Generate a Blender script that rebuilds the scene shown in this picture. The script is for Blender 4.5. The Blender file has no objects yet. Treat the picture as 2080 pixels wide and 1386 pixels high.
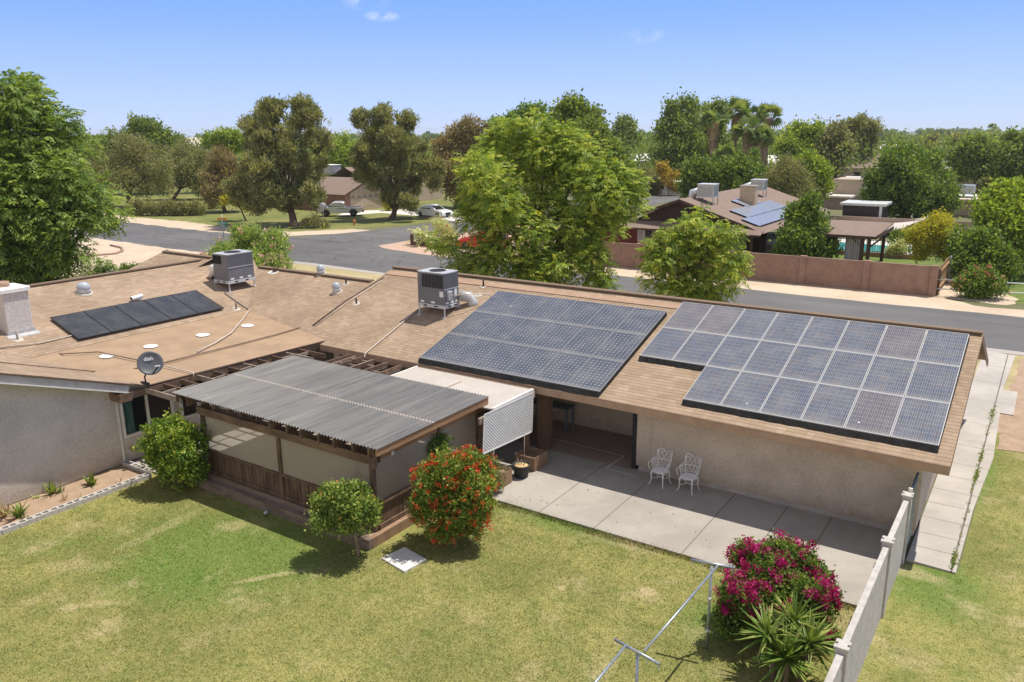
import bpy, math, random
import numpy as np
from mathutils import Vector, Matrix

# ---------------------------------------------------------------- scene basics
S = bpy.context.scene
COL = S.collection
PW, PH = 2080.0, 1386.0
FPX, YAW, PIT, ROLL, CH = 1630.967, -0.5913755, 0.2548970, 0.008, 9.6
_f = np.array([math.sin(YAW)*math.cos(PIT), math.cos(YAW)*math.cos(PIT), -math.sin(PIT)])
_r = np.array([math.cos(YAW), -math.sin(YAW), 0.0])
_d = np.cross(_f, _r)
_c, _s = math.cos(ROLL), math.sin(ROLL)
RR, DD, FF = _c*_r+_s*_d, -_s*_r+_c*_d, _f
RM = np.array([RR, DD, FF])
EYE = np.array([0, 0, CH])

def ray(px, py):
    return RM.T @ np.array([(px-1040)/FPX, (py-693)/FPX, 1.0])
def G(px, py, z=0.0):                       # point on the level z seen at a photo pixel
    d = ray(px, py); t = (z-CH)/d[2]
    return np.array([d[0]*t, d[1]*t, z])
def atY(px, py, Y):
    d = ray(px, py); t = Y/d[1]; return np.array([d[0]*t, Y, CH+d[2]*t])
def atX(px, py, X):
    d = ray(px, py); t = X/d[0]; return np.array([X, d[1]*t, CH+d[2]*t])
def onplane(px, py, pl, off=0.0):           # plane: z = a + b*x + c*y
    a, b, c = pl; d = ray(px, py)
    t = (a+off-CH)/(d[2]-b*d[0]-c*d[1]); return np.array([d[0]*t, d[1]*t, CH+d[2]*t])
def depth(p):
    return float(FF @ (np.array(p)-EYE))
def atD(px, py, D):
    d = ray(px, py); return EYE+d*(D/float(FF@d))
def proj(p):
    v = RM @ (np.array(p)-EYE); return v[0]/v[2]*FPX+1040, v[1]/v[2]*FPX+693
def ztop(x, y, py):                         # height above (x, y) that is seen at row py
    a, b = -5.0, 60.0
    for _ in range(50):
        m = (a+b)/2
        if proj((x, y, m))[1] > py: a = m
        else: b = m
    return a

cam = bpy.data.cameras.new('camera')
cam.lens = FPX/PW*36; cam.sensor_width = 36; cam.clip_end = 4000; cam.clip_start = 0.1
co = bpy.data.objects.new('camera', cam); COL.objects.link(co)
M3 = Matrix(((RR[0], -DD[0], -FF[0]), (RR[1], -DD[1], -FF[1]), (RR[2], -DD[2], -FF[2])))
co.matrix_world = Matrix.Translation((0, 0, CH)) @ M3.to_4x4()
S.camera = co
S.view_settings.view_transform = 'Standard'; S.view_settings.look = 'None'
S.view_settings.exposure = 0.46; S.view_settings.gamma = 1.0
S.cycles.max_bounces = 6; S.cycles.transparent_max_bounces = 12
S.cycles.diffuse_bounces = 3; S.cycles.glossy_bounces = 2

SUND = Vector((-0.20, -0.35, -1.0)).normalized()
sun = bpy.data.lights.new('sun', 'SUN'); sun.energy = 3.9; sun.angle = math.radians(0.53); sun.color = (1.0, 0.945, 0.855)
so = bpy.data.objects.new('sun', sun); COL.objects.link(so)
so.rotation_euler = SUND.to_track_quat('-Z', 'Y').to_euler(); so.location = (20, 30, 60)

def nd(nt, typ, **kw):
    n = nt.nodes.new(typ)
    for k, v in kw.items():
        if k.startswith('i_'):
            key = k[2:]; key = int(key) if key.isdigit() else key.replace('_', ' ')
            n.inputs[key].default_value = v
        else: setattr(n, k, v)
    return n
def lk(nt, a, b): nt.links.new(a, b)
def math_n(nt, op, a, b=None, c=None, clamp=False):
    n = nt.nodes.new('ShaderNodeMath'); n.operation = op; n.use_clamp = clamp
    for i, v in enumerate((a, b, c)):
        if v is None: continue
        if isinstance(v, (int, float)): n.inputs[i].default_value = v
        else: nt.links.new(v, n.inputs[i])
    return n.outputs[0]
def mix_n(nt, f, a, b, mode='MIX'):
    n = nt.nodes.new('ShaderNodeMix'); n.data_type = 'RGBA'; n.blend_type = mode
    for i, v in ((0, f), (6, a), (7, b)):
        if isinstance(v, (int, float)): n.inputs[i].default_value = v
        elif isinstance(v, tuple): n.inputs[i].default_value = (*v, 1) if len(v) == 3 else v
        else: nt.links.new(v, n.inputs[i])
    return n.outputs[2]
def ramp_n(nt, f, stops, interp='LINEAR'):
    n = nt.nodes.new('ShaderNodeValToRGB'); n.color_ramp.interpolation = interp
    e = n.color_ramp.elements
    while len(e) < len(stops): e.new(0.5)
    for i, (p, c) in enumerate(stops):
        e[i].position = p; e[i].color = (*c, 1) if len(c) == 3 else c
    nt.links.new(f, n.inputs[0]); return n.outputs[0]
def noise_n(nt, vec, scale, detail=4, rough=0.55, out=0):
    n = nt.nodes.new('ShaderNodeTexNoise'); n.inputs['Scale'].default_value = scale
    n.inputs['Detail'].default_value = detail; n.inputs['Roughness'].default_value = rough
    if vec is not None: nt.links.new(vec, n.inputs['Vector'])
    return n.outputs[out]
def sm(nt, v, a, b):
    n = nt.nodes.new('ShaderNodeMapRange'); n.interpolation_type = 'SMOOTHSTEP'
    n.inputs[1].default_value = a; n.inputs[2].default_value = b
    nt.links.new(v, n.inputs[0]); return n.outputs[0]

# ---------------------------------------------------------------- sky
W = bpy.data.worlds.new('World'); S.world = W; W.use_nodes = True
nt = W.node_tree; nt.nodes.clear()
sky = nt.nodes.new('ShaderNodeTexSky'); sky.sky_type = 'NISHITA'; sky.sun_disc = False
sky.sun_elevation = math.asin(-SUND.z); sky.sun_rotation = math.atan2(-SUND.x, -SUND.y)
sky.altitude = 350; sky.air_density = 1.0; sky.dust_density = 0.0; sky.ozone_density = 4.0
tc = nt.nodes.new('ShaderNodeTexCoord')
# two thin wisps of cirrus, fixed in the sky by direction
def wisp(px, py, sx, sy, sc, thr):
    d = ray(px, py); d = d/np.linalg.norm(d)
    u = np.cross(d, [0, 0, 1]); u /= np.linalg.norm(u); v = np.cross(u, d)
    def dotn(w):
        n = nt.nodes.new('ShaderNodeVectorMath'); n.operation = 'DOT_PRODUCT'
        lk(nt, tc.outputs['Generated'], n.inputs[0]); n.inputs[1].default_value = tuple(w); return n.outputs['Value']
    a = math_n(nt, 'DIVIDE', dotn(u), sx); b = math_n(nt, 'DIVIDE', dotn(v), sy)
    c = dotn(d)
    r2 = math_n(nt, 'ADD', math_n(nt, 'MULTIPLY', a, a), math_n(nt, 'MULTIPLY', b, b))
    m = math_n(nt, 'SUBTRACT', 1.0, r2, clamp=True)
    m = math_n(nt, 'MULTIPLY', m, math_n(nt, 'GREATER_THAN', c, 0.0))
    nz = noise_n(nt, tc.outputs['Generated'], sc, 6, 0.62)
    return math_n(nt, 'MULTIPLY', m, sm(nt, nz, thr, thr+0.3))
w1 = wisp(740, 2, 0.030, 0.012, 46, 0.40); w2 = wisp(1308, 72, 0.036, 0.010, 60, 0.42); w3 = wisp(775, 33, 0.022, 0.007, 66, 0.40)
cl = math_n(nt, 'ADD', math_n(nt, 'MULTIPLY', w1, 0.5), math_n(nt, 'ADD', math_n(nt, 'MULTIPLY', w2, 0.30), math_n(nt, 'MULTIPLY', w3, 0.6)), clamp=True)
sz = nt.nodes.new('ShaderNodeSeparateXYZ'); lk(nt, tc.outputs['Generated'], sz.inputs[0])
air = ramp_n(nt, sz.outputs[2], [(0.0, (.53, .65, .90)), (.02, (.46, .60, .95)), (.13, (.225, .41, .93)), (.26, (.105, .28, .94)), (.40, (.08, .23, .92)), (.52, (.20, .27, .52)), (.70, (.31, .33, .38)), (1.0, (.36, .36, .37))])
# warm white fill light added to the low sky behind the viewer, out of view
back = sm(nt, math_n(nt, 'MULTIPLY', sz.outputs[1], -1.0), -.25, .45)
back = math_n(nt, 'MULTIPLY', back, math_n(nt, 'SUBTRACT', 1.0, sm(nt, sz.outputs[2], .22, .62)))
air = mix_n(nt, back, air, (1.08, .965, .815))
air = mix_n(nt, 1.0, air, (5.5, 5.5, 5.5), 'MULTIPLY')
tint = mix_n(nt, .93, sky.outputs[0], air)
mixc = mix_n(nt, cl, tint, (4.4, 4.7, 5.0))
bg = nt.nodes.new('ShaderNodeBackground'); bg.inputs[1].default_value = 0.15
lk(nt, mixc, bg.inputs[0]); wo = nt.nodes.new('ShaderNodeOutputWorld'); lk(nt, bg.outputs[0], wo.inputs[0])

# ---------------------------------------------------------------- materials
MAT = {}
def new_mat(name):
    m = bpy.data.materials.new(name); m.use_nodes = True; nt = m.node_tree
    b = nt.nodes['Principled BSDF']; b.inputs['Specular IOR Level'].default_value = 0.3
    MAT[name] = m; return m, nt, b
def bump_n(nt, b, h, strength, dist=0.02):
    n = nt.nodes.new('ShaderNodeBump'); n.inputs['Strength'].default_value = strength; n.inputs['Distance'].default_value = dist
    lk(nt, h, n.inputs['Height']); lk(nt, n.outputs[0], b.inputs['Normal'])
def posn(nt):
    return nt.nodes.new('ShaderNodeNewGeometry').outputs['Position']
def scaled(nt, vec, s):
    n = nt.nodes.new('ShaderNodeVectorMath'); n.operation = 'MULTIPLY'; lk(nt, vec, n.inputs[0]); n.inputs[1].default_value = s
    return n.outputs[0]
def noisy(name, c0, c1, scale=3.0, rough=0.85, bump=0.0, bscale=60, metal=0.0, fine=0.25, stretch=None, spec=0.3, dirt=False):
    m, nt, b = new_mat(name)
    p = posn(nt)
    if stretch: p = scaled(nt, p, stretch)
    a = noise_n(nt, p, scale, 5, 0.6); f = noise_n(nt, p, scale*14, 3, 0.6)
    v = math_n(nt, 'ADD', math_n(nt, 'MULTIPLY', a, 1-fine), math_n(nt, 'MULTIPLY', f, fine))
    col = mix_n(nt, sm(nt, v, 0.32, 0.68), c0, c1)
    if dirt:      # rain splash along the foot of the wall and a few old run marks
        sp = nt.nodes.new('ShaderNodeSeparateXYZ'); lk(nt, p, sp.inputs[0])
        dn = noise_n(nt, p, 3.2, 5, .7); hgt = math_n(nt, 'ADD', sp.outputs[2], math_n(nt, 'MULTIPLY', dn, -.9))
        col = mix_n(nt, math_n(nt, 'MULTIPLY', math_n(nt, 'SUBTRACT', 1.0, sm(nt, hgt, -.35, .25)), .45), col, (.27, .20, .145))
        run = sm(nt, noise_n(nt, scaled(nt, p, (2.6, 2.6, .16)), 1.0, 4, .6), .60, .78)
        col = mix_n(nt, math_n(nt, 'MULTIPLY', run, .28), col, (.33, .27, .21))
    lk(nt, col, b.inputs['Base Color']); b.inputs['Roughness'].default_value = rough; b.inputs['Metallic'].default_value = metal
    b.inputs['Specular IOR Level'].default_value = spec
    if bump: bump_n(nt, b, noise_n(nt, p, bscale, 3, 0.6), bump)
    return m

noisy('stucco', (.435, .362, .295), (.60, .515, .43), 1.2, .95, .9, 38, fine=.5, dirt=True)
noisy('stucco_grey', (.49, .445, .385), (.65, .60, .53), 1.0, .95, .9, 38, fine=.5, dirt=True)
noisy('stucco_white', (.52, .48, .44), (.72, .68, .63), 14, .95, 1.0, 40, fine=.3)
noisy('foundation', (.36, .32, .28), (.45, .41, .36), 3, .95)
noisy('fascia_brown', (.15, .095, .065), (.24, .16, .11), 4, .75, stretch=(1, 1, 8))
noisy('fascia_tan', (.34, .22, .15), (.42, .29, .20), 3, .75)
noisy('fascia_grey', (.42, .38, .35), (.55, .51, .47), 3, .7)
noisy('trim_white', (.66, .63, .57), (.78, .75, .69), 4, .6)
noisy('wood_dark', (.085, .052, .034), (.19, .122, .080), 5, .8, .4, 30, stretch=(1, 1, .25))
noisy('wood_beam', (.095, .058, .038), (.22, .14, .09), 4, .8, .3, 30, stretch=(.3, 1, 1))
noisy('wood_orange', (.27, .145, .07), (.42, .25, .135), 5, .75, .3, 30, stretch=(1, .15, 2))
noisy('wood_grey', (.22, .165, .125), (.40, .32, .255), 6, .85, .3, 30, stretch=(.5, .5, 1))
noisy('wood_kerb', (.115, .085, .065), (.25, .19, .15), 5, .85, .4, 25, stretch=(.35, 1, 1))
noisy('wood_planter', (.24, .145, .09), (.36, .24, .155), 6, .8, .2, 30, stretch=(1, 1, .2))
noisy('wood_fence', (.21, .15, .085), (.36, .25, .13), 6, .8, .2, 30, stretch=(1, 1, .2))
noisy('precast', (.40, .375, .34), (.60, .57, .525), 5, .95, .7, 90, fine=.45)
noisy('paver', (.60, .58, .54), (.74, .72, .68), 5, .9, .3, 60)
noisy('cinder', (.44, .41, .38), (.56, .53, .49), 9, .95, .5, 80)
noisy('galv', (.30, .33, .34), (.42, .45, .46), 8, .4, metal=.5)
noisy('galv_light', (.55, .57, .58), (.66, .68, .69), 5, .45, metal=.2)
noisy('ac_grey', (.150, .153, .170), (.185, .188, .207), 2, .5)
noisy('ac_top', (.36, .37, .38), (.46, .47, .48), 4, .5)
noisy('ac_rail', (.50, .51, .52), (.60, .61, .62), 5, .5)
noisy('black_metal', (.012, .012, .013), (.022, .022, .024), 5, .5)
noisy('skirt', (.010, .010, .010), (.03, .028, .026), 6, .7, .6, 40)
noisy('white_paint', (.74, .74, .73), (.84, .84, .82), 6, .5)
noisy('vent_collar', (.44, .39, .33), (.56, .50, .43), 6, .8)
noisy('white_roof', (.74, .72, .68), (.84, .82, .78), 3, .6)
noisy('cream_roof', (.44, .395, .345), (.52, .47, .415), 1.3, .55)
noisy('flashing', (.46, .46, .46), (.60, .60, .59), 7, .4, metal=.3)
noisy('pvc', (.47, .40, .33), (.60, .52, .44), 7, .6)
noisy('conduit_grey', (.30, .28, .25), (.42, .38, .33), 7, .5)
noisy('conduit_rust', (.16, .10, .07), (.28, .19, .14), 7, .6)
noisy('dish_grey', (.085, .09, .10), (.12, .125, .135), 4, .45)
noisy('soil', (.15, .10, .065), (.36, .25, .165), 4, 1, .8, 25, fine=.5)
noisy('bed_dirt', (.30, .205, .135), (.44, .32, .225), 2.5, 1, .8, 25, fine=.5)
noisy('pot_black', (.03, .03, .032), (.05, .05, .052), 5, .6)
noisy('straw', (.48, .34, .16), (.62, .46, .25), 12, .95, .5, 60)
noisy('gate_green', (.19, .22, .175), (.24, .27, .22), 3, .7)
noisy('rail_blue', (.09, .12, .15), (.13, .17, .20), 3, .6)
noisy('brick_column', (.105, .062, .042), (.21, .135, .09), 16, .9, .4, 40)
noisy('street_wall', (.27, .165, .125), (.385, .255, .195), 2.2, .95, .8, 60, fine=.5)
noisy('street_wall_cap', (.33, .20, .155), (.39, .25, .20), 4, .95)
noisy('bark', (.075, .05, .035), (.16, .115, .085), 8, .95, .8, 20, stretch=(1, 1, .25))
noisy('bark_pale', (.24, .175, .12), (.36, .28, .2), 8, .95, .8, 20, stretch=(1, 1, .25))
noisy('palm_bark', (.17, .125, .09), (.27, .205, .15), 8, .95, .8, 20, stretch=(1, 1, 4))
noisy('brown_roof', (.19, .138, .108), (.275, .205, .165), 2.5, .95, .4, 40, fine=.6)
noisy('gable_dark', (.035, .02, .016), (.06, .035, .028), 4, .8, .3, 20, stretch=(6, 6, .3))
noisy('brown_trim', (.07, .038, .028), (.11, .062, .045), 4, .8)
noisy('tan_wall', (.46, .36, .26), (.54, .43, .32), 3, .9)
noisy('tan_flat', (.60, .52, .44), (.70, .62, .54), .5, .9)
noisy('taupe_wall', (.30, .22, .175), (.38, .29, .235), .8, .95)
noisy('beige_wall', (.40, .33, .25), (.48, .40, .31), 1.5, .9)
noisy('dark_screen', (.035, .028, .028), (.055, .046, .045), 6, .7)
noisy('red_wall', (.10, .022, .018), (.14, .03, .025), 3, .8)
noisy('sail', (.50, .45, .41), (.58, .53, .49), 1, .9)
noisy('hydrant_orange', (.42, .17, .05), (.52, .22, .07), 8, .6)
noisy('sign_orange', (.75, .33, .03), (.80, .38, .05), 3, .6)
noisy('sign_green', (.03, .24, .20), (.04, .28, .23), 3, .6)
noisy('sign_back', (.28, .28, .29), (.36, .36, .37), 3, .5)
noisy('yellow_paint', (.60, .52, .08), (.66, .58, .12), 3, .6)
noisy('rubber', (.012, .012, .012), (.02, .02, .02), 8, .8)
noisy('rim', (.30, .30, .31), (.42, .42, .43), 8, .35, metal=.6)
noisy('dark_plastic', (.02, .02, .022), (.035, .035, .037), 6, .7)
noisy('pool_water', (.05, .33, .31), (.08, .40, .37), .6, .08, .2, 3)
noisy('gravel_pink', (.40, .27, .205), (.56, .40, .31), 1.2, 1, .8, 20, fine=.6)
noisy('dirt_road', (.46, .36, .26), (.60, .49, .37), .35, 1, .6, 12, fine=.45)
noisy('driveway', (.58, .54, .49), (.68, .64, .58), .5, .9)
noisy('far_wall', (.42, .34, .29), (.56, .48, .42), .2, .9)
noisy('curtain_teal', (.035, .09, .08), (.10, .19, .165), 14, .9, stretch=(1, 1, .05))
noisy('curtain_grey', (.34, .32, .34), (.46, .44, .46), 10, .9, stretch=(1, 1, .05))

def gloss(name, col, rough, spec=.5, metal=0., coat=0.):
    m, nt, b = new_mat(name); b.inputs['Base Color'].default_value = (*col, 1)
    b.inputs['Roughness'].default_value = rough; b.inputs['Specular IOR Level'].default_value = spec
    b.inputs['Metallic'].default_value = metal; b.inputs['Coat Weight'].default_value = coat
    return m
gloss('glass_dark', (.012, .014, .015), .06, .6)
gloss('screen_dark', (.045, .034, .03), .7, .2)
gloss('car_white', (.80, .81, .82), .25, .5, 0, .6)
gloss('car_silver', (.68, .70, .72), .3, .5, .35, .6)
gloss('car_red', (.55, .012, .015), .25, .5, 0, .6)
gloss('pale_panel', (.25, .27, .31), .3, .5)
noisy('gutter', (.34, .31, .28), (.44, .40, .36), 1.5, .9)
gloss('lamp_lens', (.6, .6, .62), .1, .6)
gloss('lamp_red', (.35, .01, .01), .2, .6)

# skylight dome
m, nt, b = new_mat('skylight_dome'); b.inputs['Base Color'].default_value = (.42, .45, .48, 1); b.inputs['Roughness'].default_value = .15
b.inputs['Specular IOR Level'].default_value = .6

# shingles: UV in metres, u along the course, v up the slope
def shingle(name, cols, cw=.24, chh=.142):
    m, nt, b = new_mat(name)
    uv = nt.nodes.new('ShaderNodeUVMap').outputs[0]
    sp = nt.nodes.new('ShaderNodeSeparateXYZ'); lk(nt, uv, sp.inputs[0])
    v = math_n(nt, 'DIVIDE', sp.outputs[1], chh); row = math_n(nt, 'FLOOR', v); fv = math_n(nt, 'FRACT', v)
    wr = nt.nodes.new('ShaderNodeTexWhiteNoise'); wr.noise_dimensions = '1D'; lk(nt, row, wr.inputs['W'])
    u = math_n(nt, 'ADD', math_n(nt, 'DIVIDE', sp.outputs[0], cw), math_n(nt, 'MULTIPLY', wr.outputs['Value'], 7.0))
    # tabs of uneven width
    u = math_n(nt, 'ADD', u, math_n(nt, 'MULTIPLY', math_n(nt, 'SINE', math_n(nt, 'MULTIPLY', u, 2.3)), .22))
    colm = math_n(nt, 'FLOOR', u); fu = math_n(nt, 'FRACT', u)
    cv = nt.nodes.new('ShaderNodeCombineXYZ'); lk(nt, colm, cv.inputs[0]); lk(nt, row, cv.inputs[1])
    wn = nt.nodes.new('ShaderNodeTexWhiteNoise'); wn.noise_dimensions = '2D'; lk(nt, cv.outputs[0], wn.inputs['Vector'])
    base = ramp_n(nt, wn.outputs['Value'], [(0, cols[0]), (.35, cols[1]), (.7, cols[2]), (1, cols[3])])
    big = noise_n(nt, uv, .5, 5, .6); gr = noise_n(nt, uv, 90, 2, .7)
    base = mix_n(nt, .8, base, mix_n(nt, sm(nt, big, .3, .7), (.80, .78, .76), (1.12, 1.12, 1.12)), 'MULTIPLY')
    base = mix_n(nt, .6, base, mix_n(nt, sm(nt, gr, .3, .7), (.78, .78, .78), (1.2, 1.2, 1.2)), 'MULTIPLY')
    edge = math_n(nt, 'LESS_THAN', fv, .15)  # shadow line of each course, painted dark along its lower edge
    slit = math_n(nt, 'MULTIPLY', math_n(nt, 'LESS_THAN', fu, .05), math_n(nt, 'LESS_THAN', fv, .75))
    gap = math_n(nt, 'MAXIMUM', math_n(nt, 'MULTIPLY', edge, .62), math_n(nt, 'MULTIPLY', slit, .28))  # painted course shadow together with the slits between tabs
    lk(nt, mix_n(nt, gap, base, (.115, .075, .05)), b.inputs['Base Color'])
    b.inputs['Roughness'].default_value = .95
    h = math_n(nt, 'SUBTRACT', math_n(nt, 'ADD', math_n(nt, 'MULTIPLY', wn.outputs['Value'], .5), fv), math_n(nt, 'MULTIPLY', edge, 1.2))
    bump_n(nt, b, h, .35, .012); return m
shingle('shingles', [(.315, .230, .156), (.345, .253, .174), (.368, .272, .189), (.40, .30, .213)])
def rolled():
    m, nt, b = new_mat('rolled_roof')
    uv = nt.nodes.new('ShaderNodeUVMap').outputs[0]; p = posn(nt)
    sp = nt.nodes.new('ShaderNodeSeparateXYZ'); lk(nt, uv, sp.inputs[0])
    fv = math_n(nt, 'FRACT', math_n(nt, 'DIVIDE', sp.outputs[1], .92))
    n1 = noise_n(nt, p, 1.1, 6, .6); n2 = noise_n(nt, p, 55, 2, .7)
    c = mix_n(nt, sm(nt, n1, .3, .7), (.315, .216, .138), (.385, .270, .176))
    c = mix_n(nt, .6, c, mix_n(nt, sm(nt, n2, .3, .7), (.82, .82, .82), (1.15, 1.15, 1.15)), 'MULTIPLY')
    c = mix_n(nt, math_n(nt, 'MULTIPLY', math_n(nt, 'LESS_THAN', fv, .018), .6), c, (.16, .10, .07))
    lk(nt, c, b.inputs['Base Color']); b.inputs['Roughness'].default_value = .95
    bump_n(nt, b, n2, .3, .01)
rolled()

# solar cells: UV runs 0..1 over each module
def cells(name, nu, nv, mono):
    m, nt, b = new_mat(name)
    uv = nt.nodes.new('ShaderNodeUVMap').outputs[0]; p = posn(nt)
    sp = nt.nodes.new('ShaderNodeSeparateXYZ'); lk(nt, uv, sp.inputs[0])
    U = math_n(nt, 'MULTIPLY', sp.outputs[0], nu); V = math_n(nt, 'MULTIPLY', sp.outputs[1], nv)
    fu, fv = math_n(nt, 'FRACT', U), math_n(nt, 'FRACT', V)
    du = math_n(nt, 'ABSOLUTE', math_n(nt, 'SUBTRACT', fu, .5)); dv = math_n(nt, 'ABSOLUTE', math_n(nt, 'SUBTRACT', fv, .5))
    cv = nt.nodes.new('ShaderNodeCombineXYZ'); lk(nt, math_n(nt, 'FLOOR', U), cv.inputs[0]); lk(nt, math_n(nt, 'FLOOR', V), cv.inputs[1])
    oi = nt.nodes.new('ShaderNodeObjectInfo')
    lk(nt, math_n(nt, 'MULTIPLY', oi.outputs['Random'], 91.0), cv.inputs[2])
    wn = nt.nodes.new('ShaderNodeTexWhiteNoise'); lk(nt, cv.outputs[0], wn.inputs['Vector'])
    line = math_n(nt, 'GREATER_THAN', math_n(nt, 'MAXIMUM', du, dv), .475)
    dust = noise_n(nt, p, 1.6, 6, .65)
    if mono:
        c = mix_n(nt, wn.outputs['Value'], (.070, .080, .108), (.082, .092, .122))
        dot = math_n(nt, 'GREATER_THAN', math_n(nt, 'ADD', du, dv), .825)
        c = mix_n(nt, math_n(nt, 'MULTIPLY', line, .30), c, (.26, .28, .32)); c = mix_n(nt, dot, c, (.40, .42, .44))
    else:
        c = ramp_n(nt, wn.outputs['Value'], [(0, (.080, .092, .130)), (.45, (.092, .103, .138)), (.75, (.095, .100, .122)), (1, (.112, .104, .122))])
        w2 = nt.nodes.new('ShaderNodeTexWhiteNoise'); w2.noise_dimensions = '1D'; lk(nt, oi.outputs['Random'], w2.inputs['W'])
        c = mix_n(nt, math_n(nt, 'MULTIPLY', math_n(nt, 'GREATER_THAN', w2.outputs['Value'], .72), .7), c, (.125, .108, .112))
        bb = math_n(nt, 'LESS_THAN', math_n(nt, 'ABSOLUTE', math_n(nt, 'SUBTRACT', du, .2)), .028)
        c = mix_n(nt, math_n(nt, 'MULTIPLY', bb, .40), c, (.45, .50, .60))
        c = mix_n(nt, math_n(nt, 'MULTIPLY', line, .55), c, (.42, .44, .48))
    c = mix_n(nt, math_n(nt, 'MULTIPLY', sm(nt, dust, .35, .8), .22), c, (.42, .39, .35))
    # dust gathered against the lower frame
    low = math_n(nt, 'SUBTRACT', 1.0, math_n(nt, 'DIVIDE', sp.outputs[1], .10), clamp=True)
    c = mix_n(nt, math_n(nt, 'MULTIPLY', low, .35), c, (.45, .42, .38))
    spot = nt.nodes.new('ShaderNodeTexVoronoi'); spot.inputs['Scale'].default_value = 1.1; lk(nt, p, spot.inputs['Vector'])
    c = mix_n(nt, math_n(nt, 'LESS_THAN', spot.outputs['Distance'], .035), c, (.7, .68, .63))
    lk(nt, c, b.inputs['Base Color']); b.inputs['Roughness'].default_value = .22
    b.inputs['Specular IOR Level'].default_value = .5
cells('mono_cells', 8, 12, True); cells('poly_cells', 6, 9, False)
m, nt, b = new_mat('thermal_black'); p = posn(nt)
spot = nt.nodes.new('ShaderNodeTexVoronoi'); spot.inputs['Scale'].default_value = 1.3; lk(nt, p, spot.inputs['Vector'])
c = mix_n(nt, sm(nt, noise_n(nt, p, 2, 6, .65), .35, .75), (.040, .041, .044), (.075, .073, .073))
c = mix_n(nt, math_n(nt, 'LESS_THAN', spot.outputs['Distance'], .045), c, (.6, .58, .54))
lk(nt, c, b.inputs['Base Color']); b.inputs['Roughness'].default_value = .22; b.inputs['Specular IOR Level'].default_value = .55
gloss('frame_white', (.46, .465, .47), .4); gloss('frame_grey', (.30, .31, .33), .4, .5, .4); gloss('frame_black', (.02, .02, .022), .4)

# corrugated metal with long streaks down the sheets
m, nt, b = new_mat('corrugated'); p = posn(nt)
s1 = noise_n(nt, scaled(nt, p, (3.2, .22, 1)), 1.0, 6, .65); s2 = noise_n(nt, scaled(nt, p, (16, .5, 1)), 1.0, 4, .6); s3 = noise_n(nt, p, .45, 4, .6)
c = ramp_n(nt, s1, [(.25, (.100, .098, .095)), (.48, (.138, .135, .130)), (.62, (.160, .155, .148)), (.80, (.235, .215, .192))])
c = mix_n(nt, .7, c, mix_n(nt, sm(nt, s2, .25, .75), (.70, .70, .72), (1.3, 1.28, 1.22)), 'MULTIPLY')
c = mix_n(nt, math_n(nt, 'MULTIPLY', sm(nt, s3, .52, .78), .35), c, (.30, .27, .235))
lk(nt, c, b.inputs['Base Color']); b.inputs['Roughness'].default_value = .45; b.inputs['Metallic'].default_value = .15
noisy('lap_strip', (.27, .235, .20), (.47, .42, .365), 22, .8)

# concrete with joints cut in it (positions in metres) and stains
def concrete(name, c0, c1, lines=(), stain=(.30, .25, .21)):
    m, nt, b = new_mat(name); p = posn(nt)
    sp = nt.nodes.new('ShaderNodeSeparateXYZ'); lk(nt, p, sp.inputs[0])
    n1 = noise_n(nt, p, .55, 6, .6); n2 = noise_n(nt, p, 40, 3, .65); n3 = noise_n(nt, p, 2.3, 5, .7)
    c = mix_n(nt, sm(nt, n1, .3, .7), c0, c1)
    c = mix_n(nt, .5, c, mix_n(nt, sm(nt, n2, .3, .7), (.86, .86, .86), (1.1, 1.1, 1.1)), 'MULTIPLY')
    c = mix_n(nt, math_n(nt, 'MULTIPLY', sm(nt, n3, .50, .8), .5), c, stain)
    jt = None
    wob = math_n(nt, 'MULTIPLY', math_n(nt, 'SUBTRACT', n3, .5), .02)
    for (nx, ny, dd, w, t0, t1) in lines:      # nx*x+ny*y = dd, along the other axis t0..t1
        q = math_n(nt, 'ADD', math_n(nt, 'ADD', math_n(nt, 'MULTIPLY', sp.outputs[0], nx), math_n(nt, 'MULTIPLY', sp.outputs[1], ny)), -dd)
        q = math_n(nt, 'LESS_THAN', math_n(nt, 'ABSOLUTE', math_n(nt, 'ADD', q, wob)), w)
        t = math_n(nt, 'ADD', math_n(nt, 'MULTIPLY', sp.outputs[0], -ny), math_n(nt, 'MULTIPLY', sp.outputs[1], nx))
        q = math_n(nt, 'MULTIPLY', q, math_n(nt, 'MULTIPLY', math_n(nt, 'GREATER_THAN', t, t0), math_n(nt, 'LESS_THAN', t, t1)))
        jt = q if jt is None else math_n(nt, 'MAXIMUM', jt, q)
    if jt is not None: c = mix_n(nt, math_n(nt, 'MULTIPLY', jt, .8), c, (.13, .10, .085))
    lk(nt, c, b.inputs['Base Color']); b.inputs['Roughness'].default_value = .9
    bump_n(nt, b, n2, .25, .01)
BIG = 1e4
concrete('patio_concrete', (.315, .285, .252), (.405, .37, .325),
         [(1, 0, -10.05, .014, -BIG, BIG), (1, 0, -8.45, .014, -BIG, 19.2), (1, 0, -6.15, .014, -BIG, BIG), (1, 0, -4.75, .014, -BIG, BIG), (1, 0, -3.65, .014, 16.9, BIG), (0, 1, 17.6, .014, -BIG, -12.6)])
concrete('walk_concrete', (.38, .35, .31), (.48, .44, .39),
         [(0, 1, y, .013, -BIG, BIG) for y in (19.55, 20.35, 21.3, 22.3, 23.3, 24.4, 25.5, 27.2, 29.6, 32.4, 35.0, 37.6)] + [(1, 0, -.83, .022, -BIG, BIG)])
concrete('porch_concrete', (.26, .20, .165), (.33, .26, .21))

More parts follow.
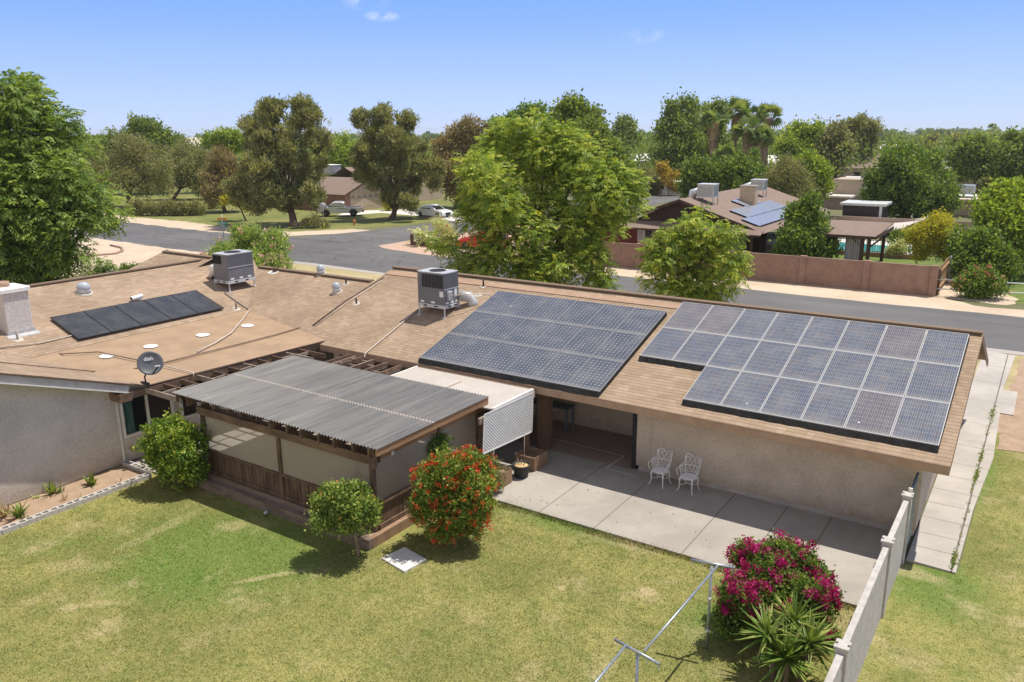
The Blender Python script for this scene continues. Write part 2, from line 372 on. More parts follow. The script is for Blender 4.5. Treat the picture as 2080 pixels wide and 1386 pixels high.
# asphalt with cracks
m, nt, b = new_mat('asphalt'); p = posn(nt)
n1 = noise_n(nt, p, .12, 6, .6); n2 = noise_n(nt, p, 22, 3, .7); n3 = noise_n(nt, scaled(nt, p, (.05, 1.0, 1)), .9, 5, .6)
c = mix_n(nt, sm(nt, n1, .3, .7), (.115, .112, .112), (.148, .144, .141))
c = mix_n(nt, .8, c, mix_n(nt, sm(nt, n2, .3, .7), (.82, .82, .82), (1.16, 1.16, 1.16)), 'MULTIPLY')
c = mix_n(nt, .7, c, mix_n(nt, sm(nt, n3, .3, .7), (.86, .86, .87), (1.12, 1.11, 1.09)), 'MULTIPLY')
wv = nt.nodes.new('ShaderNodeVectorMath'); wv.operation = 'ADD'; lk(nt, p, wv.inputs[0])
nw = nt.nodes.new('ShaderNodeTexNoise'); nw.inputs['Scale'].default_value = .8; nw.inputs['Detail'].default_value = 4; lk(nt, p, nw.inputs['Vector'])
lk(nt, scaled(nt, nw.outputs['Color'], (1.6, 1.6, 0)), wv.inputs[1])
vr = nt.nodes.new('ShaderNodeTexVoronoi'); vr.feature = 'DISTANCE_TO_EDGE'; vr.inputs['Scale'].default_value = .62; lk(nt, wv.outputs[0], vr.inputs['Vector'])
spx = nt.nodes.new('ShaderNodeSeparateXYZ'); lk(nt, p, spx.inputs[0])
zone = sm(nt, math_n(nt, 'MULTIPLY', spx.outputs[0], -1.0), 24, 38)
crack = math_n(nt, 'MULTIPLY', math_n(nt, 'LESS_THAN', vr.outputs['Distance'], .035), math_n(nt, 'MULTIPLY', sm(nt, noise_n(nt, p, .25, 3), .40, .55), zone))
c = mix_n(nt, math_n(nt, 'MULTIPLY', crack, .45), c, (.045, .043, .042))
edge = sm(nt, noise_n(nt, p, .5, 5, .65), .62, .8)
lk(nt, c, b.inputs['Base Color']); b.inputs['Roughness'].default_value = .85; bump_n(nt, b, n2, .25, .01)

# lawn: green, olive and straw patches fixed to the ground; shared by sheet and blades
def lawn(name, blade=False):
    m, nt, b = new_mat(name); p = posn(nt)
    fl = scaled(nt, p, (1, 1, 0))
    n1 = noise_n(nt, fl, .42, 6, .62); n2 = noise_n(nt, fl, 2.1, 5, .68); n3 = noise_n(nt, fl, 26, 3, .7); n4 = noise_n(nt, fl, .9, 4, .6)
    def blob(cx, cy, rx, ry, ang=0):
        n = nt.nodes.new('ShaderNodeVectorMath'); n.operation = 'SUBTRACT'; lk(nt, fl, n.inputs[0]); n.inputs[1].default_value = (cx, cy, 0)
        ca, sa = math.cos(ang), math.sin(ang)
        def dt(ax):
            q = nt.nodes.new('ShaderNodeVectorMath'); q.operation = 'DOT_PRODUCT'; lk(nt, n.outputs[0], q.inputs[0]); q.inputs[1].default_value = ax; return q.outputs['Value']
        a = dt((ca/rx, sa/rx, 0)); c = dt((-sa/ry, ca/ry, 0))
        r = math_n(nt, 'SQRT', math_n(nt, 'ADD', math_n(nt, 'MULTIPLY', a, a), math_n(nt, 'MULTIPLY', c, c)))
        r = math_n(nt, 'ADD', r, math_n(nt, 'MULTIPLY', math_n(nt, 'SUBTRACT', n2, .5), 2.0))
        return math_n(nt, 'SUBTRACT', 1.0, sm(nt, r, .35, 1.25))
    green, olive, yel, straw = (.115, .164, .038), (.205, .202, .068), (.292, .272, .098), (.47, .385, .23)
    c = mix_n(nt, sm(nt, n1, .36, .64), olive, yel)
    c = mix_n(nt, math_n(nt, 'MULTIPLY', sm(nt, n2, .44, .68), .5), c, green)
    for q in LAWN_GREEN: c = mix_n(nt, math_n(nt, 'MULTIPLY', blob(*q[:5]), q[5]), c, (.105, .185, .036))
    c = mix_n(nt, math_n(nt, 'MULTIPLY', sm(nt, n4, .52, .74), .5), c, straw)
    for q in LAWN_STRAW: c = mix_n(nt, math_n(nt, 'MULTIPLY', blob(*q[:5]), q[5]*.55), c, (.54, .43, .27))
    c = mix_n(nt, .85, c, mix_n(nt, sm(nt, n3, .28, .72), (.56, .58, .50), (1.42, 1.39, 1.42)), 'MULTIPLY')
    n5 = noise_n(nt, fl, 7.5, 4, .7)
    c = mix_n(nt, .75, c, mix_n(nt, sm(nt, n5, .3, .7), (.74, .80, .66), (1.22, 1.17, 1.24)), 'MULTIPLY')
    if blade:
        at = nt.nodes.new('ShaderNodeAttribute'); at.attribute_name = 'tint'
        c = mix_n(nt, 1.0, c, mix_n(nt, at.outputs['Fac'], (.75, .8, .7), (1.5, 1.45, 1.3)), 'MULTIPLY')
    lk(nt, c, b.inputs['Base Color']); b.inputs['Roughness'].default_value = .95; b.inputs['Specular IOR Level'].default_value = .1
    if not blade: bump_n(nt, b, n3, .8, .03)
def _b(px, py, rx, ry, ang, w):
    g = G(px, py); return (float(g[0]), float(g[1]), rx, ry, ang, w)
def _seg(px, py, qx, qy, w, k):
    a, c = G(px, py), G(qx, qy); d = c-a
    return (float(a[0]+d[0]/2), float(a[1]+d[1]/2), float(np.linalg.norm(d))/2, w, math.atan2(d[1], d[0]), k)
LAWN_GREEN = [_b(470, 1115, 3.3, 2.1, .15, .68), _b(330, 1180, 2.2, 1.0, .1, .5), _b(1120, 1060, 2.2, .5, .0, .55), _b(1900, 1190, 1.2, 1.6, 0, .7), _b(1990, 960, .5, 3.0, 0, .7), _b(1450, 1260, .8, 1.0, 0, .6), _b(100, 1110, 1.2, .6, .8, .35)]
LAWN_STRAW = [_seg(445, 1190, 620, 1158, .10, .8), _seg(85, 1240, 280, 1220, .16, .55), _b(1310, 1205, .26, .2, .5, .95), _b(1140, 1195, .13, .1, 0, .8), _b(150, 1150, .8, .35, .5, .4), _seg(215, 1130, 420, 1030, .22, .45), _b(1900, 1065, .7, .5, 0, .6), _b(1955, 830, .25, 1.6, 0, .6), _b(1250, 1100, .8, .25, .1, .45), _b(1855, 1165, .6, .35, 0, .7), _b(1690, 1250, .8, .9, 0, .6)]
lawn('lawn_turf'); lawn('lawn_blade', True)
# far lawns and dry verge
def simple_ground(name, cols, sc):
    m, nt, b = new_mat(name); p = posn(nt)
    n1 = noise_n(nt, p, sc, 6, .65); n2 = noise_n(nt, p, sc*9, 4, .7)
    v = math_n(nt, 'ADD', math_n(nt, 'MULTIPLY', n1, .7), math_n(nt, 'MULTIPLY', n2, .3))
    lk(nt, ramp_n(nt, v, cols), b.inputs['Base Color']); b.inputs['Roughness'].default_value = 1; bump_n(nt, b, n2, .6, .04)
simple_ground('park_grass', [(.3, (.10, .135, .03)), (.5, (.17, .18, .05)), (.68, (.28, .25, .085))], .16)
simple_ground('verge', [(.3, (.20, .18, .08)), (.45, (.36, .30, .15)), (.65, (.50, .41, .25))], .5)
simple_ground('land', [(.3, (.09, .11, .045)), (.5, (.14, .145, .07)), (.7, (.25, .21, .13))], .05)
simple_ground('dark_green_lawn', [(.3, (.07, .12, .022)), (.5, (.12, .17, .035)), (.7, (.2, .2, .06))], .4)  # darker green grass mix

# brick for the neighbours
def brickmat(name, c1, c2, mo, sc=1.0):
    m, nt, b = new_mat(name)
    tcn = nt.nodes.new('ShaderNodeUVMap').outputs[0]
    n = nt.nodes.new('ShaderNodeTexBrick'); lk(nt, tcn, n.inputs['Vector'])
    n.inputs['Color1'].default_value = (*c1, 1); n.inputs['Color2'].default_value = (*c2, 1); n.inputs['Mortar'].default_value = (*mo, 1)
    n.inputs['Scale'].default_value = sc; n.inputs['Brick Width'].default_value = .4; n.inputs['Row Height'].default_value = .2; n.inputs['Mortar Size'].default_value = .02
    lk(nt, n.outputs['Color'], b.inputs['Base Color']); b.inputs['Roughness'].default_value = .9
brickmat('pale_block', (.50, .38, .26), (.56, .44, .31), (.36, .27, .19))
brickmat('red_brick', (.20, .09, .06), (.28, .14, .10), (.30, .24, .19), 1.6)

# woven shade cloth: see-through weave
m, nt, b = new_mat('shade_cloth'); p = posn(nt)
b.inputs['Base Color'].default_value = (.50, .42, .325, 1); b.inputs['Roughness'].default_value = .9
tr = nt.nodes.new('ShaderNodeBsdfTransparent'); tr.inputs[0].default_value = (1, 1, 1, 1)
mx = nt.nodes.new('ShaderNodeMixShader'); mx.inputs[0].default_value = .36
lk(nt, b.outputs[0], mx.inputs[1]); lk(nt, tr.outputs[0], mx.inputs[2]); lk(nt, mx.outputs[0], nt.nodes['Material Output'].inputs[0])

# foliage: colour by each leaf's own random tint
def leafmat(name, stops, trans=.38, rough=.5):
    m, nt, b = new_mat(name)
    at = nt.nodes.new('ShaderNodeAttribute'); at.attribute_name = 'tint'
    c = ramp_n(nt, at.outputs['Fac'], [(i/(len(stops)-1), s) for i, s in enumerate(stops)])
    lk(nt, c, b.inputs['Base Color']); b.inputs['Roughness'].default_value = rough; b.inputs['Specular IOR Level'].default_value = .22
    t = nt.nodes.new('ShaderNodeBsdfTranslucent'); lk(nt, mix_n(nt, 1.0, c, (1.55, 1.50, .75), 'MULTIPLY'), t.inputs[0])
    mx = nt.nodes.new('ShaderNodeMixShader'); mx.inputs[0].default_value = trans
    lk(nt, b.outputs[0], mx.inputs[1]); lk(nt, t.outputs[0], mx.inputs[2]); lk(nt, mx.outputs[0], nt.nodes['Material Output'].inputs[0])
leafmat('leaf_bright', [(0.114, 0.190, 0.030), (0.200, 0.287, 0.042), (0.314, 0.400, 0.059), (0.506, 0.518, 0.082)])
leafmat('leaf_chinaberry', [(0.084, 0.146, 0.029), (0.146, 0.228, 0.042), (0.222, 0.312, 0.056), (0.329, 0.416, 0.080)])
leafmat('leaf_green', [(0.084, 0.132, 0.035), (0.146, 0.208, 0.049), (0.230, 0.292, 0.068), (0.337, 0.389, 0.086)])
leafmat('leaf_dark', [(0.065, 0.120, 0.029), (0.118, 0.197, 0.041), (0.206, 0.303, 0.061), (0.352, 0.449, 0.092)])
leafmat('leaf_ficus', [(0.055, 0.097, 0.024), (0.102, 0.168, 0.033), (0.180, 0.265, 0.052), (0.376, 0.443, 0.097)])
leafmat('leaf_olive', [(0.132, 0.147, 0.066), (0.204, 0.218, 0.094), (0.282, 0.283, 0.121), (0.372, 0.354, 0.165)])
leafmat('leaf_pine', [(0.120, 0.142, 0.061), (0.192, 0.212, 0.088), (0.282, 0.289, 0.121), (0.396, 0.378, 0.176)])
leafmat('leaf_pine_brown', [(0.156, 0.124, 0.066), (0.228, 0.183, 0.094), (0.312, 0.254, 0.132), (0.408, 0.330, 0.176)])
leafmat('leaf_yellow', [(0.213, 0.258, 0.042), (0.355, 0.367, 0.048), (0.511, 0.462, 0.060), (0.660, 0.517, 0.060)])
leafmat('leaf_orange', [(0.213, 0.218, 0.048), (0.341, 0.286, 0.060), (0.511, 0.340, 0.072), (0.660, 0.381, 0.072)])
leafmat('leaf_shrub', [(0.062, 0.122, 0.022), (0.125, 0.213, 0.031), (0.263, 0.354, 0.050), (0.550, 0.537, 0.088)], .25, .45)
leafmat('leaf_citrus', [(0.062, 0.116, 0.026), (0.125, 0.201, 0.039), (0.250, 0.329, 0.066), (0.550, 0.561, 0.132)], .25, .45)
leafmat('leaf_red', [(0.069, 0.122, 0.022), (0.138, 0.220, 0.033), (0.263, 0.329, 0.055), (0.425, 0.403, 0.088)], .25, .5)
leafmat('leaf_oleander', [(0.118, 0.180, 0.053), (0.206, 0.303, 0.082), (0.338, 0.435, 0.122), (0.500, 0.555, 0.184)])
leafmat('leaf_palm', [(0.084, 0.136, 0.039), (0.132, 0.195, 0.055), (0.204, 0.266, 0.077), (0.300, 0.342, 0.110)])
leafmat('leaf_dead', [(.24, .17, .11), (.34, .25, .16), (.44, .33, .22), (.54, .43, .30)])
leafmat('leaf_yucca', [(.07, .14, .025), (.12, .20, .035), (.21, .28, .055), (.40, .42, .12)], .2, .4)
leafmat('leaf_desert', [(0.352, 0.409, 0.204), (0.500, 0.529, 0.266), (0.648, 0.660, 0.326)])
leafmat('petal_red', [(0.380, 0.020, 0.012), (0.550, 0.050, 0.020), (0.620, 0.110, 0.030), (0.550, 0.220, 0.060)], .2)
leafmat('petal_magenta', [(0.220, 0.008, 0.060), (0.360, 0.012, 0.110), (0.480, 0.020, 0.170), (0.580, 0.050, 0.240)], .2)
leafmat('petal_pink', [(0.550, 0.240, 0.260), (0.660, 0.360, 0.360), (0.740, 0.500, 0.480)], .2)
leafmat('petal_coral', [(0.450, 0.120, 0.100), (0.550, 0.200, 0.160), (0.600, 0.300, 0.240)], .2)
leafmat('petal_orange', [(0.500, 0.160, 0.030), (0.600, 0.220, 0.030), (0.620, 0.300, 0.050)], .2)
# ---------------------------------------------------------------- mesh helpers
def wloc(o):
    v = Vector((0, 0, 0))
    while o is not None: v += o.location; o = o.parent
    return v
def empty(name, loc, label=None, cat=None, group=None, rz=0):
    o = bpy.data.objects.new(name, None); COL.objects.link(o); o.location = loc; o.rotation_euler = (0, 0, rz)
    o.empty_display_size = .2
    return tag(o, label, cat, group)
def tag(o, label=None, cat=None, group=None, kind=None):
    if label: o['label'] = label
    if cat: o['category'] = cat
    if group: o['group'] = group
    if kind: o['kind'] = kind
    return o
class MB:
    """collects polygons and links them as one mesh object"""
    def __init__(s): s.v, s.f, s.uv, s.mi, s.sm = [], [], [], [], []
    def poly(s, pts, uv=None, mi=0, smooth=False):
        i = len(s.v); s.v += [tuple(map(float, p)) for p in pts]; s.f.append(list(range(i, i+len(pts))))
        s.uv.append(uv); s.mi.append(mi); s.sm.append(smooth); return s
    def faces(s, vs, fs, mi=0, smooth=False):
        i = len(s.v); s.v += [tuple(map(float, p)) for p in vs]
        for f in fs: s.f.append([i+k for k in f]); s.uv.append(None); s.mi.append(mi); s.sm.append(smooth)
        return s
    def hexa(s, p, mi=0):       # 8 corners: bottom ring then top ring
        return s.faces(p, [(3, 2, 1, 0), (4, 5, 6, 7), (0, 1, 5, 4), (1, 2, 6, 5), (2, 3, 7, 6), (3, 0, 4, 7)], mi)
    def box(s, x0, x1, y0, y1, z0, z1, mi=0):
        return s.hexa([(x0, y0, z0), (x1, y0, z0), (x1, y1, z0), (x0, y1, z0), (x0, y0, z1), (x1, y0, z1), (x1, y1, z1), (x0, y1, z1)], mi)
    def bbox(s, x0, x1, y0, y1, z0, z1, b=.02, mi=0):   # box with chamfered vertical and top edges
        def ring(i, z): return [(x0+i, y0, z), (x1-i, y0, z), (x1, y0+i, z), (x1, y1-i, z), (x1-i, y1, z), (x0+i, y1, z), (x0, y1-i, z), (x0, y0+i, z)]
        def inner(z): return [(min(max(x, x0+b), x1-b), min(max(y, y0+b), y1-b), z) for x, y, _ in ring(b, z)]
        vs = ring(b, z0)+ring(b, z1-b)+inner(z1)
        fs = [tuple(range(7, -1, -1))]+[(k, (k+1) % 8, 8+(k+1) % 8, 8+k) for k in range(8)]+[(8+k, 8+(k+1) % 8, 16+(k+1) % 8, 16+k) for k in range(8)]+[tuple(range(16, 24))]
        return s.faces(vs, fs, mi)
    def beam(s, a, b, w, h, up=(0, 0, 1), mi=0):        # rectangular bar from a to b
        a, b = Vector(a), Vector(b); d = (b-a).normalized(); u = Vector(up); sd = d.cross(u)
        if sd.length < 1e-4: sd = d.cross(Vector((1, 0, 0)))
        sd.normalize(); u = sd.cross(d)
        o = [sd*-w/2+u*-h/2, sd*w/2+u*-h/2, sd*w/2+u*h/2, sd*-w/2+u*h/2]
        return s.faces([a+k for k in o]+[b+k for k in o], [(3, 2, 1, 0), (4, 5, 6, 7), (0, 1, 5, 4), (1, 2, 6, 5), (2, 3, 7, 6), (3, 0, 4, 7)], mi)
    def tube(s, pts, rad, n=8, mi=0, cap=True):
        pts = [Vector(p) for p in pts]; m = len(pts)
        if isinstance(rad, (int, float)): rad = [rad]*m
        vs, fs = [], []; ref = None
        for i, p in enumerate(pts):
            d = (pts[min(i+1, m-1)]-pts[max(i-1, 0)])
            d = d.normalized() if d.length > 1e-9 else Vector((0, 0, 1))
            if ref is None: ref = Vector((0, 0, 1)) if abs(d.z) < .9 else Vector((1, 0, 0))
            a = d.cross(ref).normalized(); b = d.cross(a)
            ref = b.cross(d) if False else ref
            for k in range(n):
                t = 2*math.pi*k/n; vs.append(p+(a*math.cos(t)+b*math.sin(t))*rad[i])
        for i in range(m-1):
            for k in range(n): fs.append((i*n+k, i*n+(k+1) % n, (i+1)*n+(k+1) % n, (i+1)*n+k))
        if cap: fs += [tuple(range(n-1, -1, -1)), tuple((m-1)*n+k for k in range(n))]
        return s.faces(vs, fs, mi, True)
    def lathe(s, c, prof, n=20, mi=0, ax=None):         # prof: (radius, height) from the centre c, axis z (or ax)
        vs, fs = [], []; c = Vector(c)
        q = Vector((0, 0, 1)).rotation_difference(Vector(ax).normalized()) if ax is not None else None
        for r, z in prof:
            for k in range(n):
                t = 2*math.pi*k/n; p = Vector((r*math.cos(t), r*math.sin(t), z))
                vs.append(c+(q @ p if q else p))
        for i in range(len(prof)-1):
            for k in range(n): fs.append((i*n+k, i*n+(k+1) % n, (i+1)*n+(k+1) % n, (i+1)*n+k))
        fs += [tuple(range(n-1, -1, -1)), tuple((len(prof)-1)*n+k for k in range(n))]
        return s.faces(vs, fs, mi, True)
    def build(s, name, mats, parent=None, loc=None, label=None, cat=None, group=None, kind=None):
        me = bpy.data.meshes.new(name)
        off = wloc(parent) if parent is not None else Vector((0, 0, 0))
        if loc is not None: off = off if parent is not None else Vector(loc)
        me.from_pydata([(x-off.x, y-off.y, z-off.z) for x, y, z in s.v], [], s.f)
        if any(u is not None for u in s.uv):
            ul = me.uv_layers.new(name='UVMap'); k = 0
            for p, u in zip(me.polygons, s.uv):
                for j in range(p.loop_total):
                    ul.data[p.loop_start+j].uv = u[j] if u is not None else (0, 0)
        for m in ([mats] if isinstance(mats, str) else mats): me.materials.append(MAT[m])
        me.polygons.foreach_set('material_index', s.mi); me.polygons.foreach_set('use_smooth', s.sm)
        o = bpy.data.objects.new(name, me); COL.objects.link(o)
        if parent is not None: o.parent = parent
        else: o.location = off
        return tag(o, label, cat, group, kind)
def copy_tree(o, parent=None, **kw):
    c = o.copy(); COL.objects.link(c)
    if parent is not None: c.parent = parent
    for ch in list(o.children): copy_tree(ch, c)
    for k, v in kw.items():
        if k == 'loc': c.location = v
        elif k == 'rz': c.rotation_euler = (0, 0, v)
        else: c[k] = v
    return c
def qmesh(name, V, F, tint, mat, parent=None, loc=None, smooth=False):
    """many small faces at once; V (n,k,3) with k corners per face"""
    n, k = V.shape[0], V.shape[1]
    off = np.array(wloc(parent)) if parent is not None else np.array(loc if loc is not None else (0, 0, 0), float)
    me = bpy.data.meshes.new(name); me.vertices.add(n*k); me.vertices.foreach_set('co', (V.reshape(-1, 3)-off).astype(np.float32).ravel())
    me.loops.add(n*k); me.loops.foreach_set('vertex_index', np.arange(n*k, dtype=np.int32))
    me.polygons.add(n); me.polygons.foreach_set('loop_start', np.arange(0, n*k, k, dtype=np.int32))
    at = me.attributes.new('tint', 'FLOAT', 'FACE'); at.data.foreach_set('value', np.clip(tint, 0, 1).astype(np.float32))
    me.materials.append(MAT[mat]); me.update(calc_edges=True); me.validate()
    o = bpy.data.objects.new(name, me); COL.objects.link(o)
    if parent is not None: o.parent = parent
    else: o.location = off
    return o
RNG = np.random.default_rng(7); random.seed(7)
def unit(v): return v/np.maximum(np.linalg.norm(v, axis=-1, keepdims=True), 1e-9)
def leaves(C, A, L, Wd, rng):
    """rhombic leaves: centre C, axis A, length L, width Wd"""
    n = len(C); A = unit(A); sd = unit(np.cross(A, rng.normal(size=(n, 3))))
    L = np.broadcast_to(np.asarray(L), (n,))[:, None]; Wd = np.broadcast_to(np.asarray(Wd), (n,))[:, None]
    return np.stack([C-A*L/2, C+sd*Wd/2-A*L*.08, C+A*L/2, C-sd*Wd/2-A*L*.08], 1)
def clumps(lobes, count, rng, shell=.55):
    """points spread through the outer part of overlapping balls (x, y, z, r); returns points and outward directions"""
    lobes = np.array(lobes, float); w = lobes[:, 3]**2; w /= w.sum()
    idx = rng.choice(len(lobes), size=int(count*1.5), p=w)
    dr = unit(rng.normal(size=(len(idx), 3))); rad = (shell+(1-shell)*rng.random(len(idx))**.6)
    P = lobes[idx, :3]+dr*rad[:, None]*lobes[idx, 3:4]
    keep = np.ones(len(P), bool)
    for j in range(len(lobes)):
        keep &= (np.linalg.norm(P-lobes[j, :3], axis=1) > lobes[j, 3]*shell*.85) | (idx == j)
    return P[keep][:count], dr[keep][:count]

# ---------------------------------------------------------------- ground and paving
def sheet(name, pts, z, mat, kind='structure', label=None):
    m = MB(); m.poly([(p[0], p[1], z) for p in pts]); return m.build(name, mat, kind=kind)
def slab(name, pts, z0, z1, mat):
    m = MB(); n = len(pts)
    m.faces([(p[0], p[1], z0) for p in pts]+[(p[0], p[1], z1) for p in pts], [tuple(range(n, 2*n))]+[(k, (k+1) % n, n+(k+1) % n, n+k) for k in range(n)])
    return m.build(name, mat, kind='structure')
def pxpoly(*px): return [G(*p)[:2] for p in px]
def wob(pts, amp, step, rng):      # roughen an outline
    out = []
    for i, p in enumerate(pts):
        q = pts[(i+1) % len(pts)]; p, q = np.array(p[:2], float), np.array(q[:2], float); L = np.linalg.norm(q-p); k = max(1, int(L/step))
        t = (q-p)/max(L, 1e-6); nrm = np.array([-t[1], t[0]])
        for j in range(k):
            a = p+(q-p)*j/k
            out.append(a+(nrm*rng.normal()*amp if j else 0))
    return out
rg = np.random.default_rng(3)
sheet('ground', [(-2600, -200), (2200, -200), (2200, 3000), (-2600, 3000)], 0.0, 'land')
# asphalt: main street along x, cross street along y
sheet('main_road', wob([(40, 40.7), (-20, 40.9), (-38, 41.4), (-46, 41.9), (-63, 41.2), (-76, 41.9), (-240, 44), (-240, 54.5), (-90, 52.2), (-72, 51.4), (-61, 51.2), (-49, 52.0), (-47.5, 51), (-42, 49.9), (-25, 49.2), (-8, 48.7), (40, 49.1)], .10, 1.3, rg), .012, 'asphalt')
sheet('cross_road', wob([(-61, 51.3), (-58, 56.7), (-56.6, 64), (-55.7, 72), (-54, 100), (-52, 135), (-47, 180), (-41, 180), (-44.5, 118), (-44.8, 99), (-47.5, 75), (-48.6, 60), (-49, 52.1)], .10, 1.5, rg), .016, 'asphalt')
sheet('dirt_verge_far', wob([(40, 48.2), (-8, 48.0), (-25, 48.5), (-42, 49.2), (-44, 54), (-40, 58), (-26, 52.6), (-5, 52.6), (-3, 50.8), (40, 51)], .12, .8, rg), .008, 'dirt_road')
sheet('gravel_corner_lot', wob([(-49.5, 51.4), (-42, 49.4), (-30, 49.2), (-26.8, 52.6), (-26.8, 80), (-47, 80), (-48.8, 58)], .15, 1.0, rg), .010, 'gravel_pink')
sheet('dirt_verge_near', wob([(40, 41.6), (-20, 41.6), (-38, 42.1), (-46, 42.5), (-62, 42.2), (-62, 29), (40, 29)], .15, 1.0, rg), .006, 'verge')
sheet('dirt_apron', wob([(-57.6, 42.0), (-66, 41.9), (-78, 42.5), (-120, 43), (-120, 14), (-62, 14), (-56.5, 30), (-54.5, 36)], .15, 1.0, rg), .010, 'dirt_road')
sheet('drive_asphalt', wob(pxpoly((338, 507), (300, 530), (275, 538), (236, 549), (205, 560), (180, 580), (230, 590), (345, 560), (420, 535)), .1, 1.0, rg), .018, 'asphalt')
sheet('verge_bank', wob([(-62, 51.3), (-72, 51.0), (-90, 51.8), (-130, 53), (-130, 58.5), (-92, 55.6), (-80, 55.5), (-70, 54), (-64, 55), (-60, 60), (-57.5, 60), (-58.5, 56)], .15, .9, rg), .014, 'dirt_road')
sheet('park_lawn', wob([(-60, 60), (-64, 55.3), (-70, 54.2), (-80, 55.3), (-92, 55.8), (-130, 58.5), (-230, 62), (-230, 130), (-140, 130), (-78, 118), (-56, 100), (-56.5, 77), (-57.6, 66)], .2, 1.2, rg), .009, 'park_grass')
sheet('garage_driveway', pxpoly((680, 440), (705, 430), (776, 427), (850, 424), (948, 444), (935, 452), (860, 440), (775, 433)), .022, 'driveway')
sheet('gutter', [(-57.6, 40.4), (-46.2, 41.3), (-38.3, 40.9), (-20, 40.3), (40, 40.1), (40, 40.75), (-20, 40.95), (-38, 41.55), (-46.2, 42.05), (-57.6, 41.3)], .0215, 'gutter')
sheet('verge_straw', wob(pxpoly((600, 534), (648, 540), (700, 548), (778, 560), (800, 575), (700, 590), (560, 570)), .1, .8, rg), .012, 'verge')
sheet('neighbour_lawn', wob([(-27, 53), (-5, 53), (2, 52.6), (30, 53), (30, 78), (-4, 76), (-8, 68), (-27, 68)], .1, 1, rg), .011, 'dark_green_lawn')
sheet('neighbour_dirt', wob([(-5.3, 52.2), (-1.5, 51.8), (-1.0, 54), (-3.2, 58), (-4.8, 60), (-5.2, 56)], .12, .6, rg), .0165, 'dirt_road')
# the yard
sheet('side_verge', wob([(1.0, 29.2), (12, 29.2), (12, 41), (1.0, 41), (-.2, 40), (-.55, 35), (-.6, 29.2)], .1, .7, rg), .012, 'bed_dirt')
# yard lawn sheet and blades
yard = [(-24, 3), (14, 3), (14, 31), (-0.6, 31), (-0.7, 18.9), (-1.85, 18.6), (-1.85, 16.1), (-11.2, 16.1), (-12.6, 14), (-22, 14), (-22, 12.2), (-24, 12)]
sheet('lawn', yard, .004, 'lawn_turf')
sheet('side_lawn_dirt', wob([(-.5, 27.5), (.5, 27.6), (1.2, 29.5), (1.2, 33), (-.4, 33)], .08, .4, rg), .016, 'bed_dirt')
def grass(n, poly, hmin, hmax, rng):
    P = np.array(poly); x0, y0 = P.min(0); x1, y1 = P.max(0)
    q = np.column_stack([rng.uniform(x0, x1, n), rng.uniform(y0, y1, n)])
    ins = np.zeros(n, bool); m = len(P)
    for i in range(m):
        a, b = P[i], P[(i+1) % m]
        c = ((a[1] > q[:, 1]) != (b[1] > q[:, 1])); xx = (b[0]-a[0])*(q[:, 1]-a[1])/(b[1]-a[1]+1e-12)+a[0]
        ins ^= c & (q[:, 0] < xx)
    q = q[ins]; n = len(q); h = rng.uniform(hmin, hmax, n); an = rng.uniform(0, 6.283, n); w = rng.uniform(.008, .02, n)
    base = np.column_stack([q, np.zeros(n)]); sd = np.column_stack([np.cos(an), np.sin(an), np.zeros(n)])
    tip = base+np.column_stack([rng.normal(0, .6, n)*h, rng.normal(0, .6, n)*h, h])
    return np.stack([base-sd*w[:, None]/2, base+sd*w[:, None]/2, tip], 1), rng.random(n)
r_ = np.random.default_rng(11)
Vs, Ts = [], []
for n, poly, h0, h1 in ((210000, [(-21.5, 3.5), (-1.9, 3.5), (-1.9, 16.1), (-11.4, 16.1), (-12.4, 12.3), (-19.6, 12.3), (-20.6, 12.2), (-20.6, 3.5)], .014, .05),
                        (30000, [(-1.7, 8), (3.5, 8), (5, 27), (-.4, 27), (-.6, 18.6), (-1.7, 18.4)], .014, .05),
                        (8000, [(-11.2, 15.9), (-9.8, 16.0), (-8.2, 15.9), (-6.0, 16.02), (-4.2, 15.9), (-1.9, 15.98), (-1.9, 16.19), (-3.1, 16.25), (-5.2, 16.18), (-7.4, 16.24), (-9.1, 16.17), (-11.2, 16.22)], .03, .11)):
    a, t = grass(n, poly, h0, h1, r_); Vs.append(a); Ts.append(t)
o = qmesh('grass', np.concatenate(Vs), None, np.concatenate(Ts), 'lawn_blade'); tag(o, 'short patchy green and straw coloured turf of the back yard', 'grass', kind='stuff')

slab('patio', [(-22, 16.16), (-11.2, 16.15), (-1.86, 16.15), (-1.86, 20.2), (-9.1, 20.2), (-9.1, 22.6), (-22, 22.6)], 0, .06, 'patio_concrete')
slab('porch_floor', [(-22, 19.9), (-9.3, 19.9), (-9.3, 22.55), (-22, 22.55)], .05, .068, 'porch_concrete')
slab('side_walk', [(-1.75, 18.75), (-.74, 18.7), (-.70, 22.5), (-.52, 26.5), (-.62, 31.2), (-.22, 31.2), (-.22, 34.2), (-.70, 34.2), (-.55, 39.9), (-1.75, 40.3)], 0, .05, 'walk_concrete')
# white lines painted on the porch slab
m = MB()
def strip(m, a, b, w, z):
    a, b = np.array(a), np.array(b); t = (b-a)/np.linalg.norm(b-a); n = np.array([-t[1], t[0]])*w/2
    m.poly([(*(a-n), z), (*(b-n), z), (*(b+n), z), (*(a+n), z)])
pA, pB, pC, pD = [G(*q, .07)[:2] for q in ((1117, 890), (1267, 927), (1230, 952), (1293, 968))]
for a, b in ((pA, pB), (pB, pC), (pC, pD)): strip(m, a, b, .028, .073)
m.build('patio_marking', 'trim_white', kind='structure')
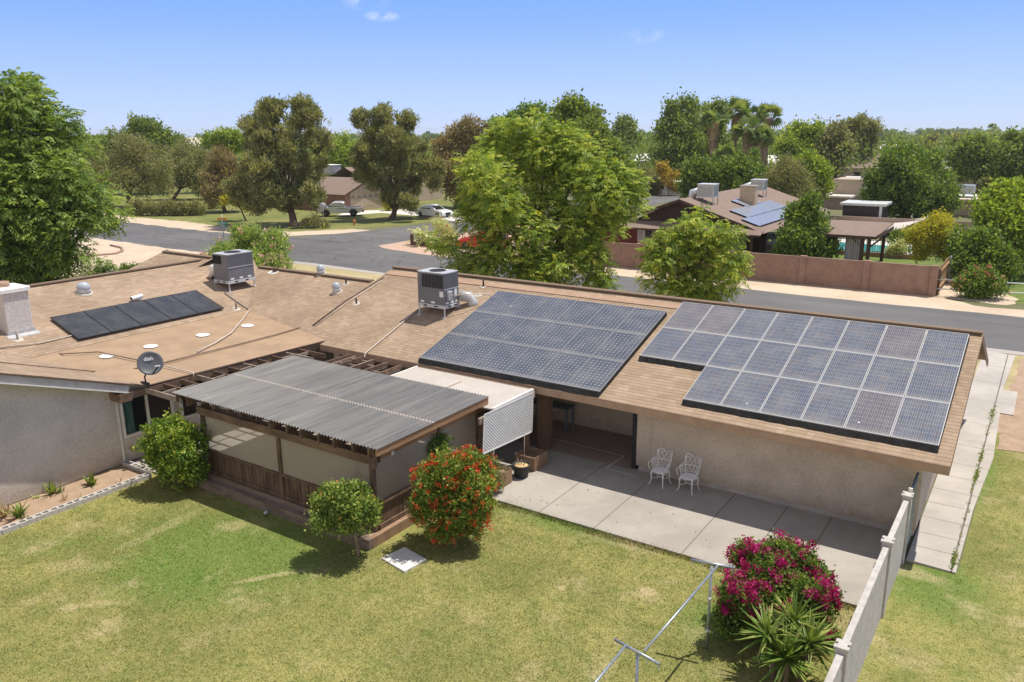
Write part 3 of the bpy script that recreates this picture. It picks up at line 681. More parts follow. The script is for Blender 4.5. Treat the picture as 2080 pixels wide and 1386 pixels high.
# old hairline arcs in the slab
m = MB()
for cpx, pts in ((0, ((1090, 958), (1108, 968), (1116, 985), (1110, 1002), (1098, 1018), (1082, 1030))), (1, ((1102, 1019), (1125, 1024), (1150, 1026), (1185, 1026), (1220, 1021), (1250, 1013)))):
    q = [G(x, y, .06)[:2] for x, y in pts]
    for a, b in zip(q, q[1:]): strip(m, a, b, .014, .0635)
m.build('patio_joint', 'foundation', kind='structure')
# weeds in the walk joint
r2 = np.random.default_rng(5); n = 900
yy = np.concatenate([r2.uniform(18.8, 31, 110), r2.normal(31, .4, 70), r2.normal(24.7, .3, 110), r2.normal(26.4, .25, 60), r2.normal(19.2, .25, 90)]); yy = yy[(yy > 18.8) & (yy < 33.5)]
C = np.column_stack([-.83+r2.normal(0, .03, len(yy))*(1+.6*(yy > 30)), yy, np.full(len(yy), .06)+r2.random(len(yy))*.05])
A = r2.normal(size=(len(yy), 3)); A[:, 2] = abs(A[:, 2])+.5
o = qmesh('weeds', leaves(C, A, r2.uniform(.05, .13, len(yy)), .03, r2), None, r2.random(len(yy)), 'leaf_green'); tag(o, 'green weeds growing in the joint of the side walk', 'weeds', kind='stuff')

# ---------------------------------------------------------------- the main house
SL = .32
RE_Y, RE_Z, RR_Y, RR_Z, RB_Y, RB_Z = 19.15, 2.32, 24.86, 4.147, 30.5, 2.02
PLR = (RE_Z-SL*RE_Y, 0, SL)                        # wing facing the yard
XB, ZB = -26.6, 2.72
PLL = (ZB+SL*XB, -SL, 0)                           # left wing, facing +x
LE0, LE1 = (-21.68, 12.72, 2.42), (-21.10, 19.46, 2.42)
PLW = (2.42+.0605*-21.4, -.0605, 0)               # low pitch section
XR, ZR = -31.2, 4.19
house = empty('house', (-16, 20, 0), 'long L shaped single storey house with tan shingle roof beside the back yard', 'house')
def zR(y): return RE_Z+SL*(y-RE_Y)
XE = -1.155
def rp(m, pts, kind, th=.05):      # roof polygon with UV in metres; kind picks the course direction
    uv = []
    for x, y, z in pts:
        if kind == 'y': uv.append((x, math.hypot(y-RE_Y, z-RE_Z)*(1 if y >= RE_Y else -1)))
        elif kind == 'x': uv.append((y, math.hypot(x-XB, z-ZB)*(1 if x < XB else -1)))
        else: uv.append((x+y, 0))
    m.poly(pts, uv)
m = MB()
XG = -22.6
rp(m, [(-21.12, RE_Y, RE_Z), (XE, RE_Y, RE_Z), (XE, RR_Y, RR_Z), (XG, RR_Y, RR_Z), (XG, 23.62, zR(23.62)), (-29.82, 23.62, zR(23.62)), (-26.6, 20.40, 2.72), (-21.10, 19.46, 2.42)], 'y')
rp(m, [(XE, RB_Y, RB_Z), (XG, RB_Y, RB_Z), (XG, RR_Y, RR_Z), (XE, RR_Y, RR_Z)], 'y')
rp(m, [(XG, 28.6, 2.05), (-29.82, 28.6, 2.05), (-29.82, 23.62, zR(23.62)), (XG, 23.62, zR(23.62))], 'y')
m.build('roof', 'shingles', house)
m = MB()      # left wing
VLY = (XR, 8.0-.25, ZR)
vx = [(-26.6, 11.96, 2.72), (-31.2, 7.85, 4.19)]
rp(m, [(-26.6, 20.40, 2.72), (-29.82, 23.62, zR(23.62)), (XR, 24.4, ZR), (XR, 7.85, ZR), (-26.6, 11.96, 2.72)], 'x')
rp(m, [(XR, 7.85, ZR), (XR, 24.4, ZR), (-36.6, 27.4, 2.4), (-36.6, 7.85, 2.4)], 'x')
rp(m, [(-29.82, 23.62, zR(23.62)), (-29.82, 28.6, 2.05), (-36.6, 28.6, 2.05), (XR, 24.4, ZR)], 'y')
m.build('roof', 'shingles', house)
m = MB()      # wing behind, ridge along x
rp(m, [(-34.4, 17.5, 2.85), (-30.6, 17.5, 2.85), (-30.6, 22.0, 4.30), (-34.4, 22.0, 4.30)], 'y')
rp(m, [(-30.6, 26.5, 2.85), (-34.4, 26.5, 2.85), (-34.4, 22.0, 4.30), (-30.6, 22.0, 4.30)], 'y')
m.poly([(-34.4, 17.5, 2.85), (-34.4, 22.0, 4.30), (-34.4, 26.5, 2.85)])
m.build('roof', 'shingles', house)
m = MB()      # left gable, slope facing +y
def zG(y): return 2.42+.357*(12.78-y)
rp(m, [(-21.70, 12.78, 2.42), (-26.6, 11.96, zG(11.96)), (-31.2, 7.85, zG(7.85)), (-31.2, 4.5, zG(4.5)), (-21.70, 4.5, zG(4.5))], 'y')
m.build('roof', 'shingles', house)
m = MB()      # low pitch section
rp(m, [LE0, LE1, (-26.6, 20.40, 2.715), (-26.6, 11.96, 2.715)], 'x')
m.build('roof', 'rolled_roof', house)
# ridge caps and the raised vent strip
m = MB()
for a, b in (((XE-.02, RR_Y, RR_Z+.035), (XG, RR_Y, RR_Z+.035)), ((XG-.1, 23.62, zR(23.62)+.03), (-29.6, 23.62, zR(23.62)+.03)), ((XR, 24.2, ZR+.03), (XR, 8.2, ZR+.03)), ((-30.7, 22.0, 4.33), (-34.3, 22.0, 4.33))):
    m.beam(a, b, .26, .05)
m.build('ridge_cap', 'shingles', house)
m = MB()
yv = 24.25
m.hexa([(XG+.02, yv, zR(yv)+.004), (XE-1.0, yv, zR(yv)+.004), (XE-1.0, yv+.28, zR(yv+.28)+.004), (XG+.02, yv+.28, zR(yv+.28)+.004),
        (XG+.02, yv, zR(yv)+.03), (XE-1.0, yv, zR(yv)+.03), (XE-1.0, yv+.28, zR(yv+.28)+.03), (XG+.02, yv+.28, zR(yv+.28)+.03)])
m.build('ridge_vent', 'fascia_tan', house)
# fascias
m = MB()
m.box(-21.1, XE, RE_Y-.022, RE_Y+.02, RE_Z-.215, RE_Z-.012)
m.build('fascia', 'fascia_tan', house)
m = MB()      # shingle edge strip seen as the dark drip line
m.box(-21.1, XE+.01, RE_Y-.03, RE_Y+.02, RE_Z-.012, RE_Z-.002)
m.beam((LE0[0]+.012, LE0[1], LE0[2]-.012), (LE1[0]+.012, LE1[1], LE1[2]-.012), .04, .018)
m.beam((-21.69, 12.78, 2.41), (-21.69, 4.5, zG(4.5)-.01), .05, .035)
m.build('drip_edge', 'fascia_brown', house)
m = MB()
m.beam((LE0[0]-.02, LE0[1]-.42, 2.24), (LE1[0]-.02, LE1[1]+.06, 2.29), .04, .20)
m.build('fascia', 'fascia_brown', house)
m = MB()      # rake board of the left gable
m.beam((-21.74, 12.30, zG(12.30)-.16), (-21.74, 4.5, zG(4.5)-.16), .04, .20)
m.build('fascia', 'fascia_grey', house)
m = MB(); m.beam((-21.70, 12.32, zG(12.32)-.275), (-21.70, 4.5, zG(4.5)-.275), .03, .035); m.build('rake_trim', 'trim_white', house)
m = MB()      # end gable rake boards, garage end
m.beam((XE-.015, RE_Y+.03, RE_Z-.11), (XE-.015, RR_Y, RR_Z-.11), .03, .19)
m.beam((XE-.015, RB_Y, RB_Z-.11), (XE-.015, RR_Y, RR_Z-.11), .03, .19)
m.build('fascia', 'fascia_brown', house)
m = MB()
m.box(-22.28, -21.64, 11.95, 12.32, 2.10, 2.34); m.build('beam_end', 'wood_beam', house)
# soffits
m = MB()
m.poly([(-21.1, RE_Y+.02, RE_Z-.20), (XE, RE_Y+.02, RE_Z-.20), (XE, 20.0, RE_Z-.06), (-21.1, 20.0, RE_Z-.06)])
m.build('soffit', 'fascia_tan', house)
# walls
m = MB()
m.box(-9.1, -1.75, 19.95, 20.15, .22, 2.47); m.box(-1.95, -1.75, 20.15, 30.0, .22, 2.15)
m.poly([(-1.76, 20.0, 2.15), (-1.76, 29.9, 2.15), (-1.76, 24.86, 4.0)])
m.box(-9.1, -8.9, 20.15, 22.3, .22, 2.5)
m.build('wall', 'stucco', house)
m = MB(); m.box(-9.03, -1.79, 19.99, 20.2, .06, .22); m.box(-1.95, -1.79, 20.2, 30, 0, .22); m.build('foundation', 'foundation', house)
m = MB()
m.box(-22.2, -8.9, 22.3, 22.5, .06, 3.1); m.build('wall', 'stucco', house)       # back of the porch
m = MB()
m.faces([(x, y, z) for x in (-22.4, -22.2) for y, z in ((12.15, .05), (4.5, .05), (4.5, zG(4.5)-.1), (12.15, zG(12.15)-.1))], [(3, 2, 1, 0), (4, 5, 6, 7), (0, 1, 5, 4), (1, 2, 6, 5), (2, 3, 7, 6), (3, 0, 4, 7)])
m.build('wall', 'stucco_grey', house)
m = MB(); m.box(-22.42, -22.23, 12.15, 22.3, .05, .80); m.box(-22.42, -22.23, 12.15, 22.3, 2.14, 2.40); m.box(-22.42, -22.24, 12.15, 12.22, .8, 2.14)
for y in (14.05, 16.5, 17.55, 18.75): m.box(-22.42, -22.24, y-.12, y+.12, .8, 2.14)
m.box(-22.42, -22.24, 19.9, 22.3, .8, 2.14)
m.build('wall', 'stucco_grey', house)
m = MB()
m.poly([(-35.5, 8, 0), (-35.5, 28, 0), (-35.5, 28, 2.4), (-35.5, 8, 2.4)]); m.poly([(-35.5, 28, 0), (XG, 28, 0), (XG, 28, 2.1), (-35.5, 28, 2.1)])
m.poly([(XG, 30, 0), (-1.76, 30, 0), (-1.76, 30, 2.2), (XG, 30, 2.2)]); m.poly([(XG, 23.62, 3.6), (XG, 28, 2.1), (XG, 30, 2.1), (XG, RR_Y, 4.1)])
m.build('wall', 'stucco', house)
# windows of the left wing wall
def window(y0, y1, z0, z1, panes, curtain=None):
    fr = MB(); x = -22.2
    for a, b, c, d in ((y0, y1, z0-.07, z0), (y0, y1, z1, z1+.05), (y0, y0+.07, z0, z1), (y1-.07, y1, z0, z1)): fr.box(x-.08, x+.03, a, b, c, d)
    ys = np.linspace(y0+.07, y1-.07, len(panes)+1)
    for y in ys[1:-1]: fr.box(x-.08, x+.02, y-.03, y+.03, z0, z1)
    f = fr.build('window', 'trim_white', house)
    for i, mt in enumerate(panes):
        p = MB(); a, b = ys[i]+.03*(i > 0), ys[i+1]-.03*(i < len(panes)-1)
        p.box(x-.07, x-.05, a, b, z0, z1); p.build('pane', mt, f)
    if curtain:
        q = MB(); k = 22; ya, yb = curtain
        pts = [(x-.035+.018*math.sin(i*1.9), ya+(yb-ya)*i/k) for i in range(k+1)]
        for i in range(k): q.poly([(*pts[i], z0+.02), (*pts[i+1], z0+.02), (*pts[i+1], z1-.01), (*pts[i], z1-.01)])
        q.build('curtain', 'curtain_teal', f)
window(12.22, 13.93, .88, 2.12, ['glass_dark', 'screen_dark'], (12.31, 12.62))
window(14.17, 16.38, .88, 2.12, ['screen_dark', 'glass_dark'])
window(16.62, 17.43, .88, 2.12, ['glass_dark'])
window(17.67, 18.63, .88, 2.12, ['glass_dark'])
window(18.87, 19.88, .88, 2.12, ['glass_dark'], (19.0, 19.6))
m = MB(); m.lathe((-22.2, 12.42, .42), [(.075, 0), (.075, .03), (.06, .06)], 14, ax=(1, 0, 0)); m.build('vent_cap', 'wood_planter', house)
m = MB(); m.box(-22.21, -22.19, 12.10, 12.16, .05, 2.1); m.build('downspout', 'trim_white', house)
# porch: brick column, door, wall lamp
m = MB(); m.bbox(-12.36, -12.0, 19.74, 20.1, .06, 2.2, .015); m.build('porch_column', 'brick_column', house)
m = MB(); m.box(-21.05, -20.75, 19.72, 20.05, .06, 2.15); m.build('porch_column', 'trim_white', house)
m = MB(); m.box(-10.75, -9.4, 22.25, 22.298, .30, 2.1); d_ = m.build('door', 'stucco', house)
m = MB(); m.lathe((-9.72, 22.245, .95), [(.09, 0), (.12, .02), (.12, .05), (.07, .09)], 16, ax=(0, -1, 0)); m.build('wall_lamp', 'dark_plastic', house)
m = MB(); m.box(-9.26, -9.12, 19.98, 20.12, .06, 2.3); m.build('corner_post', 'dark_plastic', house)
# chimney
q0 = onplane(17, 683, PLL); q1 = atX(70, 669, q0[0])
cx1, cy0, cy1 = q0[0], q0[1], q1[1]
ct = ztop(cx1, cy0, 598)
cx0 = cx1-1.0
ch = MB(); ch.bbox(cx0, cx1, cy0, cy1, 2.2, ct, .03); chim = ch.build('chimney', 'stucco_white', house)
m = MB(); m.bbox(cx0-.06, cx1+.06, cy0-.06, cy1+.06, ct, ct+.14, .02); m.build('chimney_cap', 'white_roof', chim)
m = MB(); m.lathe(((cx0+cx1)/2-.1, cy0+.35, ct+.14), [(.2, 0), (.2, .16), (.16, .17), (.16, .05)], 18); m.build('flue', 'fascia_tan', chim)
m = MB(); zb = q0[2]
m.hexa([(cx1-.01, cy0-.08, zb-.03), (cx1+.22, cy0-.08, zb-.09), (cx1+.22, cy1+.1, zb-.09), (cx1-.01, cy1+.1, zb-.03), (cx1-.01, cy0-.08, zb+.02), (cx1+.22, cy0-.08, zb-.055), (cx1+.22, cy1+.1, zb-.055), (cx1-.01, cy1+.1, zb+.02)])
m.box(cx1, cx1+.02, cy0-.02, cy1+.02, zb-.02, zb+.13); m.box(cx0, cx1, cy0-.02, cy0, zb-.05, zb+.12)
m.build('flashing', 'flashing', chim)
# ---------------------------------------------------------------- on the roof: solar modules
def module(corners, cellmat, framemat, parent, th=.045, fw=.017):
    """corners: lower-left, lower-right, upper-right, upper-left of the top face"""
    c = [Vector(p) for p in corners]; n = (c[1]-c[0]).cross(c[3]-c[0]).normalized()
    u = (c[1]-c[0]).normalized(); v = (c[3]-c[0]).normalized()
    i = [c[0]+u*fw+v*fw, c[1]-u*fw+v*fw, c[2]-u*fw-v*fw, c[3]+u*fw-v*fw]
    m = MB(); d = n*.004
    m.poly([p-d for p in i], [(0, 0), (1, 0), (1, 1), (0, 1)]); m.poly([p-n*(th-.006) for p in reversed(i)])
    g = m.build('solar_panel', cellmat, parent)
    m = MB()
    for k in range(4):
        l = (k+1) % 4; m.poly([c[k], c[l], i[l], i[k]]); m.poly([c[k]-n*th, c[l]-n*th, c[l], c[k]])
    m.build('frame', framemat, g)
ORD = ['first', 'second', 'third', 'fourth', 'fifth', 'sixth', 'seventh', 'eighth']
def pr(x, y, off=.15): return (x, y, zR(y)+off)
def skirt(par, x0, x1, y, ya=None):
    m = MB(); rr = random.Random(int(abs(x0)*10)); k = 26
    xs = [x0+(x1-x0)*i/k for i in range(k+1)]
    b = [y-.07-rr.random()*.03 for _ in xs]
    for i in range(k):
        m.poly([(xs[i], b[i], zR(b[i])+.01), (xs[i+1], b[i+1], zR(b[i+1])+.01), (xs[i+1], y-.004, zR(y)+.125), (xs[i], y-.004, zR(y)+.125)])
    if ya: m.poly([(x1, y-.05, zR(y-.05)+.006), (x1+.02, ya, zR(ya)+.006), (x1-.004, ya, zR(ya)+.125), (x1-.004, y, zR(y)+.125)])
    m.build('skirt', 'skirt', par)
    m = MB()
gx0, gx1, gy0, gy1 = -16.58, -9.96, 19.24, 23.80
arr = empty('solar_array', (gx0, gy0, zR(gy0)), 'array of dark solar panels dotted with white cell corners beside the tall air conditioner', 'solar array')
for r in range(3):
    for c in range(6):
        x0 = gx0+(gx1-gx0)*c/6+.007; x1 = gx0+(gx1-gx0)*(c+1)/6-.007; y0 = gy0+(gy1-gy0)*r/3+.004; y1 = gy0+(gy1-gy0)*(r+1)/3-.004
        module([pr(x0, y0), pr(x1, y0), pr(x1, y1), pr(x0, y1)], 'mono_cells', 'frame_grey', arr)
skirt(arr, gx0, gx1, gy0, gy1)
hx0, hx1, hy1 = -9.69, -1.46, 24.50; hp = 1.635
arr = empty('solar_array', (hx0, hy1-3*hp, zR(hy1-3*hp)), 'stepped array of bluish white framed solar panels over the garage', 'solar array')
for r in range(3):
    for c in range(8):
        if r == 0 and c < 2: continue
        x0 = hx0+(hx1-hx0)*c/8+.008; x1 = hx0+(hx1-hx0)*(c+1)/8-.008; y1 = hy1-hp*(2-r)-.004; y0 = y1-hp+.008
        module([pr(x0, y0), pr(x1, y0), pr(x1, y1), pr(x0, y1)], 'poly_cells', 'frame_white', arr)
skirt(arr, hx0, hx0+(hx1-hx0)/4, hy1-2*hp)
skirt(arr, hx0+(hx1-hx0)/4, hx1, hy1-3*hp, hy1)
# five black panels on the left wing
def pll(x, y, off): return (x, y, PLL[0]+PLL[1]*x+off)
T_ = [onplane(*q, PLL, .12) for q in ((155, 686), (457, 628), (402, 590), (100, 643))]
bx, tx = (T_[0][0]+T_[1][0])/2, (T_[2][0]+T_[3][0])/2; ya, yb = (T_[0][1]+T_[3][1])/2, (T_[1][1]+T_[2][1])/2
arr = empty('solar_array', (bx, ya, PLL[0]+PLL[1]*bx), 'row of five plain black solar panels on the left wing by the chimney', 'solar array')
for c in range(5):
    y0 = ya+(yb-ya)*c/5+.008; y1 = ya+(yb-ya)*(c+1)/5-.008
    module([pll(bx, y0, .12), pll(bx, y1, .12), pll(tx, y1, .12), pll(tx, y0, .12)], 'thermal_black', 'frame_black', arr)

# ---------------------------------------------------------------- rooftop air conditioners
def ac_unit(x0, x1, y0, y1, zb, zt, legs, label, louvre, duct):
    """box x0..x1, y0..y1; legs = list of (x, y, zroof)"""
    root = empty('air_conditioner', ((x0+x1)/2, (y0+y1)/2, zb), label, 'air conditioner', 'rooftop air conditioners of the main house')
    m = MB(); m.bbox(x0, x1, y0, y1, zb+.12, zt-.02, .015); body = m.build('cabinet', 'ac_grey', root)
    cx, cy, r = (x0+x1)/2, (y0+y1)/2, min(x1-x0, y1-y0)*.36
    m = MB(); n = 28
    ring = [(cx+r*math.cos(2*math.pi*k/n), cy+r*math.sin(2*math.pi*k/n)) for k in range(n)]
    out = []
    for k in range(n):
        t = 2*math.pi*k/n; a, b = math.cos(t), math.sin(t); s = min((x1-x0+.03)/2/max(abs(a), 1e-6), (y1-y0+.03)/2/max(abs(b), 1e-6)); out.append((cx+a*s, cy+b*s))
    for k in range(n):
        l = (k+1) % n
        m.poly([(*out[k], zt+.02), (*out[l], zt+.02), (*ring[l], zt+.02), (*ring[k], zt+.02)]); m.poly([(*out[k], zt-.02), (*out[l], zt-.02), (*out[l], zt+.02), (*out[k], zt+.02)])
        m.poly([(*ring[k], zt+.02), (*ring[l], zt+.02), (*ring[l], zt-.10), (*ring[k], zt-.10)])
    for (a, b) in ((0, 0), (1, 0), (1, 1), (0, 1)):      # corner fills
        X = x1+.015 if a else x0-.015; Y = y1+.015 if b else y0-.015
        near = sorted(out, key=lambda q: abs(q[0]-X)+abs(q[1]-Y))[:2]
        m.poly([(X, Y, zt+.02), (*near[0], zt+.02), (*near[1], zt+.02)])
    m.build('top_panel', 'ac_top', root)
    m = MB(); m.lathe((cx, cy, zt-.10), [(r, 0), (r, .005)], 28); m.build('fan_well', 'black_metal', root)
    m = MB()
    for q in (.35, .6, .85, 1.0): m.tube([(cx+r*q*math.cos(2*math.pi*k/24), cy+r*q*math.sin(2*math.pi*k/24), zt+.03+.03*(1-q)) for k in range(25)], .006, 4)
    for k in range(12): t = 2*math.pi*k/12; m.tube([(cx+.12*r*math.cos(t), cy+.12*r*math.sin(t), zt+.06), (cx+r*math.cos(t), cy+r*math.sin(t), zt+.028)], .006, 4)
    for k in range(4):
        t = math.pi*k/2+.3; m.poly([(cx, cy, zt-.04), (cx+r*.9*math.cos(t), cy+r*.9*math.sin(t), zt-.06), (cx+r*.9*math.cos(t+.7), cy+r*.9*math.sin(t+.7), zt-.02)])
    m.build('fan_guard', 'dark_plastic', root)
    zl0, zl1 = (zb+.12)+(zt-zb)*.48, zt-.06
    m = MB(); k = 15
    if louvre == 'front':       # -y face
        a, b = x0+.18*(x1-x0), x1-.03
        for i in range(k): xx = a+(b-a)*i/k; m.box(xx, xx+.6*(b-a)/k, y0-.012, y0-.001, zl0, zl1)
    else:
        a, b = x0+.03, x0+(x1-x0)*.62; 
        for i in range(k): xx = a+(b-a)*i/k; m.box(xx, xx+.6*(b-a)/k, y0-.012, y0-.001, zl0+.1, zl1)
    m.build('louvre', 'black_metal', root)
    m = MB(); k = 30
    for i in range(k): yy = y0+.03+(y1-y0-.06)*i/k; m.box(x1+.001, x1+.009, yy, yy+.5*(y1-y0)/k, zl0, zl1)
    m.build('coil_grille', 'ac_grey', root)
    m = MB(); m.box(x1-.005, x1+.016, y0+.01, y1-.01, zl0-.05, zl0-.02); m.build('trim_rail', 'ac_top', root)
    m = MB(); zz = zb
    m.box(x0-.02, x1+.02, y0-.02, y0+.03, zz, zz+.12); m.box(x0-.02, x1+.02, y1-.03, y1+.02, zz, zz+.12); m.box(x1-.03, x1+.02, y0+.03, y1-.03, zz, zz+.12); m.box(x0-.02, x0+.03, y0+.03, y1-.03, zz, zz+.12)
    m.build('base_rail', 'ac_rail', root)
    def plate(nm, mt, *bx_): m = MB(); m.box(*bx_); m.build(nm, mt, root)
    for q in (.22, .62):
        xx = x0+(x1-x0)*q; plate('fork_slot', 'black_metal', xx, xx+.16, y0-.024, y0-.021, zz+.035, zz+.085); yy = y0+(y1-y0)*q; plate('fork_slot', 'black_metal', x1+.021, x1+.024, yy, yy+.16, zz+.035, zz+.085)
    for q in (.08, .42, .74):
        yy = y0+(y1-y0)*q; plate('label_plate', 'white_paint', x1+.001, x1+.004, yy, yy+.17, zz+.16, zz+.23)
    if louvre == 'front':
        for q in (.1, .5): xx = x0+(x1-x0)*q; plate('label_plate', 'white_paint', xx, xx+.17, y0-.004, y0-.001, zz+.16, zz+.23)
        plate('label_plate', 'white_paint', x1-.22, x1-.05, y0-.004, y0-.001, zz+.42, zz+.62); plate('label_plate', 'white_paint', x1+.001, x1+.004, y1-.26, y1-.12, zz+.36, zz+.66)
    for (a, b, zr_) in legs:
        m = MB(); m.box(a-.018, a+.018, b-.018, b+.018, zr_, zz); m.box(a-.07, a+.07, b-.07, b+.07, zr_-.01, zr_+.015); m.build('leg', 'galv_light', root)
    if duct:
        m = MB(); pts, rd = duct; m.tube(pts, rd, 14); m.build('duct', 'trim_white', root)
        m = MB(); m.tube([(p[0], p[1]-.02, p[2]-.28) for p in pts[-2:]], rd*.8, 12); m.build('duct_cover', 'dark_plastic', root)
    return root
# unit 1, near the valley of the left wing
c1 = onplane(467, 594, PLL); X1, Y1 = c1[0], c1[1]
zt1 = ztop(X1, Y1, 519); e = atX(513, 511.5, X1); Y1b = Y1+1.45*1
Y1b = e[1]; X1a = atY(430, 514.5, Y1)[0]
X1a = max(min(X1a, X1-.9), X1-1.9); Y1b = max(min(Y1b, Y1+2.4), Y1+.9)
zb1 = c1[2]+.34
def zroofL(x, y): return max(PLL[0]+PLL[1]*x, PLR[0]+PLR[2]*y)
AC1 = ac_unit(X1a, X1, Y1, Y1b, zb1, zt1, [(X1-.03, Y1+.03, zroofL(X1, Y1)), (X1-.03, Y1b-.03, zroofL(X1, Y1b)), (X1a+.03, Y1+.03, zroofL(X1a, Y1)), (X1a+.03, Y1b-.03, zroofL(X1a, Y1b))],
              'squat grey air conditioner on legs over the left wing valley', 'side', ([(X1a+.1, Y1+.3, zb1+.55), (X1a-.35, Y1+.3, zb1+.5), (X1a-.45, Y1+.3, zb1+.15)], .22))
# unit 2, on the yard facing slope
c2 = onplane(904, 647, PLR); X2, Y2 = c2[0], c2[1]
zt2 = ztop(X2, Y2, 557.5); X2a = atY(847, 550.5, Y2)[0]; Y2b = atX(931, 551, X2)[1]
Y2b = max(min(Y2b, Y2+2.2), Y2+.8); zb2 = c2[2]+.33
AC2 = ac_unit(X2a, X2, Y2, Y2b, zb2, zt2, [(X2-.03, Y2+.03, zR(Y2)), (X2-.03, Y2b-.03, zR(Y2b)), (X2a+.03, Y2+.03, zR(Y2)), (X2a+.03, Y2b-.03, zR(Y2b))],
              'tall grey air conditioner with dark louvre beside the dotted solar panels', 'front', None)
m = MB(); m.bbox(X2+.001, X2+.10, Y2+.12, Y2+.36, zb2+.30, zb2+.62, .015); m.build('disconnect_box', 'ac_top', AC2)
m = MB(); m.tube([(X2+.02, Y2b+.0, zb2+.35), (X2+.28, Y2b+.25, zb2+.28), (X2+.42, Y2b+.3, zb2+.05), (X2+.45, Y2b+.32, zR(Y2b)-.02)], .2, 12); m.build('duct', 'flashing', AC2)

# pipes and cables on the roof: polyline of photo pixels laid on a slope
def run_on(name, segs, rad, mat, label, cat='conduit', group='conduits on the roof', off=.05, lift=None):
    pts = []
    for q in segs:
        if len(q) == 3 and isinstance(q[2], tuple): pts.append(onplane(q[0], q[1], q[2], off))
        else: pts.append(np.array(q, float))
    m = MB(); m.tube(pts, rad, 6)
    return m.build(name, mat, loc=tuple(pts[0]), label=label, cat=cat, group=group)
PLG = (2.42+.357*12.78, 0, -.357)
run_on('conduit', [(740, 726, PLR), (742, 718, PLR), (800, 670, PLR), (850, 628, PLR)], .022, 'pvc', 'white drain pipe from the tall air conditioner down to the pergola eave')
run_on('conduit', [(635, 661, PLR), (700, 612, PLR), (780, 562, PLR)], .024, 'conduit_rust', 'brown conduit running straight up the slope between the two wings')
run_on('conduit', [(630, 659, PLW), (560, 680, PLW), (470, 703, PLW), (400, 720, PLW), (330, 738, PLW)], .024, 'conduit_rust', 'rusty conduit along the low roof toward the satellite dish')
run_on('conduit', [(640, 662, PLR), (706, 614, PLR), (775, 570, PLR)], .016, 'pvc', 'thin pale pipe beside the brown conduit on the slope')
run_on('conduit', [(456, 594, PLL), (490, 618, PLL), (507, 629, PLL)], .026, 'conduit_grey', 'grey drain pipe from the squat air conditioner down the left wing')
run_on('conduit', [(507, 629, PLW), (492, 650, PLW), (470, 676, PLW), (440, 695, PLW), (400, 715, PLW)], .026, 'pvc', 'pale curved drain pipe across the low roof')
run_on('conduit', [(0, 704, PLG), (75, 718, PLG), (130, 719, PLW), (200, 715, PLW), (282, 732, PLW)], .02, 'conduit_rust', 'dark cable from the chimney side to the satellite dish')
run_on('conduit', [(0, 736, PLG), (90, 745, PLG), (230, 758, PLG), (286, 746, PLW)], .02, 'conduit_rust', 'rusty conduit along the left gable edge')
run_on('conduit', [(0, 706, PLL), (80, 697, PLL), (145, 682, PLL)], .022, 'pvc', 'pale pipe from the left edge to the black panels')
run_on('conduit', [(330, 743, PLW), (392, 757, PLW), (394, 766, (2.30, 0, 0))], .018, 'pvc', 'pale cable from the satellite dish to the eave')
ps = [(X2+.06, Y2+.24, zb2+.45), (X2+.6, Y2+.7, zb2+.5), (X2+.95, Y2+1.4, zb2+.42), (X2+1.0, Y2+1.5, zR(Y2+1.5)+.02)]
run_on('conduit', ps, .018, 'pvc', 'bent pale conduit between the tall air conditioner and a roof vent', off=0)
# plumbing vents, domes, patches
def vent(px, py, pl, h, mat, label, r=.035):
    p = onplane(px, py, pl); n = Vector((-pl[1], -pl[2], 1)).normalized()
    root = empty('vent_pipe', p, label, 'roof vent', 'vent pipes on the roof')
    m = MB(); m.tube([p-np.array([0, 0, .03]), p+np.array([0, 0, h])], r, 10); m.build('pipe', mat, root)
    m = MB(); rr = random.Random(px); k = 12
    m.poly([Vector(p)+n*.008+Vector((.13*(1+.45*rr.random())*math.cos(2*math.pi*i/k), .13*(1+.45*rr.random())*math.sin(2*math.pi*i/k), 0))-Vector((0, 0, 1))*0 for i in range(k)])
    for i, v in enumerate(m.v):     # keep the collar on the slope
        m.v[i] = (v[0], v[1], pl[0]+pl[1]*v[0]+pl[2]*v[1]+.009)
    m.build('flashing', 'vent_collar', root)
vent(36, 690, PLL, .32, 'conduit_grey', 'grey vent pipe below the chimney')
vent(480, 628, PLL, .28, 'conduit_rust', 'dark vent pipe at the lower corner of the black panels')
vent(703, 577, PLR, .25, 'dark_plastic', 'dark vent pipe behind the small skylight dome')
vent(724, 617, PLR, .22, 'dark_plastic', 'small dark vent pipe alone on the slope right of the long conduit')
vent(982, 582, PLR, .25, 'dark_plastic', 'dark vent pipe with white collar near the ridge by the tall air conditioner')
vent(972, 600, PLR, .04, 'white_roof', 'flat white pipe collar just below the ridge vent pipe')
p = onplane(560, 551, PLR); root = empty('box_vent', p, 'low brown box vent at the middle ridge', 'roof vent')
m = MB(); m.bbox(p[0]-.14, p[0]+.14, p[1]-.12, p[1]+.12, p[2]+.03, p[2]+.16, .03); m.build('hood', 'wood_dark', root)
m = MB(); m.poly([(p[0]+a, p[1]+b, zR(p[1]+b)+.01) for a, b in ((-.28, -.25), (.22, -.25), (.22, .2), (-.28, .2))]); m.build('flashing', 'white_roof', root)
p = onplane(274, 607, PLL, .1); root = empty('elbow_vent', p, 'white elbow vent lying above the black panels', 'roof vent')
m = MB(); m.tube([p+np.array([.02, -.16, .02]), p+np.array([0, .30, .06])], .085, 14, cap=False); m.tube([p+np.array([0, .2, .0]), p+np.array([0, .2, -.12])], .06, 10); m.build('elbow', 'white_paint', root)
m = MB(); m.tube([p+np.array([.018, -.12, .022]), p+np.array([.01, .0, .03])], .075, 14); m.build('opening', 'dark_plastic', root)
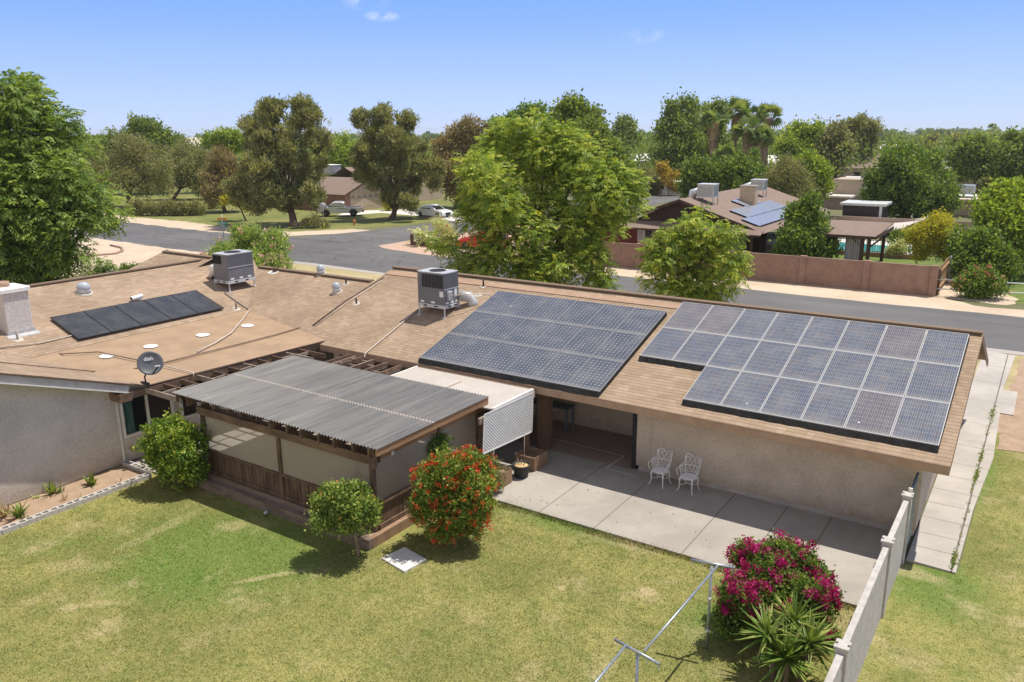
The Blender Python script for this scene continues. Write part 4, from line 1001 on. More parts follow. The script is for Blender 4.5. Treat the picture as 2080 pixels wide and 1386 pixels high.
def dome(px, py, pl, r, label):
    p = onplane(px, py, pl); root = empty('skylight', p, label, 'skylight', 'tubular skylights'); n = Vector((-pl[1], -pl[2], 1)).normalized()
    m = MB(); m.lathe(p, [(r*1.4, .0), (r*1.4, .02), (r*1.1, .05)], 24, ax=n); m.build('flashing', 'vent_collar', root)
    m = MB(); m.lathe(p, [(r*1.1, .03), (r*.98, .2)], 24, ax=n.lerp(Vector((0, 0, 1)), .5)); m.build('collar', 'ac_rail', root)
    m = MB(); m.lathe(p, [(r*1.04, .19), (r*1.04, .22), (r*.98, .28), (r*.84, .34), (r*.6, .39), (r*.3, .415), (.01, .42)], 24, ax=n.lerp(Vector((0, 0, 1)), .5)); m.build('lens', 'skylight_dome', root)
dome(170, 595, PLL, .23, 'large grey skylight dome between the chimney and the ridge')
dome(685, 594, PLR, .165, 'small skylight dome on the middle slope')
dome(653, 557, PLR, .165, 'skylight dome showing over the middle ridge')
for i, (px, py) in enumerate(((217, 724), (306, 704), (412, 681), (503, 662))):
    p = onplane(px, py, PLW); m = MB(); k = 20
    m.poly([(p[0]+.23*math.cos(2*math.pi*j/k), p[1]+.23*math.sin(2*math.pi*j/k), PLW[0]+PLW[1]*(p[0]+.23*math.cos(2*math.pi*j/k))+.012) for j in range(k)])
    m.build('roof_disc', 'white_roof', loc=tuple(p), label=f'round white patch on the low roof, {ORD[i]} from the satellite dish side' if i else 'round white patch on the low roof nearest the satellite dish', cat='roof patch', group='white discs on the low roof')
# satellite dish
db = np.array([-21.75, 12.86, 2.43]); dD = depth(db)
dc = atD(305, 738, dD-.25); root = empty('satellite_dish', db, 'dark grey satellite dish with white lettering at the eave corner', 'satellite dish')
ax = Vector((np.array(EYE)+np.array([2.5, 0, 2.5])-dc)).normalized(); ax = (ax+Vector((0, 0, .15))).normalized()
R_ = .36
m = MB(); m.lathe(dc, [(.02, -.075), (.12, -.07), (.22, -.05), (.30, -.02), (R_, .012), (R_, .022), (.30, -.008), (.22, -.036), (.12, -.056), (.012, -.062)], 30, ax=ax); refl = m.build('reflector', 'dish_grey', root)
u = Vector((0, 0, 1)).cross(ax).normalized(); v = ax.cross(u)
m = MB(); a0 = Vector(dc)-v*R_*.9+u*.03; a1 = Vector(dc)+ax*.30-v*.20+u*.17
m.tube([a0, a1], .02, 8); m.build('feed_arm', 'dark_plastic', root)
m = MB()
for k in (-1, 0, 1): m.tube([a1+u*.05*k+v*.02, a1+u*.05*k-ax*.09+v*.04], .028, 10)
m.build('receiver', 'ac_rail', root)
m = MB(); m.tube([db, db+np.array([0, -.02, .22]), Vector(dc)-ax*.07], .024, 8); m.bbox(db[0]-.22, db[0]+.12, db[1]-.05, db[1]+.05, db[2]-.01, db[2]+.05, .01); m.build('mast', 'dark_plastic', root)
cu = bpy.data.curves.new('lettering', 'FONT'); cu.body = 'd!sh'.replace('!', 'i'); cu.size = .16; cu.align_x = 'CENTER'; cu.extrude = .002
to = bpy.data.objects.new('lettering', cu); COL.objects.link(to); dg = bpy.context.evaluated_depsgraph_get()
me = bpy.data.meshes.new_from_object(to.evaluated_get(dg)); bpy.data.objects.remove(to); me.materials.clear(); me.materials.append(MAT['white_paint'])
to = bpy.data.objects.new('lettering', me); COL.objects.link(to); to.parent = root
mw = Matrix((u, v, ax)).transposed().to_4x4(); mw.translation = Vector(dc)+v*.09-u*.03-ax*.022-Vector(db); to.matrix_local = mw
# ---------------------------------------------------------------- pergola with corrugated roof
PX0, PX1, PY0, PY1, PZ = -20.12, -12.28, 12.62, 17.12, 2.52
perg = empty('pergola', (-16.2, 15, 0), 'dark timber pergola with grey corrugated roof and tan shade screens over a deck', 'pergola')
m = MB(); pitch = .108; n = int((PX1-PX0)/pitch*8); amp = .021
def sheetrows(m, y0, y1, z0, z1):
    xs = np.linspace(PX0, PX1, n+1); zz = amp*np.sin(2*math.pi*(xs-PX0)/pitch)
    vs = [(x, y0, z0+a) for x, a in zip(xs, zz)]+[(x, y1, z1+a) for x, a in zip(xs, zz)]
    m.faces(vs, [(i, i+1, n+2+i, n+1+i) for i in range(n)], 0, True)
lapY = 14.72
sheetrows(m, PY0, lapY+.06, PZ, PZ+.003); sheetrows(m, lapY, PY1, PZ+.010, PZ+.013)
m.build('corrugated_roof', 'corrugated', perg)
m = MB(); xs = np.linspace(PX0, PX1, n+1); zz = amp*np.sin(2*math.pi*(xs-PX0)/pitch)
m.faces([(x, lapY-.026, PZ+a+.006) for x, a in zip(xs, zz)]+[(x, lapY+.022, PZ+a+.016) for x, a in zip(xs, zz)], [(i, i+1, n+2+i, n+1+i) for i in range(n)], 0, True)
m.build('lap_seal', 'lap_strip', perg)
m = MB(); m.box(PX1-.07, PX1-.02, PY0+.04, PY1, PZ-.20, PZ-.018); m.build('edge_beam', 'wood_orange', perg)
m = MB(); m.box(-19.2, -12.5, 12.72, 12.78, 2.03, 2.245); m.box(-19.2, -12.5, 12.92, 12.98, 2.03, 2.245); m.build('header_beam', 'wood_beam', perg)
m = MB(); m.box(-12.68, -12.62, 12.985, 19.0, 2.03, 2.245); m.build('header_beam', 'wood_orange', perg)
m = MB(); m.box(-19.2, -12.7, 17.06, 17.12, 2.05, 2.245); m.build('header_beam', 'wood_beam', perg)
for i in range(14):
    x = -20.0+i*.575
    yb = 18.35 if -19.2 < x < -16.4 else 17.05
    m = MB(); m.box(x-.022, x+.022, 12.60 if i % 2 else 12.66, yb, 2.25 if yb < 17.5 else 2.365, PZ-.03); m.build('rafter', 'wood_beam', perg)
for k, x in enumerate((-18.75, -17.95, -17.35, -16.75)):
    m = MB(); m.box(x-.022, x+.022, 16.9, 18.55-.02*k, 2.22, 2.40); m.build('rafter', 'wood_grey', perg)
for a, b, y in ((-18.72, -17.98, 17.75), (-17.92, -17.38, 18.0), (-17.32, -16.78, 17.6), (-18.72, -17.98, 18.3)): m = MB(); m.box(a, b, y-.02, y+.02, 2.24, 2.39); m.build('blocking', 'wood_grey', perg)
for i in range(11):       # ladder of joists between house eave and sheet roof
    y = 12.75+i*.55
    m = MB(); m.box(-21.62+.045*i, -19.9, y-.02, y+.02, 2.20, 2.36); m.build('rafter', 'wood_beam' if i % 3 else 'wood_grey', perg)
for i in range(10):
    y = 12.75+i*.55; x = -20.9+.07*((i*7) % 5)
    m = MB(); m.box(x-.02, x+.02, y+.02, y+.53, 2.22, 2.34); m.build('blocking', 'wood_grey', perg)
for (x, y) in ((-12.66, 12.85), (-15.95, 12.85), (-19.1, 12.85), (-12.66, 15.3), (-12.66, 17.05), (-19.1, 17.0)):
    m = MB(); m.bbox(x-.06, x+.06, y-.06, y+.06, .22, 2.24 if y != 12.85 else 2.24, .008); m.build('post', 'wood_dark' if y == 12.85 else 'wood_beam', perg)
m = MB(); m.box(-12.56, -12.44, 12.70, 12.80, 1.96, 2.44); m.build('post', 'wood_beam', perg)
m = MB(); m.tube([(-13.1, 12.74, .95), (-13.1, 12.74, 2.3)], .016, 6); m.build('screen_rod', 'wood_grey', perg)
m = MB(); m.tube([(-19.35, 12.9, .3), (-19.35, 12.9, 2.3)], .028, 8); m.tube([(-19.55, 13.1, .3), (-19.55, 13.1, 2.3)], .028, 8); m.build('pole', 'trim_white', perg)
# deck, kerb, railing
m = MB(); k = 30
for i in range(k): y = 12.98+(17.0-12.98)*i/k; m.box(-19.2, -12.72, y+.004, y+(17.0-12.98)/k-.004, .16, .22)
m.build('deck', 'wood_grey', perg)
m = MB(); m.box(-19.3, -12.42, 12.36, 12.50, 0, .27); m.box(-19.3, -12.56, 12.505, 12.56, .2, .262); m.build('kerb_beam', 'wood_kerb', perg)
m = MB(); m.box(-12.56, -12.42, 12.50, 17.1, 0, .265); m.build('kerb_beam', 'wood_planter', perg)
m = MB(); m.poly([(-19.3, 12.56, .235), (-12.56, 12.56, .235), (-12.56, 12.8, .235), (-19.3, 12.8, .235)]); m.build('gravel_fill', 'bed_dirt', perg)
def boards(x0, x1, y0, y1, z0, z1, w, gap, mat, thick=.022):
    L = math.hypot(x1-x0, y1-y0); k = int(L/(w+gap)); m = MB(); rr = random.Random(int(L*100))
    for i in range(k):
        t0, t1 = i/k, (i+1)/k-gap/L*(1+1.2*(rr.random() > .8)); dz = rr.uniform(-.008, .008); o = rr.uniform(-.003, .003)
        a = (x0+(x1-x0)*t0, y0+(y1-y0)*t0); b = (x0+(x1-x0)*t1, y0+(y1-y0)*t1)
        if abs(x1-x0) > abs(y1-y0): m.box(a[0], b[0], y0+o, y0+o+thick, z0, z1+dz)
        else: m.box(x0+o-thick, x0+o, a[1], b[1], z0, z1+dz)
    return m.build('rail_boards', mat, perg)
boards(-19.1, -12.74, 12.86, 12.86, .30, .90, .135, .012, 'wood_dark')
boards(-12.62, -12.62, 12.92, 17.0, .30, .88, .135, .012, 'wood_dark')
m = MB(); m.box(-19.12, -12.73, 12.80, 12.93, .905, .965); m.box(-19.12, -12.73, 12.82, 12.858, .24, .36); m.build('rail', 'wood_dark', perg)
m = MB(); m.box(-12.70, -12.56, 12.93, 17.0, .89, .95); m.box(-12.615, -12.575, 12.93, 17.0, .24, .38); m.build('rail', 'wood_beam', perg)
for x0, x1 in ((-19.03, -16.02), (-15.88, -12.73)):
    m = MB(); k = 16
    P = [(x0+(x1-x0)*i/k, 12.845+.006*math.sin(i*1.3)) for i in range(k+1)]
    for i in range(k): m.poly([(*P[i], .966), (*P[i+1], .966), (*P[i+1], 2.04), (*P[i], 2.04)], smooth=True)
    m.build('shade_screen', 'shade_cloth', perg)
for y0, y1 in ((12.92, 15.23), (15.37, 16.98)):
    m = MB(); m.poly([(-12.655, y0, .952), (-12.655, y1, .952), (-12.655, y1, 2.04), (-12.655, y0, 2.04)]); m.build('shade_screen', 'shade_cloth', perg)
m = MB(); m.box(-12.60, -12.56, 13.45, 13.52, 2.02, 2.12); m.build('bracket', 'trim_white', perg)
# dim furniture on the deck, seen through the screens
def table(name, x, y, w, d, h, mat, label, z0=.22, cat='table'):
    root = empty(name, (x, y, z0), label, cat)
    m = MB(); m.bbox(x-w/2, x+w/2, y-d/2, y+d/2, z0+h-.04, z0+h, .01); m.build('table_top', mat, root)
    for a in (-1, 1):
        for b in (-1, 1):
            m = MB(); m.box(x+a*(w/2-.06)-.03, x+a*(w/2-.06)+.03, y+b*(d/2-.06)-.03, y+b*(d/2-.06)+.03, z0, z0+h-.04); m.build('leg', mat, root)
    return root
table('patio_table', -14.9, 14.6, 1.5, .9, .72, 'wood_grey', 'grey patio table behind the tan pergola screens')
table('workbench', -12.95, 21.6, 1.5, .55, .85, 'rail_blue', 'dark blue workbench standing in the shaded porch', z0=.068, cat='workbench')
# cream panel roof between pergola and eave, and its lattice
cr = empty('patio_cover', (-14, 18, 2.2), 'flat cream metal patio cover between the corrugated roof and the eave', 'patio cover')
m = MB(); m.box(-16.35, -12.02, 16.86, 18.90, 2.26, 2.30); m.build('panel_roof', 'cream_roof', cr)
m = MB(); m.box(-12.02, -11.94, 16.86, 18.92, 2.25, 2.325); m.build('edge_trim', 'trim_white', cr)
m = MB(); m.box(-16.42, -16.35, 16.86, 18.92, 2.25, 2.325); m.build('edge_trim', 'trim_white', cr)
m = MB(); m.box(-16.3, -12.05, 18.90, 18.98, 2.24, 2.31); m.build('gutter', 'wood_beam', cr)
m = MB(); m.box(-14.23, -14.19, 16.9, 18.4, 2.301, 2.312); m.build('seam', 'wood_planter', cr)
m = MB(); m.box(-11.99, -11.93, 16.2, 18.95, 2.06, 2.235); m.build('side_beam', 'wood_grey', cr)
for y in (16.5, 18.7): m = MB(); m.bbox(-12.1, -12.0, y-.05, y+.05, .06, 2.1, .008); m.build('post', 'wood_beam', cr)
# lattice screen: real diagonal laths clipped to the leaning panel outline
LX = -11.90
Lc = [atX(*q, LX) for q in ((983, 843), (1082, 798), (1080, 877), (980, 923))]
lat = empty('lattice_screen', (LX, (Lc[0][1]+Lc[1][1])/2, Lc[3][2]), 'white diagonal lattice screen hanging from the cream patio cover', 'lattice')
poly2 = np.array([[p[1], p[2]] for p in Lc])
def clipline(p, d):
    ts = []
    for i in range(4):
        a, b = poly2[i], poly2[(i+1) % 4]; e = b-a; den = d[0]*e[1]-d[1]*e[0]
        if abs(den) < 1e-9: continue
        w = a-p; t = (w[0]*e[1]-w[1]*e[0])/den; s = (w[0]*d[1]-w[1]*d[0])/den
        if 0 <= s <= 1: ts.append(t)
    return (min(ts), max(ts)) if len(ts) >= 2 else None
m = MB(); cen = poly2.mean(0); sp_ = .070
for sgn, off in ((1, 0), (-1, .006)):
    d = np.array([1, sgn])/math.sqrt(2); nn = np.array([-d[1], d[0]])
    for k in range(-40, 41):
        p = cen+nn*k*sp_; r = clipline(p, d)
        if r and r[1]-r[0] > .03:
            a, b = p+d*r[0], p+d*r[1]; m.beam((LX+off, *a), (LX+off, *b), .038, .005, up=(1, 0, 0))
m.build('lath', 'white_paint', lat)
m = MB()
for i in range(4): a, b = Lc[i], Lc[(i+1) % 4]; m.beam((LX+.012, a[1], a[2]), (LX+.012, b[1], b[2]), .03, .012, up=(1, 0, 0))
m.build('frame', 'white_paint', lat)
for (px, py, lb) in ((1003, 945, 'thin pale pole under the near end of the lattice'), (1065, 915, 'thin pale pole rising from the rear wooden planter')):
    a = atX(px, py, LX-.05); m = MB(); m.tube([(LX-.05, a[1], .06), (LX-.05, a[1], 1.5)], .017, 8); m.build('pole', 'pvc', loc=(LX-.05, a[1], .06), label=lb, cat='pole', group='poles under the lattice')
# planters and pot
def planter(x0, x1, y0, y1, h, label):
    root = empty('planter_box', ((x0+x1)/2, (y0+y1)/2, .06), label, 'planter', 'wooden planter boxes')
    m = MB(); bw = .085; rr = random.Random(int(y0*10))
    def run(a0, a1, fix, ax):
        k = max(2, round((a1-a0)/bw)); w = (a1-a0)/k
        for i in range(k):
            s, e = a0+i*w+.003, a0+(i+1)*w-.003; mid = (s+e)/2; z1 = .06+h
            prof = [(s, .07), (e, .07), (e, z1-.03)]+[(mid+(e-s)/2*math.cos(t), z1-.03+.03*math.sin(t)) for t in (.6, 1.2, 1.57, 1.95, 2.55)]+[(s, z1-.03)]
            f, b = fix, fix+.02
            P = [((q, f, z) if ax == 'x' else (f, q, z)) for q, z in prof]; Q = [((q, b, z) if ax == 'x' else (b, q, z)) for q, z in prof]
            nn = len(P); m.faces(P+Q, [tuple(range(nn)), tuple(range(2*nn-1, nn-1, -1))]+[(k2, nn+k2, nn+(k2+1) % nn, (k2+1) % nn) for k2 in range(nn)])
    run(x0, x1, y0, 'x'); run(x0, x1, y1-.02, 'x'); run(y0+.021, y1-.021, x1-.02, 'y'); run(y0+.021, y1-.021, x0, 'y')
    m.build('box', 'wood_planter', root)
    m = MB(); m.poly([(x0+.02, y0+.02, h-.03), (x1-.02, y0+.02, h-.03), (x1-.02, y1-.02, h-.03), (x0+.02, y1-.02, h-.03)]); m.build('soil', 'soil', root)
    return root
g1, g2 = G(1086, 958, .06), G(1103, 938, .06)
P1 = planter(g1[0]-.68, g1[0]+.02, g1[1]-.02, g1[1]+.68, .42, 'brown scalloped wooden planter beside the brick porch column')
g3 = G(1018, 994, .06)
P2 = planter(g3[0]-.5, g3[0]+.0, g3[1]-.02, g3[1]+.55, .42, 'brown scalloped wooden planter half hidden by the red flowering bush')
gp = G(1051, 973, .06)
root = empty('plant_pot', (gp[0], gp[1]+.2, .06), 'black round pot with straw mulch between the two planters', 'plant pot')
m = MB(); c = (gp[0], gp[1]+.2, .06); m.lathe(c, [(.175, 0), (.20, .02), (.235, .33), (.26, .34), (.26, .38), (.235, .38), (.225, .33)], 26); m.build('pot', 'pot_black', root)
m = MB(); m.lathe((c[0], c[1], .06), [(.225, .33), (.15, .36), (.01, .37)], 20); m.build('mulch', 'straw', root)
m = MB()
for a in (-.05, 0, .06): m.tube([(c[0]+a, c[1], .4), (c[0]+a*1.6, c[1]+a, .52), (c[0]+a*2.4, c[1], .60)], [.014, .011, .007], 6)
m.build('stem', 'bark_pale', root)

# ---------------------------------------------------------------- white cast metal chairs
def chair():
    root = empty('garden_chair', (0, 0, 0), 'white', 'chair', 'white metal garden chairs')
    r = .011; sz = .43
    m = MB(); k = 20; sh = [(.235*math.cos(2*math.pi*i/k)*(1.02), .215*math.sin(2*math.pi*i/k)) for i in range(k)]
    m.faces([(x, y, sz-.022) for x, y in sh]+[(x, y, sz) for x, y in sh], [tuple(range(k-1, -1, -1)), tuple(range(k, 2*k))]+[(i, (i+1) % k, k+(i+1) % k, k+i) for i in range(k)])
    m.build('seat', 'white_paint', root)
    m = MB()
    for i in range(16): t = math.pi*(1+i/15.); m.tube([(.235*math.cos(t), .215*math.sin(t), sz-.02), (.22*math.cos(t+.1), .205*math.sin(t+.1), sz-.06), (.235*math.cos(t+.2), .215*math.sin(t+.2), sz-.02)], .007, 4)
    m.build('apron', 'white_paint', root)
    # back and arms: half ring of pierced hearts
    A0, A1 = -1.95, 1.95      # angle from the back, +y is the back
    def top(t): q = abs(t); return .92-.03*math.cos(q*5) if q < .85 else .72-.07*min(1, (q-.85)/1.1)
    def rad(t, z): return .235+.075*(z-sz)/.45
    def pt(t, z): R = rad(t, z); return (R*math.sin(t), R*.92*math.cos(t), z)
    m = MB()
    N = 40
    for s0, s1 in ((-.86, .86), (-1.95, -.86), (.86, 1.95)): m.tube([pt(s0+(s1-s0)*i/14, top((s0+s1)/2 if False else (s0+(s1-s0)*i/14)*.999)) for i in range(15)], r*1.15, 6)
    for s in (-.86, .86): m.tube([pt(s, sz-.01), pt(s, .92)], r, 6)
    m.tube([pt(A0+(A1-A0)*i/24, .47) for i in range(25)], r*.9, 6)
    m.tube([pt(A0+(A1-A0)*i/24, .655) for i in range(25)], r*.8, 6)
    W_ = .43
    for j in range(4):        # back hearts, two storeys
        t = -.86+W_*(j+.5)
        for z0, z1 in ((.47, .68), (.68, .90)):
            for sg in (-1, 1): m.tube([pt(t, z0), pt(t+sg*W_*.32, z0+(z1-z0)*.45), pt(t+sg*W_*.46, z0+(z1-z0)*.8), pt(t+sg*W_*.25, z1-.005), pt(t, z0+(z1-z0)*.8)], .0075, 5)
    for sd in (-1, 1):
        for j in range(3):
            t = sd*(.86+.363*(j+.5))
            for sg in (-1, 1): m.tube([pt(t, .47), pt(t+sg*.13, .56), pt(t+sg*.17, .63), pt(t+sg*.08, .655), pt(t, .62)], .0075, 5)
        m.tube([pt(sd*1.95, .655), (sd*.30, -.16, .62), (sd*.26, -.20, .52), (sd*.23, -.17, sz)], r, 6)
    m.build('backrest', 'white_paint', root)
    for sx, sy in ((-1, -1), (1, -1), (-1, 1), (1, 1)):
        m = MB(); x, y = .17*sx, .15*sy
        m.tube([(x, y, sz-.01), (x*1.12, y*1.15, .33), (x*1.08, y*1.1, .18), (x*1.2, y*1.25, .05), (x*1.42, y*1.5, .012)], [.022, .02, .014, .012, .016], 7)
        m.build('leg', 'white_paint', root)
    m = MB(); m.tube([(-.19, -.16, .17), (-.08, 0, .2), (0, .02, .21), (.08, 0, .2), (.19, -.16, .17)], .008, 5); m.tube([(-.19, .16, .17), (-.08, 0, .2), (.08, 0, .2), (.19, .16, .17)], .008, 5); m.build('stretcher', 'white_paint', root)
    return root
ch1 = chair(); ch1.location = (-8.12, 19.44, .06); ch1.rotation_euler = (0, 0, -.16); ch1['label'] = 'white cast metal garden chair nearer the porch opening'
ch2 = copy_tree(ch1, loc=(-7.30, 19.47, .06), rz=-.12, label='white cast metal garden chair farther from the porch opening')

# ---------------------------------------------------------------- block edging, pad, light
def block_mesh():
    m = MB(); L, Wb, z0, z1 = .395, .195, -.06, .13
    m.box(-Wb/2, -Wb/2+.035, -L/2, L/2, z0, z1); m.box(Wb/2-.035, Wb/2, -L/2, L/2, z0, z1)
    for y in (-L/2, -.02, L/2-.04): m.box(-Wb/2+.035, Wb/2-.035, y, y+.04, z0, z1)
    return m
b0 = block_mesh().build('edging_block', 'cinder'); soilm = MB(); soilm.box(-.06, .06, -.155, -.022, -.05, .045); soilm.box(-.06, .06, .022, .155, -.05, .045)
fill = soilm.build('soil', 'soil', b0); tag(b0, 'x', 'concrete block', 'hollow blocks edging the flower bed')
rb = random.Random(4); spots = [(-20.74+rb.uniform(-.012, .012), 12.02-.2-.405*i, rb.uniform(-.03, .03)) for i in range(12)]
spots2 = [(-20.95-.405*(i+.5), 12.13+.0*i, math.pi/2+rb.uniform(-.03, .03)) for i in range(3)]
for i, (x, y, a) in enumerate(spots+spots2):
    lb = f'hollow grey block in the lawn edge row, {["nearest","second","third","fourth","fifth","sixth","seventh","eighth","ninth","tenth","eleventh","twelfth"][i]} from the bed corner' if i < 12 else f'hollow grey block in the short row to the wall, {ORD[i-12]} from the bed corner'
    o = b0 if i == 0 else copy_tree(b0); o.location = (x, y, 0); o.rotation_euler = (0, 0, a); o['label'] = lb
sheet('flower_bed', [(-22.2, 5), (-20.85, 5), (-20.85, 12.03), (-22.2, 12.03)], .030, 'bed_dirt')
sheet('window_path', [(-22.2, 12.24), (-20.4, 12.24), (-19.4, 13.0), (-19.4, 16.2), (-22.2, 16.2)], .035, 'patio_concrete')
c_ = [G(*q) for q in ((775, 1137), (822, 1115), (866, 1140), (822, 1165))]
m = MB(); m.faces([(p[0], p[1], 0) for p in c_]+[(p[0], p[1], .05) for p in c_], [(3, 2, 1, 0), (4, 5, 6, 7), (0, 1, 5, 4), (1, 2, 6, 5), (2, 3, 7, 6), (3, 0, 4, 7)])
m.build('paving_slab', 'paver', loc=tuple(sum(c_)/4), label='square white concrete slab lying on the lawn', cat='slab')
p = G(541, 1049); root = empty('garden_light', p, 'small grey garden spotlight on the lawn by the deck kerb', 'garden light')
m = MB(); m.lathe((p[0], p[1], .10), [(.03, -.06), (.05, -.05), (.055, .06), (.045, .065)], 12, ax=(.2, 1, .5)); m.build('head', 'galv', root)
m = MB(); m.tube([(p[0], p[1], 0), (p[0], p[1], .1)], .012, 6); m.build('stake', 'dark_plastic', root)

# ---------------------------------------------------------------- precast fence, gate, clothesline
fen = empty('precast_fence', (-1.87, 15, 0), 'pale rough precast panel fence dividing yard from side lawn', 'fence')
PYs = [18.62, 16.15, 12.15, 8.1, 4.0]; PHs = [1.66, 1.66, 1.64, 1.62, 1.60]
for i, (y, h) in enumerate(zip(PYs, PHs)):
    m = MB(); m.bbox(-1.965, -1.775, y-.10, y+.10, 0, h, .012)
    post = m.build('post', 'precast', fen)
    m = MB(); m.box(-1.985, -1.755, y-.125, y-.03, h, h+.035); m.box(-1.985, -1.755, y+.03, y+.125, h, h+.035); m.box(-1.94, -1.80, y-.03, y+.03, h, h+.035); m.build('cap', 'precast', post)
for i in range(4):
    a, b = PYs[i]-.10, PYs[i+1]+.10; h0, h1 = PHs[i]-.07, PHs[i+1]-.07
    m = MB(); x0, x1 = -1.925, -1.815; m.hexa([(x0, b, 0), (x1, b, 0), (x1, a, 0), (x0, a, 0), (x0, b, h1), (x1, b, h1), (x1, a, h0), (x0, a, h0)]); m.build('panel', 'precast', fen)
gt = empty('side_gate', (-1.84, 19.3, 0), 'grey green gate closing the gap between fence and garage', 'gate')
m = MB(); m.box(-1.86, -1.82, 18.78, 19.88, .05, 1.62)
m.build('panel', 'gate_green', gt); m = MB(); m.tube([(-1.84, 18.76, 1.66), (-1.84, 19.9, 1.72)], .03, 8); m.build('top_rail', 'rail_blue', gt)
m = MB(); m.box(-1.88, -1.80, 18.75, 18.80, 0, 1.78); m.build('latch_post', 'trim_white', gt)
clo = empty('clothesline', (-4.4, 11.6, 0), 'galvanised pipe clothesline of two T shaped poles on the lawn', 'clothesline')
t1, t2 = (-4.40, 13.14), (-4.45, 10.05)
for (x, y), (ax, bx) in ((t1, ((-4.80, 13.12), (-4.02, 13.27))), (t2, ((-4.88, 10.13), (-4.04, 9.95)))):
    m = MB(); m.tube([(x, y, 0), (x, y, 1.76)], .026, 10); m.build('pole', 'galv', clo)
    m = MB(); m.tube([(*ax, 1.79), (*bx, 1.79)], .026, 10); cb = m.build('crossbar', 'galv', clo)
    m = MB(); a, b = np.array(ax), np.array(bx)
    for t in (.03, .28, .72, .97): q = a+(b-a)*t; m.tube([(*q, 1.77), (*q, 1.70), (q[0]+.02, q[1], 1.68)], .006, 5)
    m.build('hook', 'galv_light', cb)
pA, pB = G(1458, 1149, 1.80), G(1309, 1323, 1.80); pC = G(1270, 1313, 1.80); pD = G(1205, 1392, 1.80)
m = MB(); m.tube([pA, pB], .022, 8); m.build('line_pipe', 'galv', clo)
m = MB(); m.tube([pC, pC+(pD-pC)*1.6], .022, 8); m.build('line_pipe', 'galv', clo)
m = MB()
for z in (.42, 1.1): m.tube([(t1[0]-.02, t1[1]-.03, z), (t1[0]+.03, t1[1]-.03, z)], .03, 6)
m.build('clamp', 'galv_light', clo)
# ---------------------------------------------------------------- plants
def frond_quads(P, dr, ln, rng, nodes=6, drop=.55, lw=(.17, .055)):
    n = len(P); h = dr.copy(); h[:, 2] = h[:, 2]*.5+.15; h = unit(h+rng.normal(0, .35, (n, 3)))
    sd = unit(np.cross(h, np.array([0, 0, 1.])+rng.normal(0, .15, (n, 3))))
    out, ti = [], []; base = rng.random(n)
    ln = ln*rng.uniform(.7, 1.25, n)[:, None]
    for k in range(nodes):
        t = (k+.6)/nodes; c = P+h*ln*t; c[:, 2] -= (drop*t*t*ln[:, 0]); tg = h.copy(); tg[:, 2] -= 2*drop*t; tg = unit(tg)
        for s in (-1, 1):
            a = unit(sd*s*.85+tg*.55+np.array([0, 0, -.35])+rng.normal(0, .15, (n, 3)))
            L = lw[0]*(1.15-.5*abs(t-.5))
            u = unit(np.cross(a, np.cross(sd, tg)+rng.normal(0, .4, (n, 3))))
            cc = c+a*L*.5; w = lw[1]
            out.append(np.stack([c, cc+u*w/2, c+a*L, cc-u*w/2], 1)); ti.append(np.clip(base+rng.normal(0, .12, n), 0, 1))
    return np.concatenate(out), np.concatenate(ti)
def leaf_clump_quads(P, dr, k, sig, L, Wd, rng, up=.3, out=.5):
    C = np.repeat(P, k, 0)+rng.normal(0, sig, (len(P)*k, 3)); A = np.repeat(dr, k, 0)*out+rng.normal(0, .6, (len(P)*k, 3)); A[:, 2] += up
    n = len(C); t = np.repeat(rng.random(len(P)), k)*.65+rng.random(n)*.35
    return leaves(C, A, L*rng.uniform(.7, 1.3, n), Wd*rng.uniform(.7, 1.3, n), rng), t
